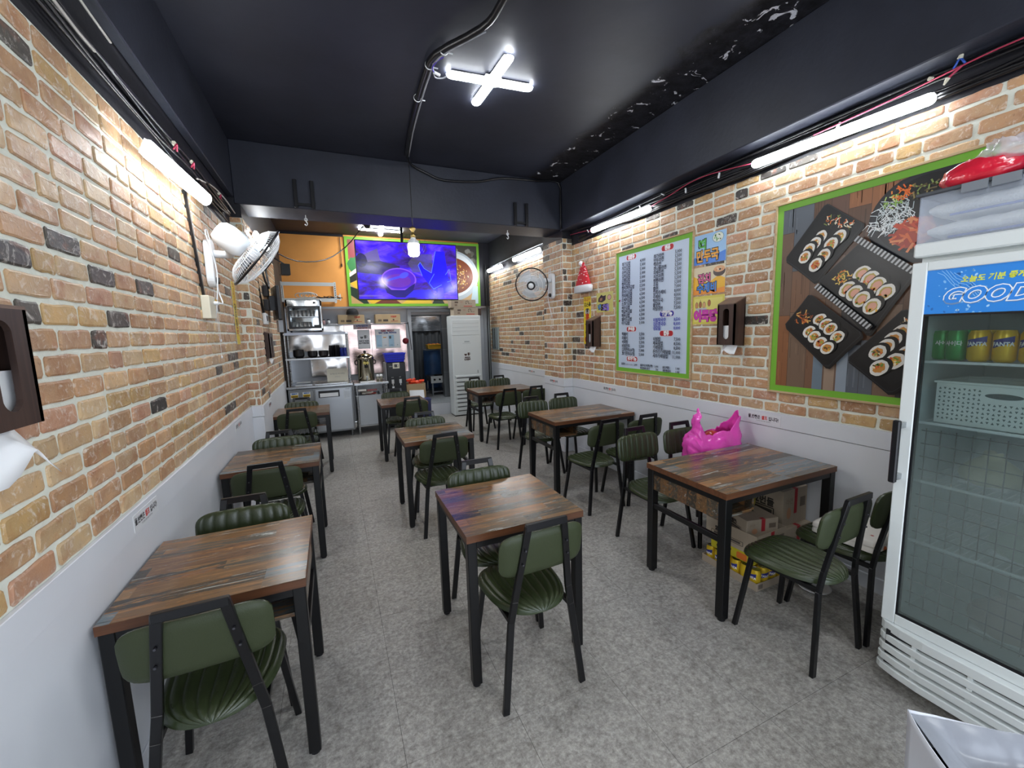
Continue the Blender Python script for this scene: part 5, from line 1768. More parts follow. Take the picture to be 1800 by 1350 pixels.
def po4(p, w, h):
    p.rect(0, 0, w, h, H('cfc872'))
    p.poly([(w * .1, h * .55), (w * .35, h * .50), (w * .55, h * .60), (w * .58, h * .85), (w * .4, h * .82), (w * .3, h * .9), (w * .12, h * .72)], H('3a2a22'))
    p.poly([(w * .2, h * .58), (w * .35, h * .60), (w * .36, h * .74), (w * .22, h * .72)], H('a87a52'))
    p.ell(w * .78, h * .72, w * .12, h * .13, H('4a3a30'))
    p.ell(w * .78, h * .72, w * .10, h * .11, H('d8a898'))
    p.text('냉모밀', w * 0.08, h * 0.10, h * 0.36, H('1c1a20'), 'L', 0.010, 0.85)
    p.text('냉', w * 0.08, h * 0.10, h * 0.36, H('3f9fe8'), 'L', 0.004, 0.85)
    p.text('모밀', w * 0.385, h * 0.10, h * 0.36, H('8a6fe0'), 'L', 0.004, 0.85)


def vstrip(p, w, h):
    p.rect(0, 0, w, h, H('e2c82c'))
    p.rect(w * .04, h * .008, w * .96, h * .992, H('e8d030'))
    p.text('국내산', w / 2, h * .90, w * .34, H('c8702c'), 'C', 0.003, 0.9)
    p.text('검은콩', w / 2, h * .80, w * .36, H('3a3420'), 'C', 0.003, 0.9)
    p.ell(w / 2, h * .685, w * .34, h * .07, H('2a2622'))
    p.ell(w / 2, h * .685, w * .30, h * .06, H('d8d4cc'))
    p.text('콩', w / 2, h * .655, w * .44, H('2a2622'), 'C', 0.004)
    p.text('콩', w / 2, h * .50, w * .62, H('c22a20'), 'C', 0.006)
    p.text('국', w / 2, h * .35, w * .62, H('1c1a18'), 'C', 0.006)
    p.text('수', w / 2, h * .20, w * .62, H('1c1a18'), 'C', 0.006)
    p.text('출시', w / 2, h * .06, w * .40, H('c22a20'), 'C', 0.004)


poster('dumpling_soup_poster', 'blue poster with green and orange lettering beside the menu board', 2.735, 2.412, 2.157, 2.40, po1)
poster('kimchi_soup_poster', 'yellow-orange poster with pink and blue lettering, middle of the three beside the menu', 2.733, 2.410, 1.908, 2.135, po2)
poster('fishcake_poster', 'yellow poster with magenta bubble lettering half behind the tissue dispenser', 2.730, 2.408, 1.658, 1.892, po3)
poster('cold_noodle_poster', 'small olive-yellow poster with blue and purple lettering under the santa hat', 4.165, 3.85, 1.835, 2.06, po4)
poster('yellow_bean_banner', 'narrow yellow vertical banner behind the rear tissue dispenser on the right wall', 4.44, 4.28, 1.46, 2.04, vstrip)
M_vs = lambda p, w, h: (p.rect(0, 0, w, h, H('e2c82c')), [p.text(t, w * 0.5, h * (0.90 - 0.125 * k), w * 0.62, H(c), 'C', 0.004) for k, (t, c) in enumerate(zip('국내산검은콩국수'.replace('국수', '국'), ('c87a2c', 'c87a2c', 'c87a2c', '5a5030', '5a5030', '5a5030', 'b03a2c')))])
poster('yellow_wall_banner', 'narrow yellow vertical banner on the left wall below the white fan', 4.41, 4.55, 1.60, 2.16, M_vs, x=XL + 0.0085, n=(1, 0, 0), u=(0, 1, 0))


def dado_sticker(p, w, h):
    p.rect(0, 0, w, h, H('dcdfe3'))
    k = h * 0.44
    p.text('물,반찬은', w * 0.03, h * 0.42, k, H('24242a'), 'L', 0.002, 0.78)
    p.text('셀프', w * 0.44, h * 0.42, k, H('d23a2c'), 'L', 0.002, 0.78)
    p.text('입니다!', w * 0.65, h * 0.42, k, H('24242a'), 'L', 0.002, 0.78)
    p.text('추가 반찬은 셀프코너를 이용해주세요', w * 0.5, h * 0.18, k * 0.28, H('4a4a50'), 'C', 0, 0.8)


poster('self_service_sticker', 'small self-service sticker on the left dado above the nearest table', 2.02, 2.26, 0.892, 0.962, dado_sticker, x=XL + 0.0185, n=(1, 0, 0), u=(0, 1, 0), cat='sticker')
poster('self_service_sticker', 'small self-service sticker on the left dado above the second table', 3.92, 4.16, 0.892, 0.962, dado_sticker, x=XL + 0.0185, n=(1, 0, 0), u=(0, 1, 0), cat='sticker')
poster('self_service_sticker', 'small self-service sticker on the left column dado', 5.02, 5.22, 0.892, 0.962, dado_sticker, x=-0.69 + 0.0185, n=(1, 0, 0), u=(0, 1, 0), cat='sticker')
poster('self_service_sticker', 'small self-service sticker on the right dado beside the pink bag', 2.16, 1.90, 0.905, 0.978, dado_sticker, x=XR - 0.0185, cat='sticker')
poster('self_service_sticker', 'small self-service sticker on the right dado below the santa hat', 4.02, 3.78, 0.905, 0.978, dado_sticker, x=XR - 0.0185, cat='sticker')
poster('self_service_sticker', 'small self-service sticker on the right column dado', 5.08, 4.86, 0.905, 0.978, dado_sticker, x=2.79 - 0.0185, cat='sticker')
poster('self_service_sticker', 'small self-service sticker on the rear right dado behind the last table', 6.45, 6.2, 0.915, 0.988, dado_sticker, x=XR2 - 0.0185, cat='sticker')


# ---------------------------------------------------------------- tissue dispensers
def dispenser(name, label, x, sgn, y0, y1, z0, z1, dep=0.115, rise=0.05, ts=1.0):
    """wall box, slanted top; sgn -1: hangs on the right wall, +1: on the left"""
    t = thing(name, label, 'dispenser', (x, (y0 + y1) / 2, z0))
    w, h = (y1 - y0) / 2, z1 - z0
    f = sgn * dep
    th = 0.012
    # front board with an oval slot, made of a ring of quads
    n = 24
    ov, re = [], []
    sw, shh = w * 0.36, h * 0.38
    cz = h * 0.52
    for i in range(n):
        a = 2 * pi * i / n
        cx_, sz_ = cos(a), sin(a)
        yy = sw * (abs(cx_) ** 1.0) * (1 if cx_ > 0 else -1)
        zz = cz + (shh - sw) * (1 if sz_ > 0 else -1) * (1 if abs(sz_) > 1e-6 else 0) + sw * sz_
        ov.append((yy, zz))
        k = max(abs(cx_), abs(sz_))
        re.append((w * max(-1, min(1, cx_ / k)), h / 2 + h / 2 * max(-1, min(1, sz_ / k))))
    vs = [(f, a, b) for a, b in ov] + [(f, a, b) for a, b in re] + [(f - sgn * th, a, b) for a, b in ov] + [(f - sgn * th, a, b) for a, b in re]
    fs = []
    for i in range(n):
        j = (i + 1) % n
        fs += [(i, j, n + j, n + i), (2 * n + i, 2 * n + j, 3 * n + j, 3 * n + i), (i, j, 2 * n + j, 2 * n + i), (n + i, n + j, 3 * n + j, 3 * n + i)]
    MB().add(vs, fs).build('front', M_DARKWOOD, t)
    for s in (-1, 1):
        poly = [(0, -0.01), (f, 0.0), (f, h), (0, h + rise)]
        MB().prism(poly, (0, s * (w - 0.006) - 0.006, 0), (1, 0, 0), (0, 0, 1), (0, 0.012, 0)).build('side', M_DARKWOOD, t)
    MB().prism([(0, h + rise), (f, h), (f, h + 0.008), (0, h + rise + 0.008)], (0, -w, 0), (1, 0, 0), (0, 0, 1), (0, 2 * w, 0)).build('lid', M_DARKWOODT, t)
    MB().box(min(0, sgn * .01), max(0, sgn * .01), -w, w, 0, h).build('back', M_DARKWOOD, t)
    MB().box(min(sgn * .02, f * 0.8), max(sgn * .02, f * 0.8), -w + 0.02, w - 0.02, 0.004, h * 0.48).build('tissue_stack', M_TISSUE, t)
    g = MB()
    def fn(u, v):
        a = (u - 0.5) * 1.7 * w * (0.6 + 0.4 * ts)
        return Vector((f * (0.45 + 0.35 * v + 0.25 * u * v), a + 0.03 * v * sin(u * 5) + (ts - 1) * 0.05 * v, 0.006 - ts * (0.055 * v + 0.02 * sin(u * 6 + 1) * v + 0.02 * abs(u - 0.3) * v)))
    g.grid(fn, 8, 5)
    tt = g.build('loose_tissue', M_TISSUE, t)
    so = tt.modifiers.new('solid', 'SOLIDIFY')
    so.thickness = 0.0012
    return t


dispenser('tissue_dispenser', 'dark wooden tissue dispenser on the left wall nearest the viewer', XL + 0.006, 1, 1.165, 1.345, 1.462, 1.725, dep=0.135, rise=0.012, ts=1.7)
dispenser('tissue_dispenser', 'dark wooden tissue dispenser over the fishcake poster on the right wall', XR - 0.006, -1, 2.222, 2.376, 1.49, 1.80)
dispenser('tissue_dispenser', 'dark wooden tissue dispenser on the right wall below the santa hat', XR - 0.006, -1, 4.085, 4.228, 1.44, 1.74)
dispenser('tissue_dispenser', 'dark wooden tissue dispenser on the rear left wall beyond the column', XL2 + 0.004, 1, 5.50, 5.80, 1.42, 1.70, dep=0.06, rise=0.02)


# ---------------------------------------------------------------- wall fans
def wall_fan(name, label, base, wall_n, centre, axis, R, s=1.0):
    t = thing(name, label, 'fan')
    base, n, c, ax = Vector(base), Vector(wall_n), Vector(centre), Vector(axis).normalized()
    side = n.cross(Vector((0, 0, 1)))
    bp_ = MB()
    poly = []
    for k in range(20):
        a = 2 * pi * k / 20
        poly.append((0.058 * cos(a), 0.058 * sin(a) + (0.10 if sin(a) > 0 else -0.12)))
    bp_.prism(poly, base, side, (0, 0, 1), n * 0.05)
    b = bp_.build('wall_bracket', M_WHITEP, t, bev=0.008, seg=2)
    MB().cyl(base + n * 0.05 + Vector((0, 0, -0.13)), base + n * 0.07 + Vector((0, 0, -0.13)), 0.026, 0.022, n=16).build('speed_knob', M_BLACKP, b)
    ms = c - ax * 0.20
    arm0 = base + n * 0.05 + Vector((0, 0, 0.06))
    mid = arm0 + n * 0.10
    MB().tube([arm0, mid, ms + Vector((0, 0, -0.07)), ms + Vector((0, 0, -0.04))], 0.028, n=10).build('arm', M_WHITEP, t)
    rot = ax.to_track_quat('Z', 'Y').to_matrix()
    MB().lathe([(0, -0.28), (0.05, -0.275), (0.075, -0.25), (0.085, -0.20), (0.082, -0.12), (0.06, -0.08), (0, -0.08)], c, n=24, mtx=rot).build('motor_housing', M_WHITEP, t)
    v = MB()
    for k in range(10):
        a = pi * 0.15 * k
        d = rot @ Vector((cos(a), sin(a), 0))
        v.beam(c - ax * 0.272 + d * 0.012, c - ax * 0.262 + d * 0.062, 0.006, 0.004)
    v.build('vents', M_METAL, t)['kind'] = 'stuff'
    # blades
    bl = MB()
    for k in range(3):
        a0 = k * 2 * pi / 3
        def fn(u, w):
            r = 0.045 + (R * 0.86 - 0.045) * u
            a = a0 + (w - 0.5) * (0.95 + 0.35 * u) + u * 0.25
            return c + rot @ Vector((r * cos(a), r * sin(a), -0.03 + 0.035 * (w - 0.5)))
        q = MB()
        q.grid(fn, 8, 8)
        q.build('blade', mat('clear_blade', 'c6d2dc', 0.15, alpha=0.75), t)
    MB().lathe([(0.045, -0.06), (0.045, 0.0), (0, 0.01)], c, n=20, mtx=rot).build('hub', M_WHITEP, t)
    # cage: front dome and rear dome of wires, joined by a black ring
    def cage(zf, nm, nw, r0, tilt):
        g = MB()
        for k in range(nw):
            a = 2 * pi * k / nw
            pts = []
            for q in range(5):
                f_ = q / 4
                r = r0 + (R - r0) * f_
                z = zf * (1 - f_ ** 3.0)
                pts.append(c + rot @ Vector((r * cos(a + tilt * f_), r * sin(a + tilt * f_), z)))
            g.tube(pts, 0.0013 * s, n=4, smooth=1)
        return g.build(nm, M_WHITEP, t)
    cage(0.075, 'front_cage', 90, 0.05, 0.5)
    cage(-0.075, 'rear_cage', 70, 0.085, 0.0)
    g = MB()
    for zf, rr_ in ((0.052, 0.72), (0.070, 0.45), (-0.052, 0.72)):
        ring = [c + rot @ Vector((R * rr_ * cos(2 * pi * k / 36), R * rr_ * sin(2 * pi * k / 36), zf)) for k in range(37)]
        g.tube(ring, 0.0022, n=4, smooth=1)
    g.build('cage_rings', M_WHITEP, t)
    ring = [c + rot @ Vector(((R + 0.002) * cos(2 * pi * k / 48), (R + 0.002) * sin(2 * pi * k / 48), 0)) for k in range(49)]
    MB().tube(ring, 0.008, n=6, smooth=1).build('rim_ring', M_BLACKP, t)
    MB().lathe([(0, 0.085), (0.034, 0.085), (0.036, 0.078)], c, n=24, mtx=rot).build('badge', M_WHITEP, t)
    MB().lathe([(0.036, 0.078), (0.037, 0.086), (0.052, 0.084), (0.055, 0.074)], c, n=24, mtx=rot).build('badge_ring', M_BLACKP, t)
    # cord loop and pull strings
    p0 = base + n * 0.03 + side * 0.02 + Vector((0, 0, 0.16))
    MB().tube([base + n * 0.05 + Vector((0, 0, 0.05)), p0 + Vector((0, 0, 0.05)), p0 + side * 0.05 + Vector((0, 0, 0.02)), base + n * 0.06 + side * 0.03 + Vector((0, 0, -0.02)), base + n * 0.06 + side * 0.05 + Vector((0, 0, -0.18)), base + n * 0.02 + side * 0.02 + Vector((0, 0, -0.42))], 0.005, n=6).build('cord', M_WHITEP, t)
    for k in (-1, 1):
        z1 = -0.62 - 0.06 * k
        x_ = base + n * 0.03 + side * 0.018 * k
        MB().cyl(x_ + Vector((0, 0, -0.17)), x_ + Vector((0, 0, z1)), 0.0012, n=5).build('pull_string', M_WHITEP, t)
        MB().lathe([(0, -0.014), (0.006, -0.006), (0.004, 0.008), (0, 0.01)], x_ + Vector((0, 0, z1)), n=8).build('string_bead', M_WHITEP, t)
    return t


wall_fan('wall_fan', 'white wall fan turned sideways on the left brick wall', (XL + 0.008, 3.66, 2.20), (1, 0, 0), (-0.435, 3.42, 2.205), (0.76, 0.24, -0.60), 0.232)
wall_fan('wall_fan', 'white wall fan facing the viewer on the right brick column', (2.79 - 0.008, 4.95, 2.24), (-1, 0, 0), (2.42, 4.88, 2.235), (-0.52, -0.80, -0.28), 0.205)

# ---------------------------------------------------------------- small wall fittings, left
t = thing('junction_box', 'cream junction box on the left wall below the black cable duct', 'box', (XL + 0.006, 3.47, 1.79))
MB().box(0, 0.05, -0.075, 0.075, 0, 0.155).build('cover', M_IVORY, t, bev=0.004)
MB().cyl((0.05, 0.05, 0.11), (0.075, 0.05, 0.11), 0.014).build('plug', M_WHITEP, t)
MB().tube([(0.07, 0.05, 0.11), (0.09, 0.10, 0.115), (0.06, 0.17, 0.2), (0.05, 0.19, 0.32)], 0.005).build('cord', M_WHITEP, t)
MB().box(0.052, 0.054, 0.07, 0.12, 0.11, 0.14).build('cord_tag', M_YEL, t)
tag(MB().beam((XL + 0.012, 3.30, 2.60), (XL + 0.012, 3.46, 1.945), 0.02, 0.022).build('cable_duct', M_BLACKC), 'black cable duct running down the left wall to the cream box', 'cable duct')
t = thing('wall_switch', 'white switch box on the rear left brick wall above the tissue dispenser', 'switch', (XL2 + 0.006, 5.66, 1.83))
MB().box(0, 0.035, -0.09, 0.09, -0.02, 0.11).build('cover', M_WHITEP, t, bev=0.004)
MB().box(0.035, 0.042, -0.03, 0.0, 0.02, 0.08).build('toggle', M_BLACKP, t)
tag(MB().tube([(XL2 + 0.02, 5.32, 2.5), (XL2 + 0.02, 5.36, 2.25), (XL2 + 0.02, 5.5, 2.05), (XL2 + 0.02, 5.62, 1.93)], 0.014, n=8).build('black_conduit', M_BLACKC), 'black conduit running down the rear left wall to the switch', 'conduit')
mo = thing('wall_monitor', 'dark wall-mounted monitor tilted forward on the rear left wall', 'monitor', (XL2 + 0.10, 6.15, 1.88), 0.25)
MB().box(-0.02, 0.02, -0.20, 0.20, 0, 0.42).build('casing', M_BLACKP, mo, bev=0.006)
MB().box(0.020, 0.022, -0.18, 0.18, 0.02, 0.40).build('screen', mat('dead_screen', '2a2c30', 0.08), mo)
MB().box(-0.09, -0.02, -0.05, 0.05, 0.12, 0.30).build('mount', M_BLACKP, mo)
MB().box(-0.02, 0.03, -0.17, -0.02, -0.16, -0.01).build('receiver', mat('silver_receiver', '8c9096', 0.3), mo)
for k, (y, z) in enumerate(((5.82, 1.98), (5.85, 2.15))):
    t = thing('router_box', ('black router box below, beside the wall monitor', 'black router box above, beside the wall monitor')[k], 'box', (XL2 + 0.01, y, z))
    MB().box(0, 0.05, -0.07, 0.07, 0, 0.13).build('casing', M_BLACKP, t, bev=0.004)
    MB().beam((0.04, 0.06, 0.12), (0.05, 0.08, 0.24), 0.008, 0.008).build('antenna', M_BLACKP, t)
tag(MB().tube([(XL2 + 0.03, 5.7, 2.5), (XL2 + 0.05, 5.75, 2.32), (XL2 + 0.07, 5.86, 2.25), (XL2 + 0.05, 5.95, 2.4), (XL2 + 0.03, 5.95, 2.6)], 0.012, n=8).build('hanging_cable', M_BLACKC), 'looped black cable hanging on the rear left wall behind the fan', 'cable')
sp = thing('small_speaker', 'small black speaker hanging in front of the orange wall', 'speaker', (-0.52, 6.55, 2.50), 0.4)
MB().box(-0.06, 0.06, -0.05, 0.05, 0, 0.15).build('casing', M_BLACKP, sp, bev=0.005)
MB().box(-0.055, 0.055, -0.053, -0.05, 0.01, 0.14).build('grille', M_METAL, sp)
MB().beam((0, 0.0, 0.15), (-0.16, 0.1, 0.28), 0.02, 0.02).build('bracket', M_BLACKP, sp)
tag(MB().tube([(-0.68, 6.7, 2.86), (-0.4, 7.2, 2.80), (0.0, 7.6, 2.9), (0.35, 8.0, 3.2), (0.62, 7.45, ZC - 0.03)], 0.009, n=6).build('sagging_cable', M_BLACKC), 'black cable sagging across the orange wall to the ceiling camera', 'cable')
tag(MB().cyl((0.27, 8.28, 2.95), (0.27, 8.28, 3.42), 0.006).cyl((0.27, 8.28, 2.90), (0.27, 8.28, 2.95), 0.012).build('antenna_lead', M_BLACKC), 'thin cable end hanging on the orange wall beside the green border', 'cable')
dm = thing('dome_camera', 'white dome camera on the ceiling between beam and television', 'camera', (0.66, 7.2, ZC))
MB().lathe([(0, -0.06), (0.085, -0.06), (0.095, -0.045), (0.095, 0)], n=24).build('base', M_WHITEP, dm)
MB().lathe([(0.0, -0.125), (0.03, -0.118), (0.052, -0.09), (0.058, -0.06)], n=20).build('dome', mat('smoked_dome', '2a2b30', 0.08), dm)
MB().tube([(-0.09, 0, -0.03), (-0.2, 0.02, -0.05), (-0.36, 0.03, -0.04)], 0.008).build('lead', M_WHITEP, dm)
for (x, lb) in ((-0.15, 'small white pulley hook hanging from the beam at its left end'), (2.12, 'small white pulley hook hanging from the beam near the right wall')):
    h = thing('pulley_hook', lb, 'hook', (x, 4.92, 2.90))
    MB().cyl((0, 0, -0.03), (0, 0, 0.01), 0.004, n=8).build('shank', M_WHITEP, h)
    MB().lathe([(0.006, -0.006), (0.017, -0.006), (0.017, 0.006), (0.006, 0.006)], (0, 0, -0.045), n=14, mtx=Matrix.Rotation(pi / 2, 3, 'X')).build('eye', M_WHITEP, h)
    MB().tube([(0, 0, -0.06), (0.012, 0, -0.085), (0, 0, -0.105), (-0.012, 0, -0.09)], 0.005).build('hook', M_WHITEP, h)
for (x, lb) in ((-0.14, 'pair of black steel straps bolted to the beam at its left end'), (2.20, 'pair of black steel straps bolted to the beam near its right end')):
    h = thing('beam_strap', lb, 'bracket', (x, YC - 0.022, 2.905))
    for s in (-1, 1):
        MB().box(s * 0.075 - 0.017, s * 0.075 + 0.017, -0.03, 0, 0.0, 0.26).build('strap', M_BLACKC, h, bev=0.003)
    MB().box(-0.09, 0.09, -0.02, 0, 0.02, 0.045).build('crosspiece', M_BLACKC, h)

# ---------------------------------------------------------------- ceiling and beam cables
M_GREYC = mat('grey_flex', '8d8f96', 0.4)
c1 = [(0.99, 1.6, ZC - 0.03), (1.0, 2.29, ZC - 0.03), (0.96, 2.53, ZC - 0.03), (0.76, 2.85, ZC - 0.03), (0.74, 3.08, ZC - 0.03), (0.75, 3.42, ZC - 0.03), (0.78, 3.94, ZC - 0.03), (0.83, 4.45, ZC - 0.03)]
tag(MB().tube(c1, 0.021, n=10).build('ceiling_conduit', M_BLACKC), 'thick black conduit curving across the ceiling beside the cross lamp', 'conduit')
tag(MB().tube([(x + 0.026, y, z - 0.014) for x, y, z in c1[2:]], 0.006, n=6).build('ceiling_flex', M_GREYC), 'thin grey flex tied along the ceiling conduit', 'cable')
tag(MB().tube([(0.77, 2.98, ZC - 0.03), (0.80, 3.06, ZC - 0.05), (0.86, 3.07, ZC - 0.04), (0.89, 3.045, ZC - 0.03)], 0.005, n=6).build('lamp_flex', M_GREYC), 'short grey flex joining the conduit to the cross lamp', 'cable')
for (x, y, lb) in ((0.80, 2.80, 'white cable tie on the ceiling conduit before the bend'), (0.745, 3.40, 'white cable tie on the ceiling conduit after the cross lamp'), (0.745, 2.98, 'white cable tie beside the lamp connector')):
    ct_ = thing('cable_tie', lb, 'cable tie', (x, y, ZC - 0.03))
    MB().lathe([(0.026, -0.004), (0.029, -0.004), (0.029, 0.004), (0.026, 0.004)], n=14, mtx=Matrix.Rotation(pi / 2, 3, 'X')).build('loop', M_WHITEP, ct_)
    MB().box(0.025, 0.06, -0.003, 0.003, -0.012, -0.006).build('tail', M_WHITEP, ct_)
cn_ = thing('wire_connector', 'white wire connector with violet leads beside the cross lamp', 'connector', (0.78, 3.0, ZC - 0.055))
MB().cyl((0, 0, 0), (0.045, 0.02, 0), 0.010, n=10).build('sleeve', M_WHITEP, cn_)
MB().tube([(0, 0, 0), (-0.02, -0.05, 0), (0.0, -0.11, 0.01), (0.03, -0.15, 0.015)], 0.004).build('lead', mat('violet_lead', '4a35b0', 0.4), cn_)
b1 = [(0.83, 4.45, ZC - 0.03), (0.92, 4.66, 3.43), (1.09, 4.68, 3.37), (1.27, 4.68, 3.32), (1.67, 4.68, 3.35), (1.96, 4.68, 3.42), (2.4, 4.68, 3.44), (2.72, 4.68, 3.45), (2.735, 4.66, 3.2), (2.735, 4.66, 2.90)]
tag(MB().tube(b1, 0.012, n=8).build('beam_cable', M_BLACKC), 'black cable drooping along the rear beam and down at its right end', 'cable')


def bundle(name, label, x0, z0, y0, y1, sgn, n, seed):
    r = random.Random(seed)
    t = thing(name, label, 'cables')
    for k in range(n):
        z = z0 + r.uniform(0, 0.12)
        x = x0 + sgn * r.uniform(0.02, 0.045)
        pts = []
        y = y0
        while y <= y1:
            pts.append((x + sgn * r.uniform(-0.006, 0.012), y, z + r.uniform(-0.022, 0.022)))
            y += 0.55
        MB().tube(pts, r.uniform(0.006, 0.011), n=6).build('cable', M_BLACKC, t)
    return t


bundle('cable_bundle', 'bundle of black cables between the right beam and the bricks', XR, 2.735, -1.0, 4.66, -1, 9, 4)
bundle('cable_bundle', 'bundle of black cables between the left beam and the bricks', XL, 2.69, -1.0, 4.66, 1, 6, 8)
M_REDW = mat('red_wire', 'b03a55', 0.4)
M_PALEW = mat('pale_wire', 'c9c4bd', 0.4)
for pts, lb in (([(2.86, 4.64, 2.83), (2.86, 4.3, 2.80), (2.86, 4.19, 2.775)], 'red wire between the rear beam and the batten above the menu board'),
                ([(2.86, 3.2, 2.775), (2.85, 2.95, 2.80), (2.85, 2.72, 2.835), (2.85, 2.5, 2.83), (2.85, 2.17, 2.785)], 'red wire linking the two battens on the near right wall'),
                ([(2.85, 1.75, 2.80), (2.85, 1.35, 2.815), (2.85, 1.08, 2.835), (2.85, 0.9, 2.84), (2.85, 0.5, 2.82)], 'red wire running from the near right batten towards the splice')):
    tag(MB().tube(pts, 0.004, n=5).build('red_wire', M_REDW), lb, 'wire')
w_ = thing('wire_splice', 'blue and red wire splice with cream caps near the picture of rolls', 'wire splice', (2.85, 1.10, 2.835))
MB().tube([(0, 0.02, 0.0), (0, 0.0, 0.035), (0, -0.02, 0.005)], 0.005).build('blue_lead', mat('blue_wire', '2f55b0', 0.4), w_)
MB().cyl((0, 0.0, 0.035), (0, -0.008, 0.065), 0.011, 0.006, n=10).build('cap', M_IVORY, w_)
MB().tube([(0, -0.01, 0.0), (0, 0.02, -0.02), (-0.01, 0.035, -0.04)], 0.006).build('red_lead', M_REDW, w_)
MB().cyl((-0.01, 0.033, -0.035), (-0.012, 0.045, -0.06), 0.010, 0.004, n=10).build('lower_cap', M_IVORY, w_)
tag(MB().cyl((2.86, 1.20, 2.835), (2.86, 1.215, 2.845), 0.009).build('wire_nut', M_IVORY), 'small cream wire cap among the cables above the right batten', 'wire cap')
for k, (y, z) in enumerate(((1.62, 2.80), (2.45, 2.80), (2.78, 2.79), (3.35, 2.81), (4.25, 2.79), (3.05, 2.84))):
    q = tag(MB().box(-0.012, 0, -0.004, 0.004, -0.02, 0.02).build('cable_clip', M_WHITEP), 'small white cable clip on the cables above the right wall', 'clip', 'white clips on the right-hand cables')
    q.location = (2.868, y, z)
    q.rotation_euler = (0.5 - 0.3 * k, 0, 0)
tag(MB().tube([(XL + 0.045, 1.55, 2.80), (XL + 0.05, 1.8, 2.76), (XL + 0.05, 2.05, 2.74), (XL + 0.045, 2.2, 2.75)], 0.006, n=6).tube([(XL + 0.05, 1.7, 2.92), (XL + 0.05, 2.1, 2.88), (XL + 0.05, 2.35, 2.87)], 0.005, n=6).build('pale_wire', M_PALEW), 'pale wires hanging under the left beam before the batten', 'wire')
tag(MB().tube([(XL + 0.045, 3.5, 2.72), (XL + 0.05, 3.9, 2.80), (XL + 0.05, 4.3, 2.83), (XL + 0.06, 4.65, 2.80)], 0.006, n=6).build('pale_wire', M_PALEW), 'pale wire rising from the left batten towards the rear beam', 'wire')
for k, (y, z) in enumerate(((3.05, 2.74), (3.38, 2.76), (4.1, 2.78))):
    t = thing('wire_joint', ('twisted red and pale wire joint above the middle of the left batten', 'twisted red and pale wire joint above the far end of the left batten', 'twisted red and blue wire joint beyond the left batten')[k], 'wire joint', (XL + 0.055, y, z))
    MB().tube([(0, -0.03, -0.02), (0.01, 0, 0.02), (0, 0.03, -0.01)], 0.005).build('red_lead', M_REDW, t)
    MB().box(-0.008, 0.008, -0.02, 0.02, 0.012, 0.028).build('tape', M_IVORY, t)
tag(MB().tube([(3.09, 5.4, 2.97), (3.09, 6.3, 2.98), (3.09, 7.3, 2.97), (3.09, 8.1, 2.96)], 0.009).build('rear_conduit', M_GREYC), 'grey conduit above the battens on the rear right wall', 'conduit')

# ---------------------------------------------------------------- santa hat
sh_ = thing('santa_hat', 'red dotted santa hat with a white brim hanging on the right wall', 'hat', (XR - 0.068, 4.36, 2.09))
hat = MB()
hat.lathe([(0.165, 0.06), (0.120, 0.17), (0.070, 0.28), (0.022, 0.355), (0, 0.36)], n=28, mtx=Matrix(((0.30, 0, 0), (0, 1, 0), (0, 0, 1))))
hm = MB()
M_RED = mat('red_felt', 'c02230', 0.7)
hb = hat.build('cone', M_RED, sh_)
MB().lathe([(0.165, 0.0), (0.185, 0.01), (0.182, 0.075), (0.160, 0.085)], n=28, mtx=Matrix(((0.32, 0, 0), (0, 1, 0), (0, 0, 1)))).build('brim', mat('white_felt', 'dcdce0', 0.9, bump=0.4, bscale=80), sh_)
MB().lathe([(0, -0.03), (0.022, -0.02), (0.03, 0), (0.022, 0.02), (0, 0.03)], (-0.01, 0.03, 0.35), n=12).build('pompom', mat('white_pompom', 'e2e2e6', 0.9), sh_)
dots = MB()
rr = random.Random(3)
for k in range(46):
    z = rr.uniform(0.095, 0.33)
    R_ = 0.165 + (0.022 - 0.165) * (z - 0.06) / 0.30 + 0.004
    a = rr.uniform(pi * 0.55, pi * 1.45)
    r = rr.choice((0.004, 0.005, 0.008, 0.011))
    dots.lathe([(0, -r * .5), (r, 0), (0, r * .5)], (0.30 * R_ * cos(a), R_ * sin(a), z), n=8)
dots.build('white_dots', mat('white_dot', 'f0ecec', 0.7), sh_)['kind'] = 'stuff'
for o_ in list(sh_.children):
    pass
tag(MB().tube([(XR - 0.02, 4.36, 2.45), (XR - 0.012, 4.25, 2.56), (XR - 0.012, 4.08, 2.68)], 0.0022, n=5).tube([(XR - 0.02, 4.36, 2.45), (XR - 0.01, 4.50, 2.55), (2.80, 4.71, 2.64)], 0.0022, n=5).build('hanging_wire', M_GREYC), 'thin wires from which the santa hat hangs', 'wire')

# ---------------------------------------------------------------- drinks fridge
FX, FY0, FY1 = 2.235, 0.31, 0.932
fr_ = thing('drinks_fridge', 'tall white glass-door drinks fridge with a blue header beside the wide near table', 'fridge', (0, 0, 0))
M_FR = mat('fridge_white', 'd9dedd', 0.3)
M_FRIN = mat('fridge_liner', 'd5dbdb', 0.4)
mb = MB()
mb.box(FX, 2.88, FY0, FY0 + 0.03, 0.30, 1.87).box(FX, 2.88, FY1 - 0.03, FY1, 0.30, 1.87)
mb.box(2.85, 2.88, FY0 + 0.03, FY1 - 0.03, 0.30, 1.87).box(FX, 2.85, FY0 + 0.03, FY1 - 0.03, 0.30, 0.335).box(FX, 2.85, FY0 + 0.03, FY1 - 0.03, 1.84, 1.87)
mb.box(FX + 0.02, 2.88, FY0, FY1, 0.255, 0.30).box(FX + 0.03, 2.88, FY0, FY1, 0.07, 0.255)
mb.box(FX + 0.012, 2.87, FY0 + 0.01, FY1 - 0.01, 1.87, 1.892)
mb.build('cabinet', [M_FR], fr_)
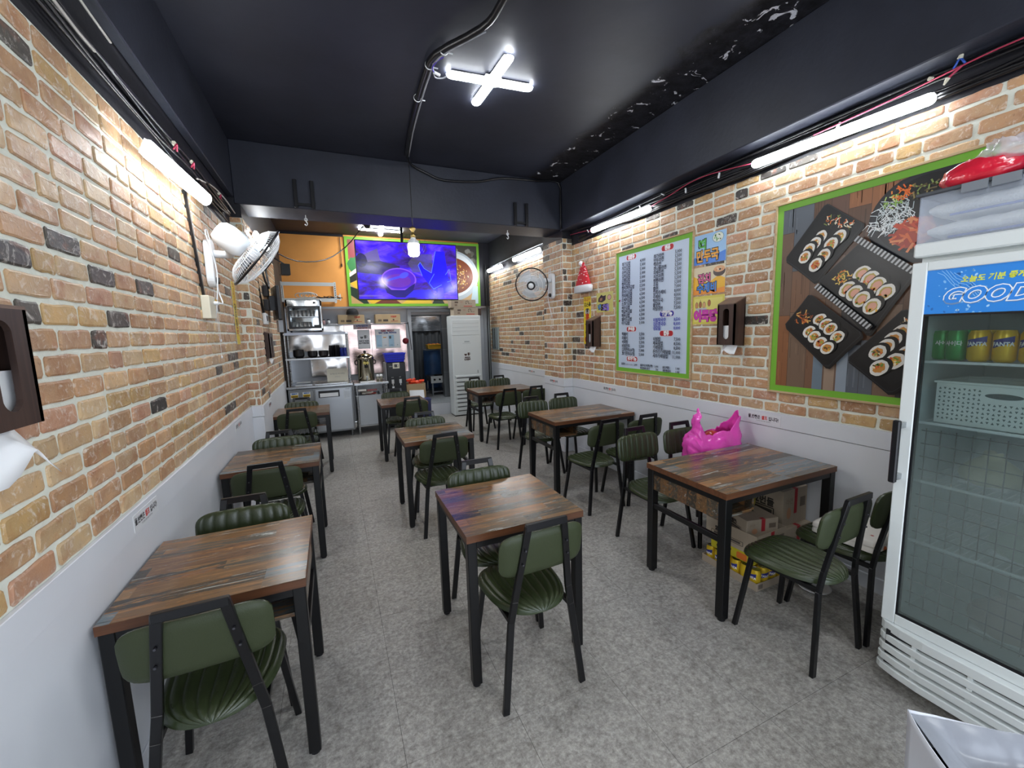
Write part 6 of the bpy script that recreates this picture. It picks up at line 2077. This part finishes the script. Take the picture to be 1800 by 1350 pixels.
MB().box(2.842, 2.849, FY0 + 0.031, FY1 - 0.031, 0.34, 1.83).box(FX + 0.01, 2.84, FY1 - 0.034, FY1 - 0.0305, 0.34, 1.83).build('liner', M_FRIN, fr_)
MB().box(2.205, 2.88, FY0, FY1 + 0.004, 1.890, 1.945).build('top_cap', M_FR, fr_, bev=0.006)
DX0, DX1 = 2.198, 2.230
DZ0, DZ1 = 0.302, 1.868
dr_ = MB().box(DX0, DX1, FY1 - 0.048, FY1, DZ0, DZ1).box(DX0, DX1, FY0, FY0 + 0.048, DZ0, DZ1).box(DX0, DX1, FY0 + 0.048, FY1 - 0.048, DZ0, DZ0 + 0.045).box(DX0, DX1, FY0 + 0.048, FY1 - 0.048, DZ1 - 0.035, DZ1).build('door', M_FR, fr_, bev=0.003)
MB().box(DX0 + 0.006, DX1 - 0.004, FY0 + 0.048, FY1 - 0.048, 1.662, DZ1 - 0.035).build('header_panel', mat('header_blue', '2f86d8', 0.35), dr_)
gk = MB()
for (a, b, c, d) in ((FY0 + .048, FY0 + .054, DZ0 + .045, 1.662), (FY1 - .054, FY1 - .048, DZ0 + .045, 1.662), (FY0 + .054, FY1 - .054, DZ0 + .045, DZ0 + .053), (FY0 + .054, FY1 - .054, 1.654, 1.662)):
    gk.box(DX0 + 0.004, DX1, a, b, c, d)
gk.build('gasket', M_BLACKP, dr_)


def fog_glass():
    m = bpy.data.materials.new('fridge_glass')
    m.use_nodes = True
    nt = m.node_tree
    for n in list(nt.nodes):
        if n.type != 'OUTPUT_MATERIAL':
            nt.nodes.remove(n)
    out = nt.nodes['Material Output']
    pos = node(nt, 'NewGeometry').outputs['Position']
    sp = node(nt, 'SeparateXYZ', {0: pos})
    n1 = node(nt, 'TexNoise', {'Vector': pos, 'Scale': 5.0, 'Detail': 3.0})
    z = math_n(nt, 'ADD', sp.outputs[2], math_n(nt, 'MULTIPLY', n1.outputs[0], 0.25))
    fog = ramp(nt, z, [(0.0, (1, 1, 1)), (1.0, (0, 0, 0))])
    mr_ = node(nt, 'MapRange', {0: z, 1: 1.40, 2: 1.10, 3: 0.04, 4: 0.30})
    tr_ = node(nt, 'BsdfTransparent', {0: (0.80, 0.86, 0.86, 1)})
    df = node(nt, 'BsdfDiffuse', {0: H('b6c2bf')})
    tl = node(nt, 'BsdfTranslucent', {0: H('c2ccca')})
    ad = node(nt, 'MixShader', {0: 0.5, 1: df.outputs[0], 2: tl.outputs[0]})
    mx = node(nt, 'MixShader', {0: mr_.outputs[0], 1: tr_.outputs[0], 2: ad.outputs[0]})
    gl = node(nt, 'BsdfGlossy', {0: (1, 1, 1, 1), 1: 0.06})
    lw = node(nt, 'LayerWeight', {0: 0.25})
    m2 = node(nt, 'MixShader', {0: math_n(nt, 'MULTIPLY', lw.outputs['Fresnel'], 0.9), 1: mx.outputs[0], 2: gl.outputs[0]})
    nt.links.new(m2.outputs[0], out.inputs[0])
    return m


MB().box(DX0 + 0.012, DX0 + 0.018, FY0 + 0.054, FY1 - 0.054, DZ0 + 0.053, 1.654).build('glass', fog_glass(), dr_)
hd = MB().box(2.140, 2.160, FY1 - 0.030, FY1 - 0.005, 0.955, 1.225).build('handle', M_BLACKP, dr_, bev=0.004)
for z in (0.965, 1.19):
    MB().box(2.160, DX0, FY1 - 0.028, FY1 - 0.010, z, z + 0.025).build('handle_mount', M_STEEL, dr_)
p = Print((DX0 + 0.006, FY1 - 0.048, 1.662), (0, -1, 0), (0, 0, 1), (-1, 0, 0))
W, Hq = FY1 - FY0 - 0.096, 0.171
p.rect(0, 0, W, Hq, H('2b86dc'))
rr = random.Random(4)
for k in range(60):
    a = rr.gauss(0.11, 0.05)
    b = rr.uniform(0.0, 0.16)
    if 0.004 < a < W and b < Hq:
        r = rr.uniform(0.001, 0.004)
        p.ell(a, b, r * 1.6, r, H(rr.choice(['7fbcf0', 'a8d4f6', '1f68b8', '5aa4e6'])), rr.uniform(0, 3), 8, lift=(k == 0))
for k in range(5):
    pts = [(0.03 + 0.012 * k + 0.02 * i, 0.16 - 0.020 * i + 0.008 * sin(i * 1.7 + k)) for i in range(6)]
    p.line(pts, 0.0018, H('8cc4f2'))
p.text('오늘도 기분 좋게', 0.098, 0.116, 0.026, H('d9e04a'), 'L', 0.0008, 0.90, 0.2, rot=0.02)
p.text('GOOD', 0.050, 0.040, 0.074, H('6f8fb8'), 'L', 0.0065, 0.98, 0.35)
p.text('GOOD', 0.048, 0.042, 0.074, H('eef4fa'), 'L', 0.0058, 0.98, 0.35)
p.text('GOOD', 0.048, 0.042, 0.074, H('2f86e0'), 'L', 0.0024, 0.98, 0.35)
p.text('DAY', 0.300, 0.042, 0.074, H('eef4fa'), 'L', 0.0058, 0.98, 0.35)
p.build('header_print', M_PRINT, dr_)
# base grille of five curved louvres
for k in range(5):
    z0 = 0.075 + k * 0.046
    hh = 0.033 if k < 4 else 0.042
    xo = 2.150 + 0.004 * k
    poly = [(2.25, FY0), (xo, FY0), (xo, FY1 - 0.16), (xo + 0.010, FY1 - 0.08), (xo + 0.026, FY1 - 0.02), (xo + 0.040, FY1 - 0.002), (2.25, FY1 + 0.002)]
    MB().prism(poly, (0, 0, z0), (1, 0, 0), (0, 1, 0), (0, 0, hh)).build('louvre', M_FR, fr_, bev=0.003)
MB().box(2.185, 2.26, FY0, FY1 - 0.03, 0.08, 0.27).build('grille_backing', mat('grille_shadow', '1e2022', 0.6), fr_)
for k in range(3):
    MB().box(2.172, 2.19, FY1 - 0.14 - 0.17 * k, FY1 - 0.125 - 0.17 * k, 0.08, 0.26).build('grille_rib', M_FR, fr_)
for a in (FY0 + 0.06, FY1 - 0.06):
    for b in (2.30, 2.82):
        MB().cyl((b, a, 0), (b, a, 0.07), 0.022, n=12).build('foot', M_BLACKP, fr_)
M_WIRE = mat('white_coated_wire', 'e2e6e8', 0.35)
for z in (1.462, 1.205, 0.95, 0.68):
    s_ = MB()
    s_.box(2.262, 2.27, FY0 + 0.035, FY1 - 0.036, z, z + 0.010).box(2.82, 2.828, FY0 + 0.035, FY1 - 0.036, z, z + 0.006)
    for k in range(24):
        y = FY0 + 0.04 + k * 0.0235
        s_.box(2.262, 2.828, y, y + 0.003, z + 0.002, z + 0.006)
    s_.build('wire_shelf', M_WIRE, fr_)
gw = MB()
for k in range(12):
    y = FY0 + 0.05 + k * 0.047
    gw.box(2.30, 2.303, y, y + 0.003, 0.36, 1.18)
for k in range(15):
    z = 0.37 + k * 0.057
    gw.box(2.298, 2.301, FY0 + 0.04, FY1 - 0.04, z, z + 0.003)
gw.build('added_reflection_grid', M_METAL, fr_)  # black grid added in place of the wire shelves' reflection


def can(name, label, loc, body, band, txt, group, tc='f4f4f4', rz=0.0, cap=False):
    t = thing(name, label, 'can', loc, rz, group)
    MB().lathe([(0, 0.002), (0.024, 0.0), (0.0325, 0.012), (0.0325, 0.104), (0.027, 0.116), (0.0265, 0.120)], n=20).build('body', mat(name + '_paint_' + body, body, 0.28, 0.3), t)
    MB().lathe([(0.0265, 0.119), (0.025, 0.1165), (0, 0.1165)], n=20).build('lid', M_STEEL, t)
    p = MB()
    if band:
        v, f = [], []
        for i in range(9):
            a = pi + (i - 4) * 0.23
            for z in (0.052 + 0.003 * i, 0.083 + 0.002 * i):
                v.append((0.0329 * cos(a), 0.0329 * sin(a), z))
        p.add(v, [(2 * i, 2 * i + 1, 2 * i + 3, 2 * i + 2) for i in range(8)], 0, H(band))
    if txt:
        vs, fs = text_geo(txt, 0.021, 'C', 0.0008, 0.9)
        out = []
        for a_, b_ in vs:
            th = pi + a_ / 0.0332
            out.append((0.0333 * cos(th), 0.0333 * sin(th), 0.062 + b_))
        p.add(out, fs, 0, H(tc))
    if p.v:
        p.build('label_print', M_PRINT, t)
    return t


def dupl(root, loc, rz, label):
    return dup(root, loc, rz, label)


cf = can('orange_soda_can', 'yellow soda can at the front of the top fridge shelf, near the door edge', (2.31, 0.752, 1.473), 'e2b41e', '2a2f86', 'FANTA', 'yellow soda cans in the fridge')
dupl(cf, (2.31, 0.684, 1.473), 0.08, 'second yellow soda can from the green cans on the top fridge shelf')
dupl(cf, (2.31, 0.616, 1.473), -0.05, 'third yellow soda can from the green cans on the top fridge shelf')
dupl(cf, (2.385, 0.752, 1.473), 0.3, 'yellow soda can in the second row of the top fridge shelf')
cg_ = can('green_soda_can', 'green soda can on the top fridge shelf beside the first yellow can', (2.33, 0.822, 1.473), '2f9a4a', None, '사이다', 'green soda cans in the fridge')
dupl(cg_, (2.36, 0.878, 1.473), 0.5, 'green soda can at the door-hinge corner of the top fridge shelf')
dupl(cg_, (2.42, 0.822, 1.473), 0.2, 'green soda can in the second row of the top fridge shelf')
bk = thing('white_basket', 'white perforated basket with an oval grip on the second fridge shelf', 'basket', (2.42, 0.665, 1.216))
M_BSK = mat('basket_white', 'dfe3e1', 0.4)
MB().box(-0.13, -0.126, -0.19, 0.19, 0, 0.17).box(0.126, 0.13, -0.19, 0.19, 0, 0.17).box(-0.126, 0.126, 0.186, 0.19, 0, 0.17).box(-0.126, 0.126, -0.19, -0.186, 0, 0.17).box(-0.126, 0.126, -0.186, 0.186, 0, 0.004).build('body', M_BSK, bk)
MB().box(-0.138, -0.122, -0.197, 0.197, 0.165, 0.175).box(0.122, 0.138, -0.197, 0.197, 0.165, 0.175).box(-0.122, 0.122, 0.181, 0.197, 0.165, 0.175).box(-0.122, 0.122, -0.197, -0.181, 0.165, 0.175).build('rim', M_BSK, bk, bev=0.002)
hp = MB()
for i in range(26):
    for j in range(8):
        y, z = 0.178 - i * 0.0142, 0.022 + j * 0.0175
        if abs(y) < 0.062 and z > 0.10 and z < 0.15:
            continue
        s = 0.0045 if (i + j) % 2 else -0.0045
        hp.prism([(-abs(s), -s), (abs(s), -s), (0, s)], (-0.1305, y, z), (0, 1, 0), (0, 0, 1), (-0.0006, 0, 0))
hp.build('holes', mat('basket_hole', '6d7674', 0.7), bk)['kind'] = 'stuff'
MB().prism([(0.05 * cos(2 * pi * k / 20) * (1.0), 0.011 * sin(2 * pi * k / 20)) for k in range(20)], (-0.1305, 0, 0.128), (0, 1, 0), (0, 0, 1), (-0.0008, 0, 0)).build('grip_hole', mat('grip_shadow', '4c5453', 0.7), bk)
rr = random.Random(8)
for k, (y, z, c, w, h, lb) in enumerate(((0.72, 0.96, 'c9c0a0', 0.20, 0.13, 'cream bag behind the fogged glass on the third fridge shelf'), (0.60, 0.691, '9aa89a', 0.22, 0.16, 'pale green bag behind the fogged glass on the fourth fridge shelf'), (0.62, 0.346, 'b09a94', 0.26, 0.17, 'pinkish bag behind the fogged glass at the fridge bottom'))):
    g = MB()
    g.grid(lambda u, v: Vector((0.10 * cos(2 * pi * u) * (0.25 + 0.75 * sin(pi * min(1, v + 0.25))), w / 2 * sin(2 * pi * u) * (0.3 + 0.7 * sin(pi * min(1, v * 0.9 + 0.22))) * (1 + 0.08 * sin(9 * u + 4 * v)), h * v * (1 + 0.06 * sin(12 * u)))), 24, 8)
    o = tag(g.build('food_bag', mat('food_bag_' + c, c, 0.5)), lb, 'bag')
    o.location = (2.45, y, z)
    b_ = MB().box(-0.08, 0.08, -w * 0.35, w * 0.35, 0, 0.01).build('bag_bottom', M_TISSUE, o)

# clear storage box with towels on the fridge, bags on its lid
M_CLEAR = mat('clear_plastic', 'd3dcea', 0.12, alpha=0.28)
sb = thing('clear_storage_box', 'clear plastic storage box with a dark lid on top of the fridge', 'storage box', (0, 0, 0))
Z0 = 1.9475
X0, X1, Y0_, Y1_ = 2.245, 2.70, 0.42, 0.945
MB().box(X0, X0 + 0.004, Y0_, Y1_, Z0, Z0 + 0.185).box(X1 - 0.004, X1, Y0_, Y1_, Z0, Z0 + 0.185).box(X0, X1, Y1_ - 0.004, Y1_, Z0, Z0 + 0.185).box(X0, X1, Y0_, Y0_ + 0.004, Z0, Z0 + 0.185).box(X0, X1, Y0_, Y1_, Z0, Z0 + 0.004).build('body', M_CLEAR, sb)
MB().box(X0 - 0.012, X1 + 0.012, Y0_ - 0.012, Y1_ + 0.012, Z0 + 0.186, Z0 + 0.200).box(X0 + 0.02, X1 - 0.02, Y0_ + 0.02, Y1_ - 0.02, Z0 + 0.200, Z0 + 0.206).build('lid', mat('dark_grey_lid', '4a4d52', 0.35), sb, bev=0.003)
for y in (0.55, 0.72, 0.80):
    MB().box(X0 - 0.017, X0 - 0.010, y - 0.05, y + 0.02, Z0 + 0.165, Z0 + 0.198).build('clip', mat('smoke_clip', '7b8087', 0.3), sb)
M_TOWEL = mat('white_towelling', 'e4e5e0', 0.9, bump=0.5, bscale=120)
M_TOWELB = mat('blue_towel_stripe', '5868a8', 0.9)
for k, (z, lb) in enumerate(((Z0 + 0.006, 'lower rolled white towel in the clear box on the fridge'), (Z0 + 0.090, 'upper rolled white towel in the clear box on the fridge'))):
    t = thing('rolled_towel', lb, 'towel', (2.46, 0.69, z), 0, 'towels in the clear box')
    g = MB()
    g.grid(lambda u, v: Vector((-0.19 * (abs(cos(2 * pi * u)) ** 0.6) * (1 if cos(2 * pi * u) > 0 else -1), -0.235 + 0.47 * v, 0.040 + 0.039 * (abs(sin(2 * pi * u)) ** 0.8) * (1 if sin(2 * pi * u) > 0 else -1) * (1 - 0.5 * abs(2 * v - 1) ** 8) + 0.002 * sin(v * 40 + k))), 32, 24)
    g.build('roll', M_TOWEL, t)
    MB().box(-0.193, -0.187, -0.20, 0.17, 0.006, 0.014).build('stripe', M_TOWELB, t)


def blob(name, m, loc, rx, ry, rz_, seed, parent=None, amp=0.18, nu=36, nv=18, flat=True):
    g = MB()

    def fn(u, v):
        a, b = 2 * pi * u, pi * (v - 0.5)
        d = Vector((cos(a) * cos(b), sin(a) * cos(b), sin(b)))
        k = 1 + amp * (noise.noise(d * 2.1 + Vector((seed, 0, 0))) + 0.5 * noise.noise(d * 5.3 + Vector((0, seed, 0))))
        z = d.z * rz_ * k
        return Vector((d.x * rx * k, d.y * ry * k, max(z, -rz_ * 0.55) + rz_ * 0.55 if flat else z))
    g.grid(fn, nu, nv)
    o = g.build(name, m, parent)
    o.location = loc
    return o


M_REDP = mat('red_plastic', 'd8253c', 0.22, coat=0.5, bump=0.6, bscale=22)
M_BLUEP = mat('blue_plastic_pack', '3f6ea8', 0.25, coat=0.4, bump=0.6, bscale=22)
M_FILM = mat('crinkled_clear_film', 'e8ecf2', 0.12, alpha=0.35, bump=0.8, bscale=30)
tag(blob('red_bag', M_REDP, (2.33, 0.80, Z0 + 0.2055), 0.07, 0.115, 0.06, 2.0), 'red plastic bag on the lid of the clear box above the fridge', 'bag')
tag(blob('blue_pack', M_BLUEP, (2.37, 0.63, Z0 + 0.2065), 0.08, 0.09, 0.065, 5.0), 'blue pack beside the red bag above the fridge', 'bag')
tag(blob('clear_film_bag', M_FILM, (2.34, 0.735, Z0 + 0.262), 0.06, 0.08, 0.055, 7.0, amp=0.5), 'crumpled clear film knot over the red bag above the fridge', 'bag')
tag(blob('clear_film_bag', M_FILM, (2.40, 0.52, Z0 + 0.2065), 0.08, 0.08, 0.08, 9.0, amp=0.4), 'crumpled clear film bag at the end of the clear box lid', 'bag')

# ---------------------------------------------------------------- goods under the wide near table
def tray_side(p, w, h):
    p.rect(w * 0.05, h * 0.2, w * 0.2, h * 0.8, H('6d6258'))
    p.rect(w * 0.8, h * 0.25, w * 0.94, h * 0.75, H('6d6258'))


ty = thing('can_tray', 'cardboard tray of yellow soda cans on the floor under the wide near table', 'tray', (2.425, 1.79, 0))
w2, d2 = 0.138, 0.205
MB().box(-w2, w2, -d2, d2, 0, 0.004).box(-w2, -w2 + .003, -d2, d2, .004, 0.05).box(w2 - .003, w2, -d2, d2, .004, 0.05).box(-w2 + .003, w2 - .003, -d2, -d2 + .003, .004, 0.05).box(-w2 + .003, w2 - .003, d2 - .003, d2, .004, 0.05).build('tray_body', M_CARDG, ty)
p = Print((2.425 - w2, 1.79 + d2, 0), (0, -1, 0), (0, 0, 1), (-1, 0, 0))
tray_side(p, 2 * d2, 0.05)
p.o = p.o - Vector((2.425, 1.79, 0))
p2 = Print((-w2, -d2, 0), (1, 0, 0), (0, 0, 1), (0, -1, 0))
tray_side(p2, 2 * w2, 0.05)
o = p2.build('print', M_PRINTM, ty)
rr = random.Random(6)
first = None
rown = ['first', 'second', 'third', 'fourth', 'fifth', 'sixth']
coln = ['aisle-side', 'second', 'third', 'wall-side']
for i in range(4):
    for j in range(6):
        loc = (2.425 - w2 + 0.037 + i * 0.0665, 1.79 - d2 + 0.038 + j * 0.0655, 0.0045)
        lb = 'yellow soda can in the floor tray, %s column, %s row from the near end' % (coln[i], rown[j])
        rz = rr.choice((0.0, 1.2, 0.7, 1.57, -0.3)) + rr.uniform(-0.2, 0.2)
        if first is None:
            first = can('tray_soda_can', lb, loc, 'dcb928', '2a2f86', 'FANTA', 'yellow soda cans in the floor tray', rz=rz)
        else:
            dup(first, loc, rz, lb)
yb = thing('yellow_pack', 'yellow printed pack lying on the tray of soda cans', 'pack', (2.43, 1.80, 0.127), 0.08)
MB().box(-0.12, 0.12, -0.15, 0.15, 0, 0.075).build('body', mat('yellow_pack_film', 'c9bd2a', 0.3, bump=0.3, bscale=14), yb, bev=0.01, seg=2)
p = Print((-0.1205, 0.15, 0), (0, -1, 0), (0, 0, 1), (-1, 0, 0))
p.ell(0.10, 0.04, 0.055, 0.022, H('4a1f18'), 0.2)
p.ell(0.10, 0.044, 0.05, 0.014, H('d8722c'), 0.2)
p.rect(0.19, 0.01, 0.26, 0.055, H('d8722c'), 0.01)
p.build('print', M_PRINT, yb)


def bundle_box(p, w, h):
    p.text('2번들', w * 0.20, h * 0.50, h * 0.26, H('2a2622'), 'L', 0.004, 0.9)
    p.line([(w * .12, h * .44), (w * .75, h * .44), (w * .75, h * .24), (w * .12, h * .24), (w * .12, h * .44)], h * 0.025, H('2a2622'))
    p.rect(w * .17, h * .29, w * .70, h * .39, H('4a443e'))


def long_side(p, w, h):
    p.rect(w * .46, h * .30, w * .58, h * 1.0, H('a8242e'))
    p.text('라면', w * .10, h * .62, h * .18, H('8a7868'), 'L')
    p.rect(w * .70, h * .45, w * .92, h * .72, H('6d6054'))
    p.ell(w * .25, h * .35, w * .09, h * .16, H('b98a6a'))


def carton2(label, loc, w, d, h, rz, open_=False):
    """w along x, d along y; printed on the aisle side (-x) and the near side (-y)"""
    t = thing('snack_carton', label, 'box', loc, rz, 'snack cartons under the wide near table')
    if open_:
        th = 0.004
        MB().box(-w / 2, w / 2, -d / 2, d / 2, 0, th).box(-w / 2, -w / 2 + th, -d / 2, d / 2, th, h).box(w / 2 - th, w / 2, -d / 2, d / 2, th, h).box(-w / 2 + th, w / 2 - th, -d / 2, -d / 2 + th, th, h).box(-w / 2 + th, w / 2 - th, d / 2 - th, d / 2, th, h).build('body', M_CARDG, t)
    else:
        MB().box(-w / 2, w / 2, -d / 2, d / 2, 0, h).build('body', M_CARDG, t, bev=0.002)
    a = Print((-w / 2 - 0.0003, d / 2, 0), (0, -1, 0), (0, 0, 1), (-1, 0, 0))
    bundle_box(a, d, h)
    a.build('side_print', M_PRINTM, t)
    b = Print((-w / 2, -d / 2 - 0.0003, 0), (1, 0, 0), (0, 0, 1), (0, -1, 0))
    long_side(b, w, h)
    b.build('end_print', M_PRINTM, t)
    if not open_:
        c = Print((-w / 2, -d / 2, h + 0.0003), (1, 0, 0), (0, 1, 0), (0, 0, 1))
        c.rect(w * .46, 0, w * .58, d * .12, H('a8242e'))
        c.text('스낵', w * .4, d * .5, 0.03, H('4a443e'), 'L')
        c.build('top_print', M_PRINTM, t)
    return t


carton2('open snack carton resting on the yellow pack and the soda cans', (2.45, 1.80, 0.203), 0.30, 0.36, 0.135, 0.05, True)
carton2('closed snack carton sunk in the open carton under the wide near table', (2.44, 1.75, 0.30), 0.23, 0.19, 0.115, -0.22)
carton2('tall snack carton against the wall under the wide near table', (2.765, 1.80, 0.30), 0.26, 0.24, 0.245, 0.03)
o = carton2('lower snack carton on the floor below the tall one against the wall', (2.765, 1.80, 0.0), 0.27, 0.30, 0.298, 0.0)
tag(blob('snack_bag', mat('yellow_snack_film', 'b8ac2a', 0.3, coat=0.4), (2.55, 1.93, 0.34), 0.12, 0.09, 0.11, 3.0), 'yellow snack bag poking out between the cartons under the near table', 'bag')
tag(blob('brown_snack_bag', mat('brown_snack_film', '7a3a2a', 0.3, coat=0.4), (2.34, 1.89, 0.339), 0.05, 0.08, 0.09, 4.0), 'brown snack bag standing in the open carton under the near table', 'bag')
co = thing('white_plate', 'white dish on the floor by the wall behind the fridge-side chairs', 'dish', (2.62, 1.45, 0))
MB().lathe([(0, 0.004), (0.05, 0.0), (0.085, 0.022), (0.09, 0.028), (0.082, 0.026), (0.05, 0.008), (0, 0.007)], n=28).build('dish', M_WHITEP, co)

# ---------------------------------------------------------------- pink bag on the far chair
pk_ = thing('pink_bag', 'bright pink plastic carrier bag standing on the chair against the right wall', 'bag', (2.635, 2.235, 0.455), -0.25)
M_PINK = mat('pink_polythene', 'ee4fbe', 0.2, coat=0.7, bump=0.9, bscale=13)
M_PINK.node_tree.nodes['Principled BSDF'].inputs['Subsurface Weight'].default_value = 0.15
M_PINK.node_tree.nodes['Principled BSDF'].inputs['Subsurface Radius'].default_value = (0.1, 0.03, 0.06)


def bagfn(u, v):
    a = 2 * pi * u
    ca, sa = cos(a), sin(a)
    # handles at both ends of the long (x) axis
    pl = (max(0, -ca)) ** 3.0
    pr_ = (max(0, ca)) ** 1.6
    top = 0.385 + 0.19 * pl + 0.13 * pr_ + 0.015 * sin(7 * a)
    z = top * v
    rx = 0.215 * (0.92 + 0.12 * sin(pi * v)) * (1 - 0.30 * pl * max(0, v - 0.5) / 0.5)
    ry = 0.125 * (0.95 + 0.15 * sin(pi * v)) * (1 - 0.45 * max(0, v - 0.6) / 0.4)
    x = rx * (abs(ca) ** 0.7) * (1 if ca > 0 else -1)
    y = ry * (abs(sa) ** 0.7) * (1 if sa > 0 else -1)
    n_ = noise.noise(Vector((x * 8, y * 8, z * 8)))
    m_ = abs(noise.noise(Vector((x * 15 + 2, y * 15, z * 17 + x * 20))))
    k = 1 + 0.20 * n_ * (0.35 + v * 0.65) - 0.22 * m_
    return Vector((x * k, y * k - 0.02 * m_, z + 0.02 * n_ - 0.03 * m_ * v))


g = MB()
g.grid(bagfn, 72, 30)
b_ = g.build('bag_film', M_PINK, pk_)
so = b_.modifiers.new('solid', 'SOLIDIFY')
so.thickness = 0.0015
MB().prism([(0.19 * cos(2 * pi * k / 16), 0.10 * sin(2 * pi * k / 16)) for k in range(16)], (0, 0, 0.002), (1, 0, 0), (0, 1, 0), (0, 0, 0.004)).build('bag_base', M_PINK, pk_)
blob('red_contents', mat('red_contents_film', 'b82a1c', 0.3, coat=0.3), (0.0, 0.0, 0.12), 0.15, 0.075, 0.17, 6.0, pk_, amp=0.1)
r_ = Print((-0.14, -0.135, 0.11), (0.97, -0.1, 0), (0, 0.03, 1), (0, -1, 0))
r_.rect(0, 0, 0.10, 0.105, H('d8d4c2'), 0.006)
r_.text('쓰레기 봉투', 0.008, 0.076, 0.017, H('3a3a34'), 'L', 0.001)
for k in range(4):
    r_.line([(0.008, 0.06 - 0.013 * k), (0.085 - 0.01 * (k % 2), 0.06 - 0.013 * k)], 0.003, H('7a7a70'))
r_.build('bag_label', M_PRINT, pk_)

# folded floral cushion on the near wall-side chair
cu = thing('floral_cushion', 'folded white floral cushion on the chair between near table and fridge', 'cushion', (2.60, 1.24, 0.462), 0.05)


def floral():
    m, nt, pb2 = newmat('floral_cloth')
    tc = node(nt, 'TexCoord').outputs['Object']
    v1 = node(nt, 'TexVoronoi', {'Vector': tc, 'Scale': 16.0})
    n1 = node(nt, 'TexNoise', {'Vector': tc, 'Scale': 20.0, 'Detail': 4.0})
    k = math_n(nt, 'ADD', v1.outputs['Distance'], math_n(nt, 'MULTIPLY', n1.outputs[0], 0.5))
    msk = ramp(nt, k, [(0.48, (1, 1, 1)), (0.54, (0, 0, 0))])
    hue = ramp(nt, node(nt, 'SeparateColor', {0: v1.outputs['Color']}).outputs[0], [(0.0, H('c9622c')), (0.3, H('5f8a3c')), (0.5, H('a03a2c')), (0.7, H('46506a')), (0.9, H('d09a3a'))], 'CONSTANT')
    nt.links.new(mix(nt, msk, H('ded9d2'), hue), pb2.inputs['Base Color'])
    pb2.inputs['Roughness'].default_value = 0.8
    return m


M_FLORAL = floral()
for k, z in enumerate((0.0, 0.032)):
    g = MB()
    g.grid(lambda u, v: Vector((0.165 * sin((u - .5) * pi) * (1 - 0.1 * abs(2 * v - 1) ** 4), 0.15 * sin((v - .5) * pi), z + 0.032 * (max(0, (1 - abs(2 * u - 1) ** 6) * (1 - abs(2 * v - 1) ** 6))) ** 0.4 + 0.003 * noise.noise(Vector((u * 4, v * 4, k))))), 18, 14)
    g.grid(lambda u, v: Vector((-0.165 * sin((u - .5) * pi) * (1 - 0.1 * abs(2 * v - 1) ** 4), 0.15 * sin((v - .5) * pi), z)), 10, 8)
    g.build('cushion_fold', M_FLORAL, cu)
MB().box(0.06, 0.15, 0.02, 0.11, 0.066, 0.07).build('green_patch', mat('green_cloth', '8fb84a', 0.8), cu)

# ---------------------------------------------------------------- lined bin at the lower right
bn = thing('lined_bin', 'white plastic-lined bin at the lower right in front of the fridge', 'bin', (1.47, 0.54, 0.0), -0.70)
M_LINER = mat('white_liner', 'd6d9e2', 0.28, trans=0.0, bump=0.35, bscale=6)


def linfn(u, v):
    # open sack around a rectangle whose far-left corner is the origin: x 0..0.5, y -0.35..0
    W_, D_ = 0.50, 0.36
    s = u * 4
    i = int(s) % 4
    f = s - int(s)
    c4 = [(0, 0), (W_, 0), (W_, -D_), (0, -D_)]
    a, b = c4[i], c4[(i + 1) % 4]
    x, y = a[0] + (b[0] - a[0]) * f, a[1] + (b[1] - a[1]) * f
    k = 0.94 + 0.06 * v
    x, y = W_ / 2 + (x - W_ / 2) * k, -D_ / 2 + (y + D_ / 2) * k
    n_ = noise.noise(Vector((x * 6, y * 6, v * 3)))
    m_ = noise.noise(Vector((x * 14 + 3, y * 14, v * 7)))
    z = 0.505 * v - (0.012 * sin(pi * f) + 0.006 * n_) * (v > 0.9)
    return Vector((x + 0.012 * n_ * (1 - 0.6 * (abs(f - .5) > .42)), y + 0.014 * n_ + 0.005 * m_, z))


g = MB()
g.grid(linfn, 64, 20)
o = g.build('liner', M_LINER, bn)
so = o.modifiers.new('solid', 'SOLIDIFY')
so.thickness = 0.002
def covfn(u, v):
    x, y = 0.004 + 0.492 * u, -0.356 + 0.352 * v
    n_ = noise.noise(Vector((x * 7, y * 7, 2))) + 0.7 * abs(noise.noise(Vector((x * 13 + 5, y * 13, 4))))
    e = min(u, 1 - u, v, 1 - v) * 6
    return Vector((x, y, 0.497 - 0.03 * min(1, e) + 0.035 * n_ * min(1, e)))


g = MB()
g.grid(covfn, 40, 30)
g.build('liner_top', mat('grey_liner', '8f929a', 0.25, bump=0.8, bscale=7), bn)
MB().box(0.03, 0.47, -0.33, -0.03, 0.0, 0.02).box(0.03, 0.035, -0.33, -0.03, 0.02, 0.43).box(0.465, 0.47, -0.33, -0.03, 0.02, 0.43).box(0.035, 0.465, -0.33, -0.325, 0.02, 0.43).box(0.035, 0.465, -0.035, -0.03, 0.02, 0.43).build('bin_body', M_STEELD, bn)

# unseen lamp added to brighten the kitchen
tube_lamp((1.9, 9.3, 2.585), (2.6, 9.3, 2.585), 0.036, 'added unseen fill batten on the kitchen ceiling', 'added kitchen fill lamps')
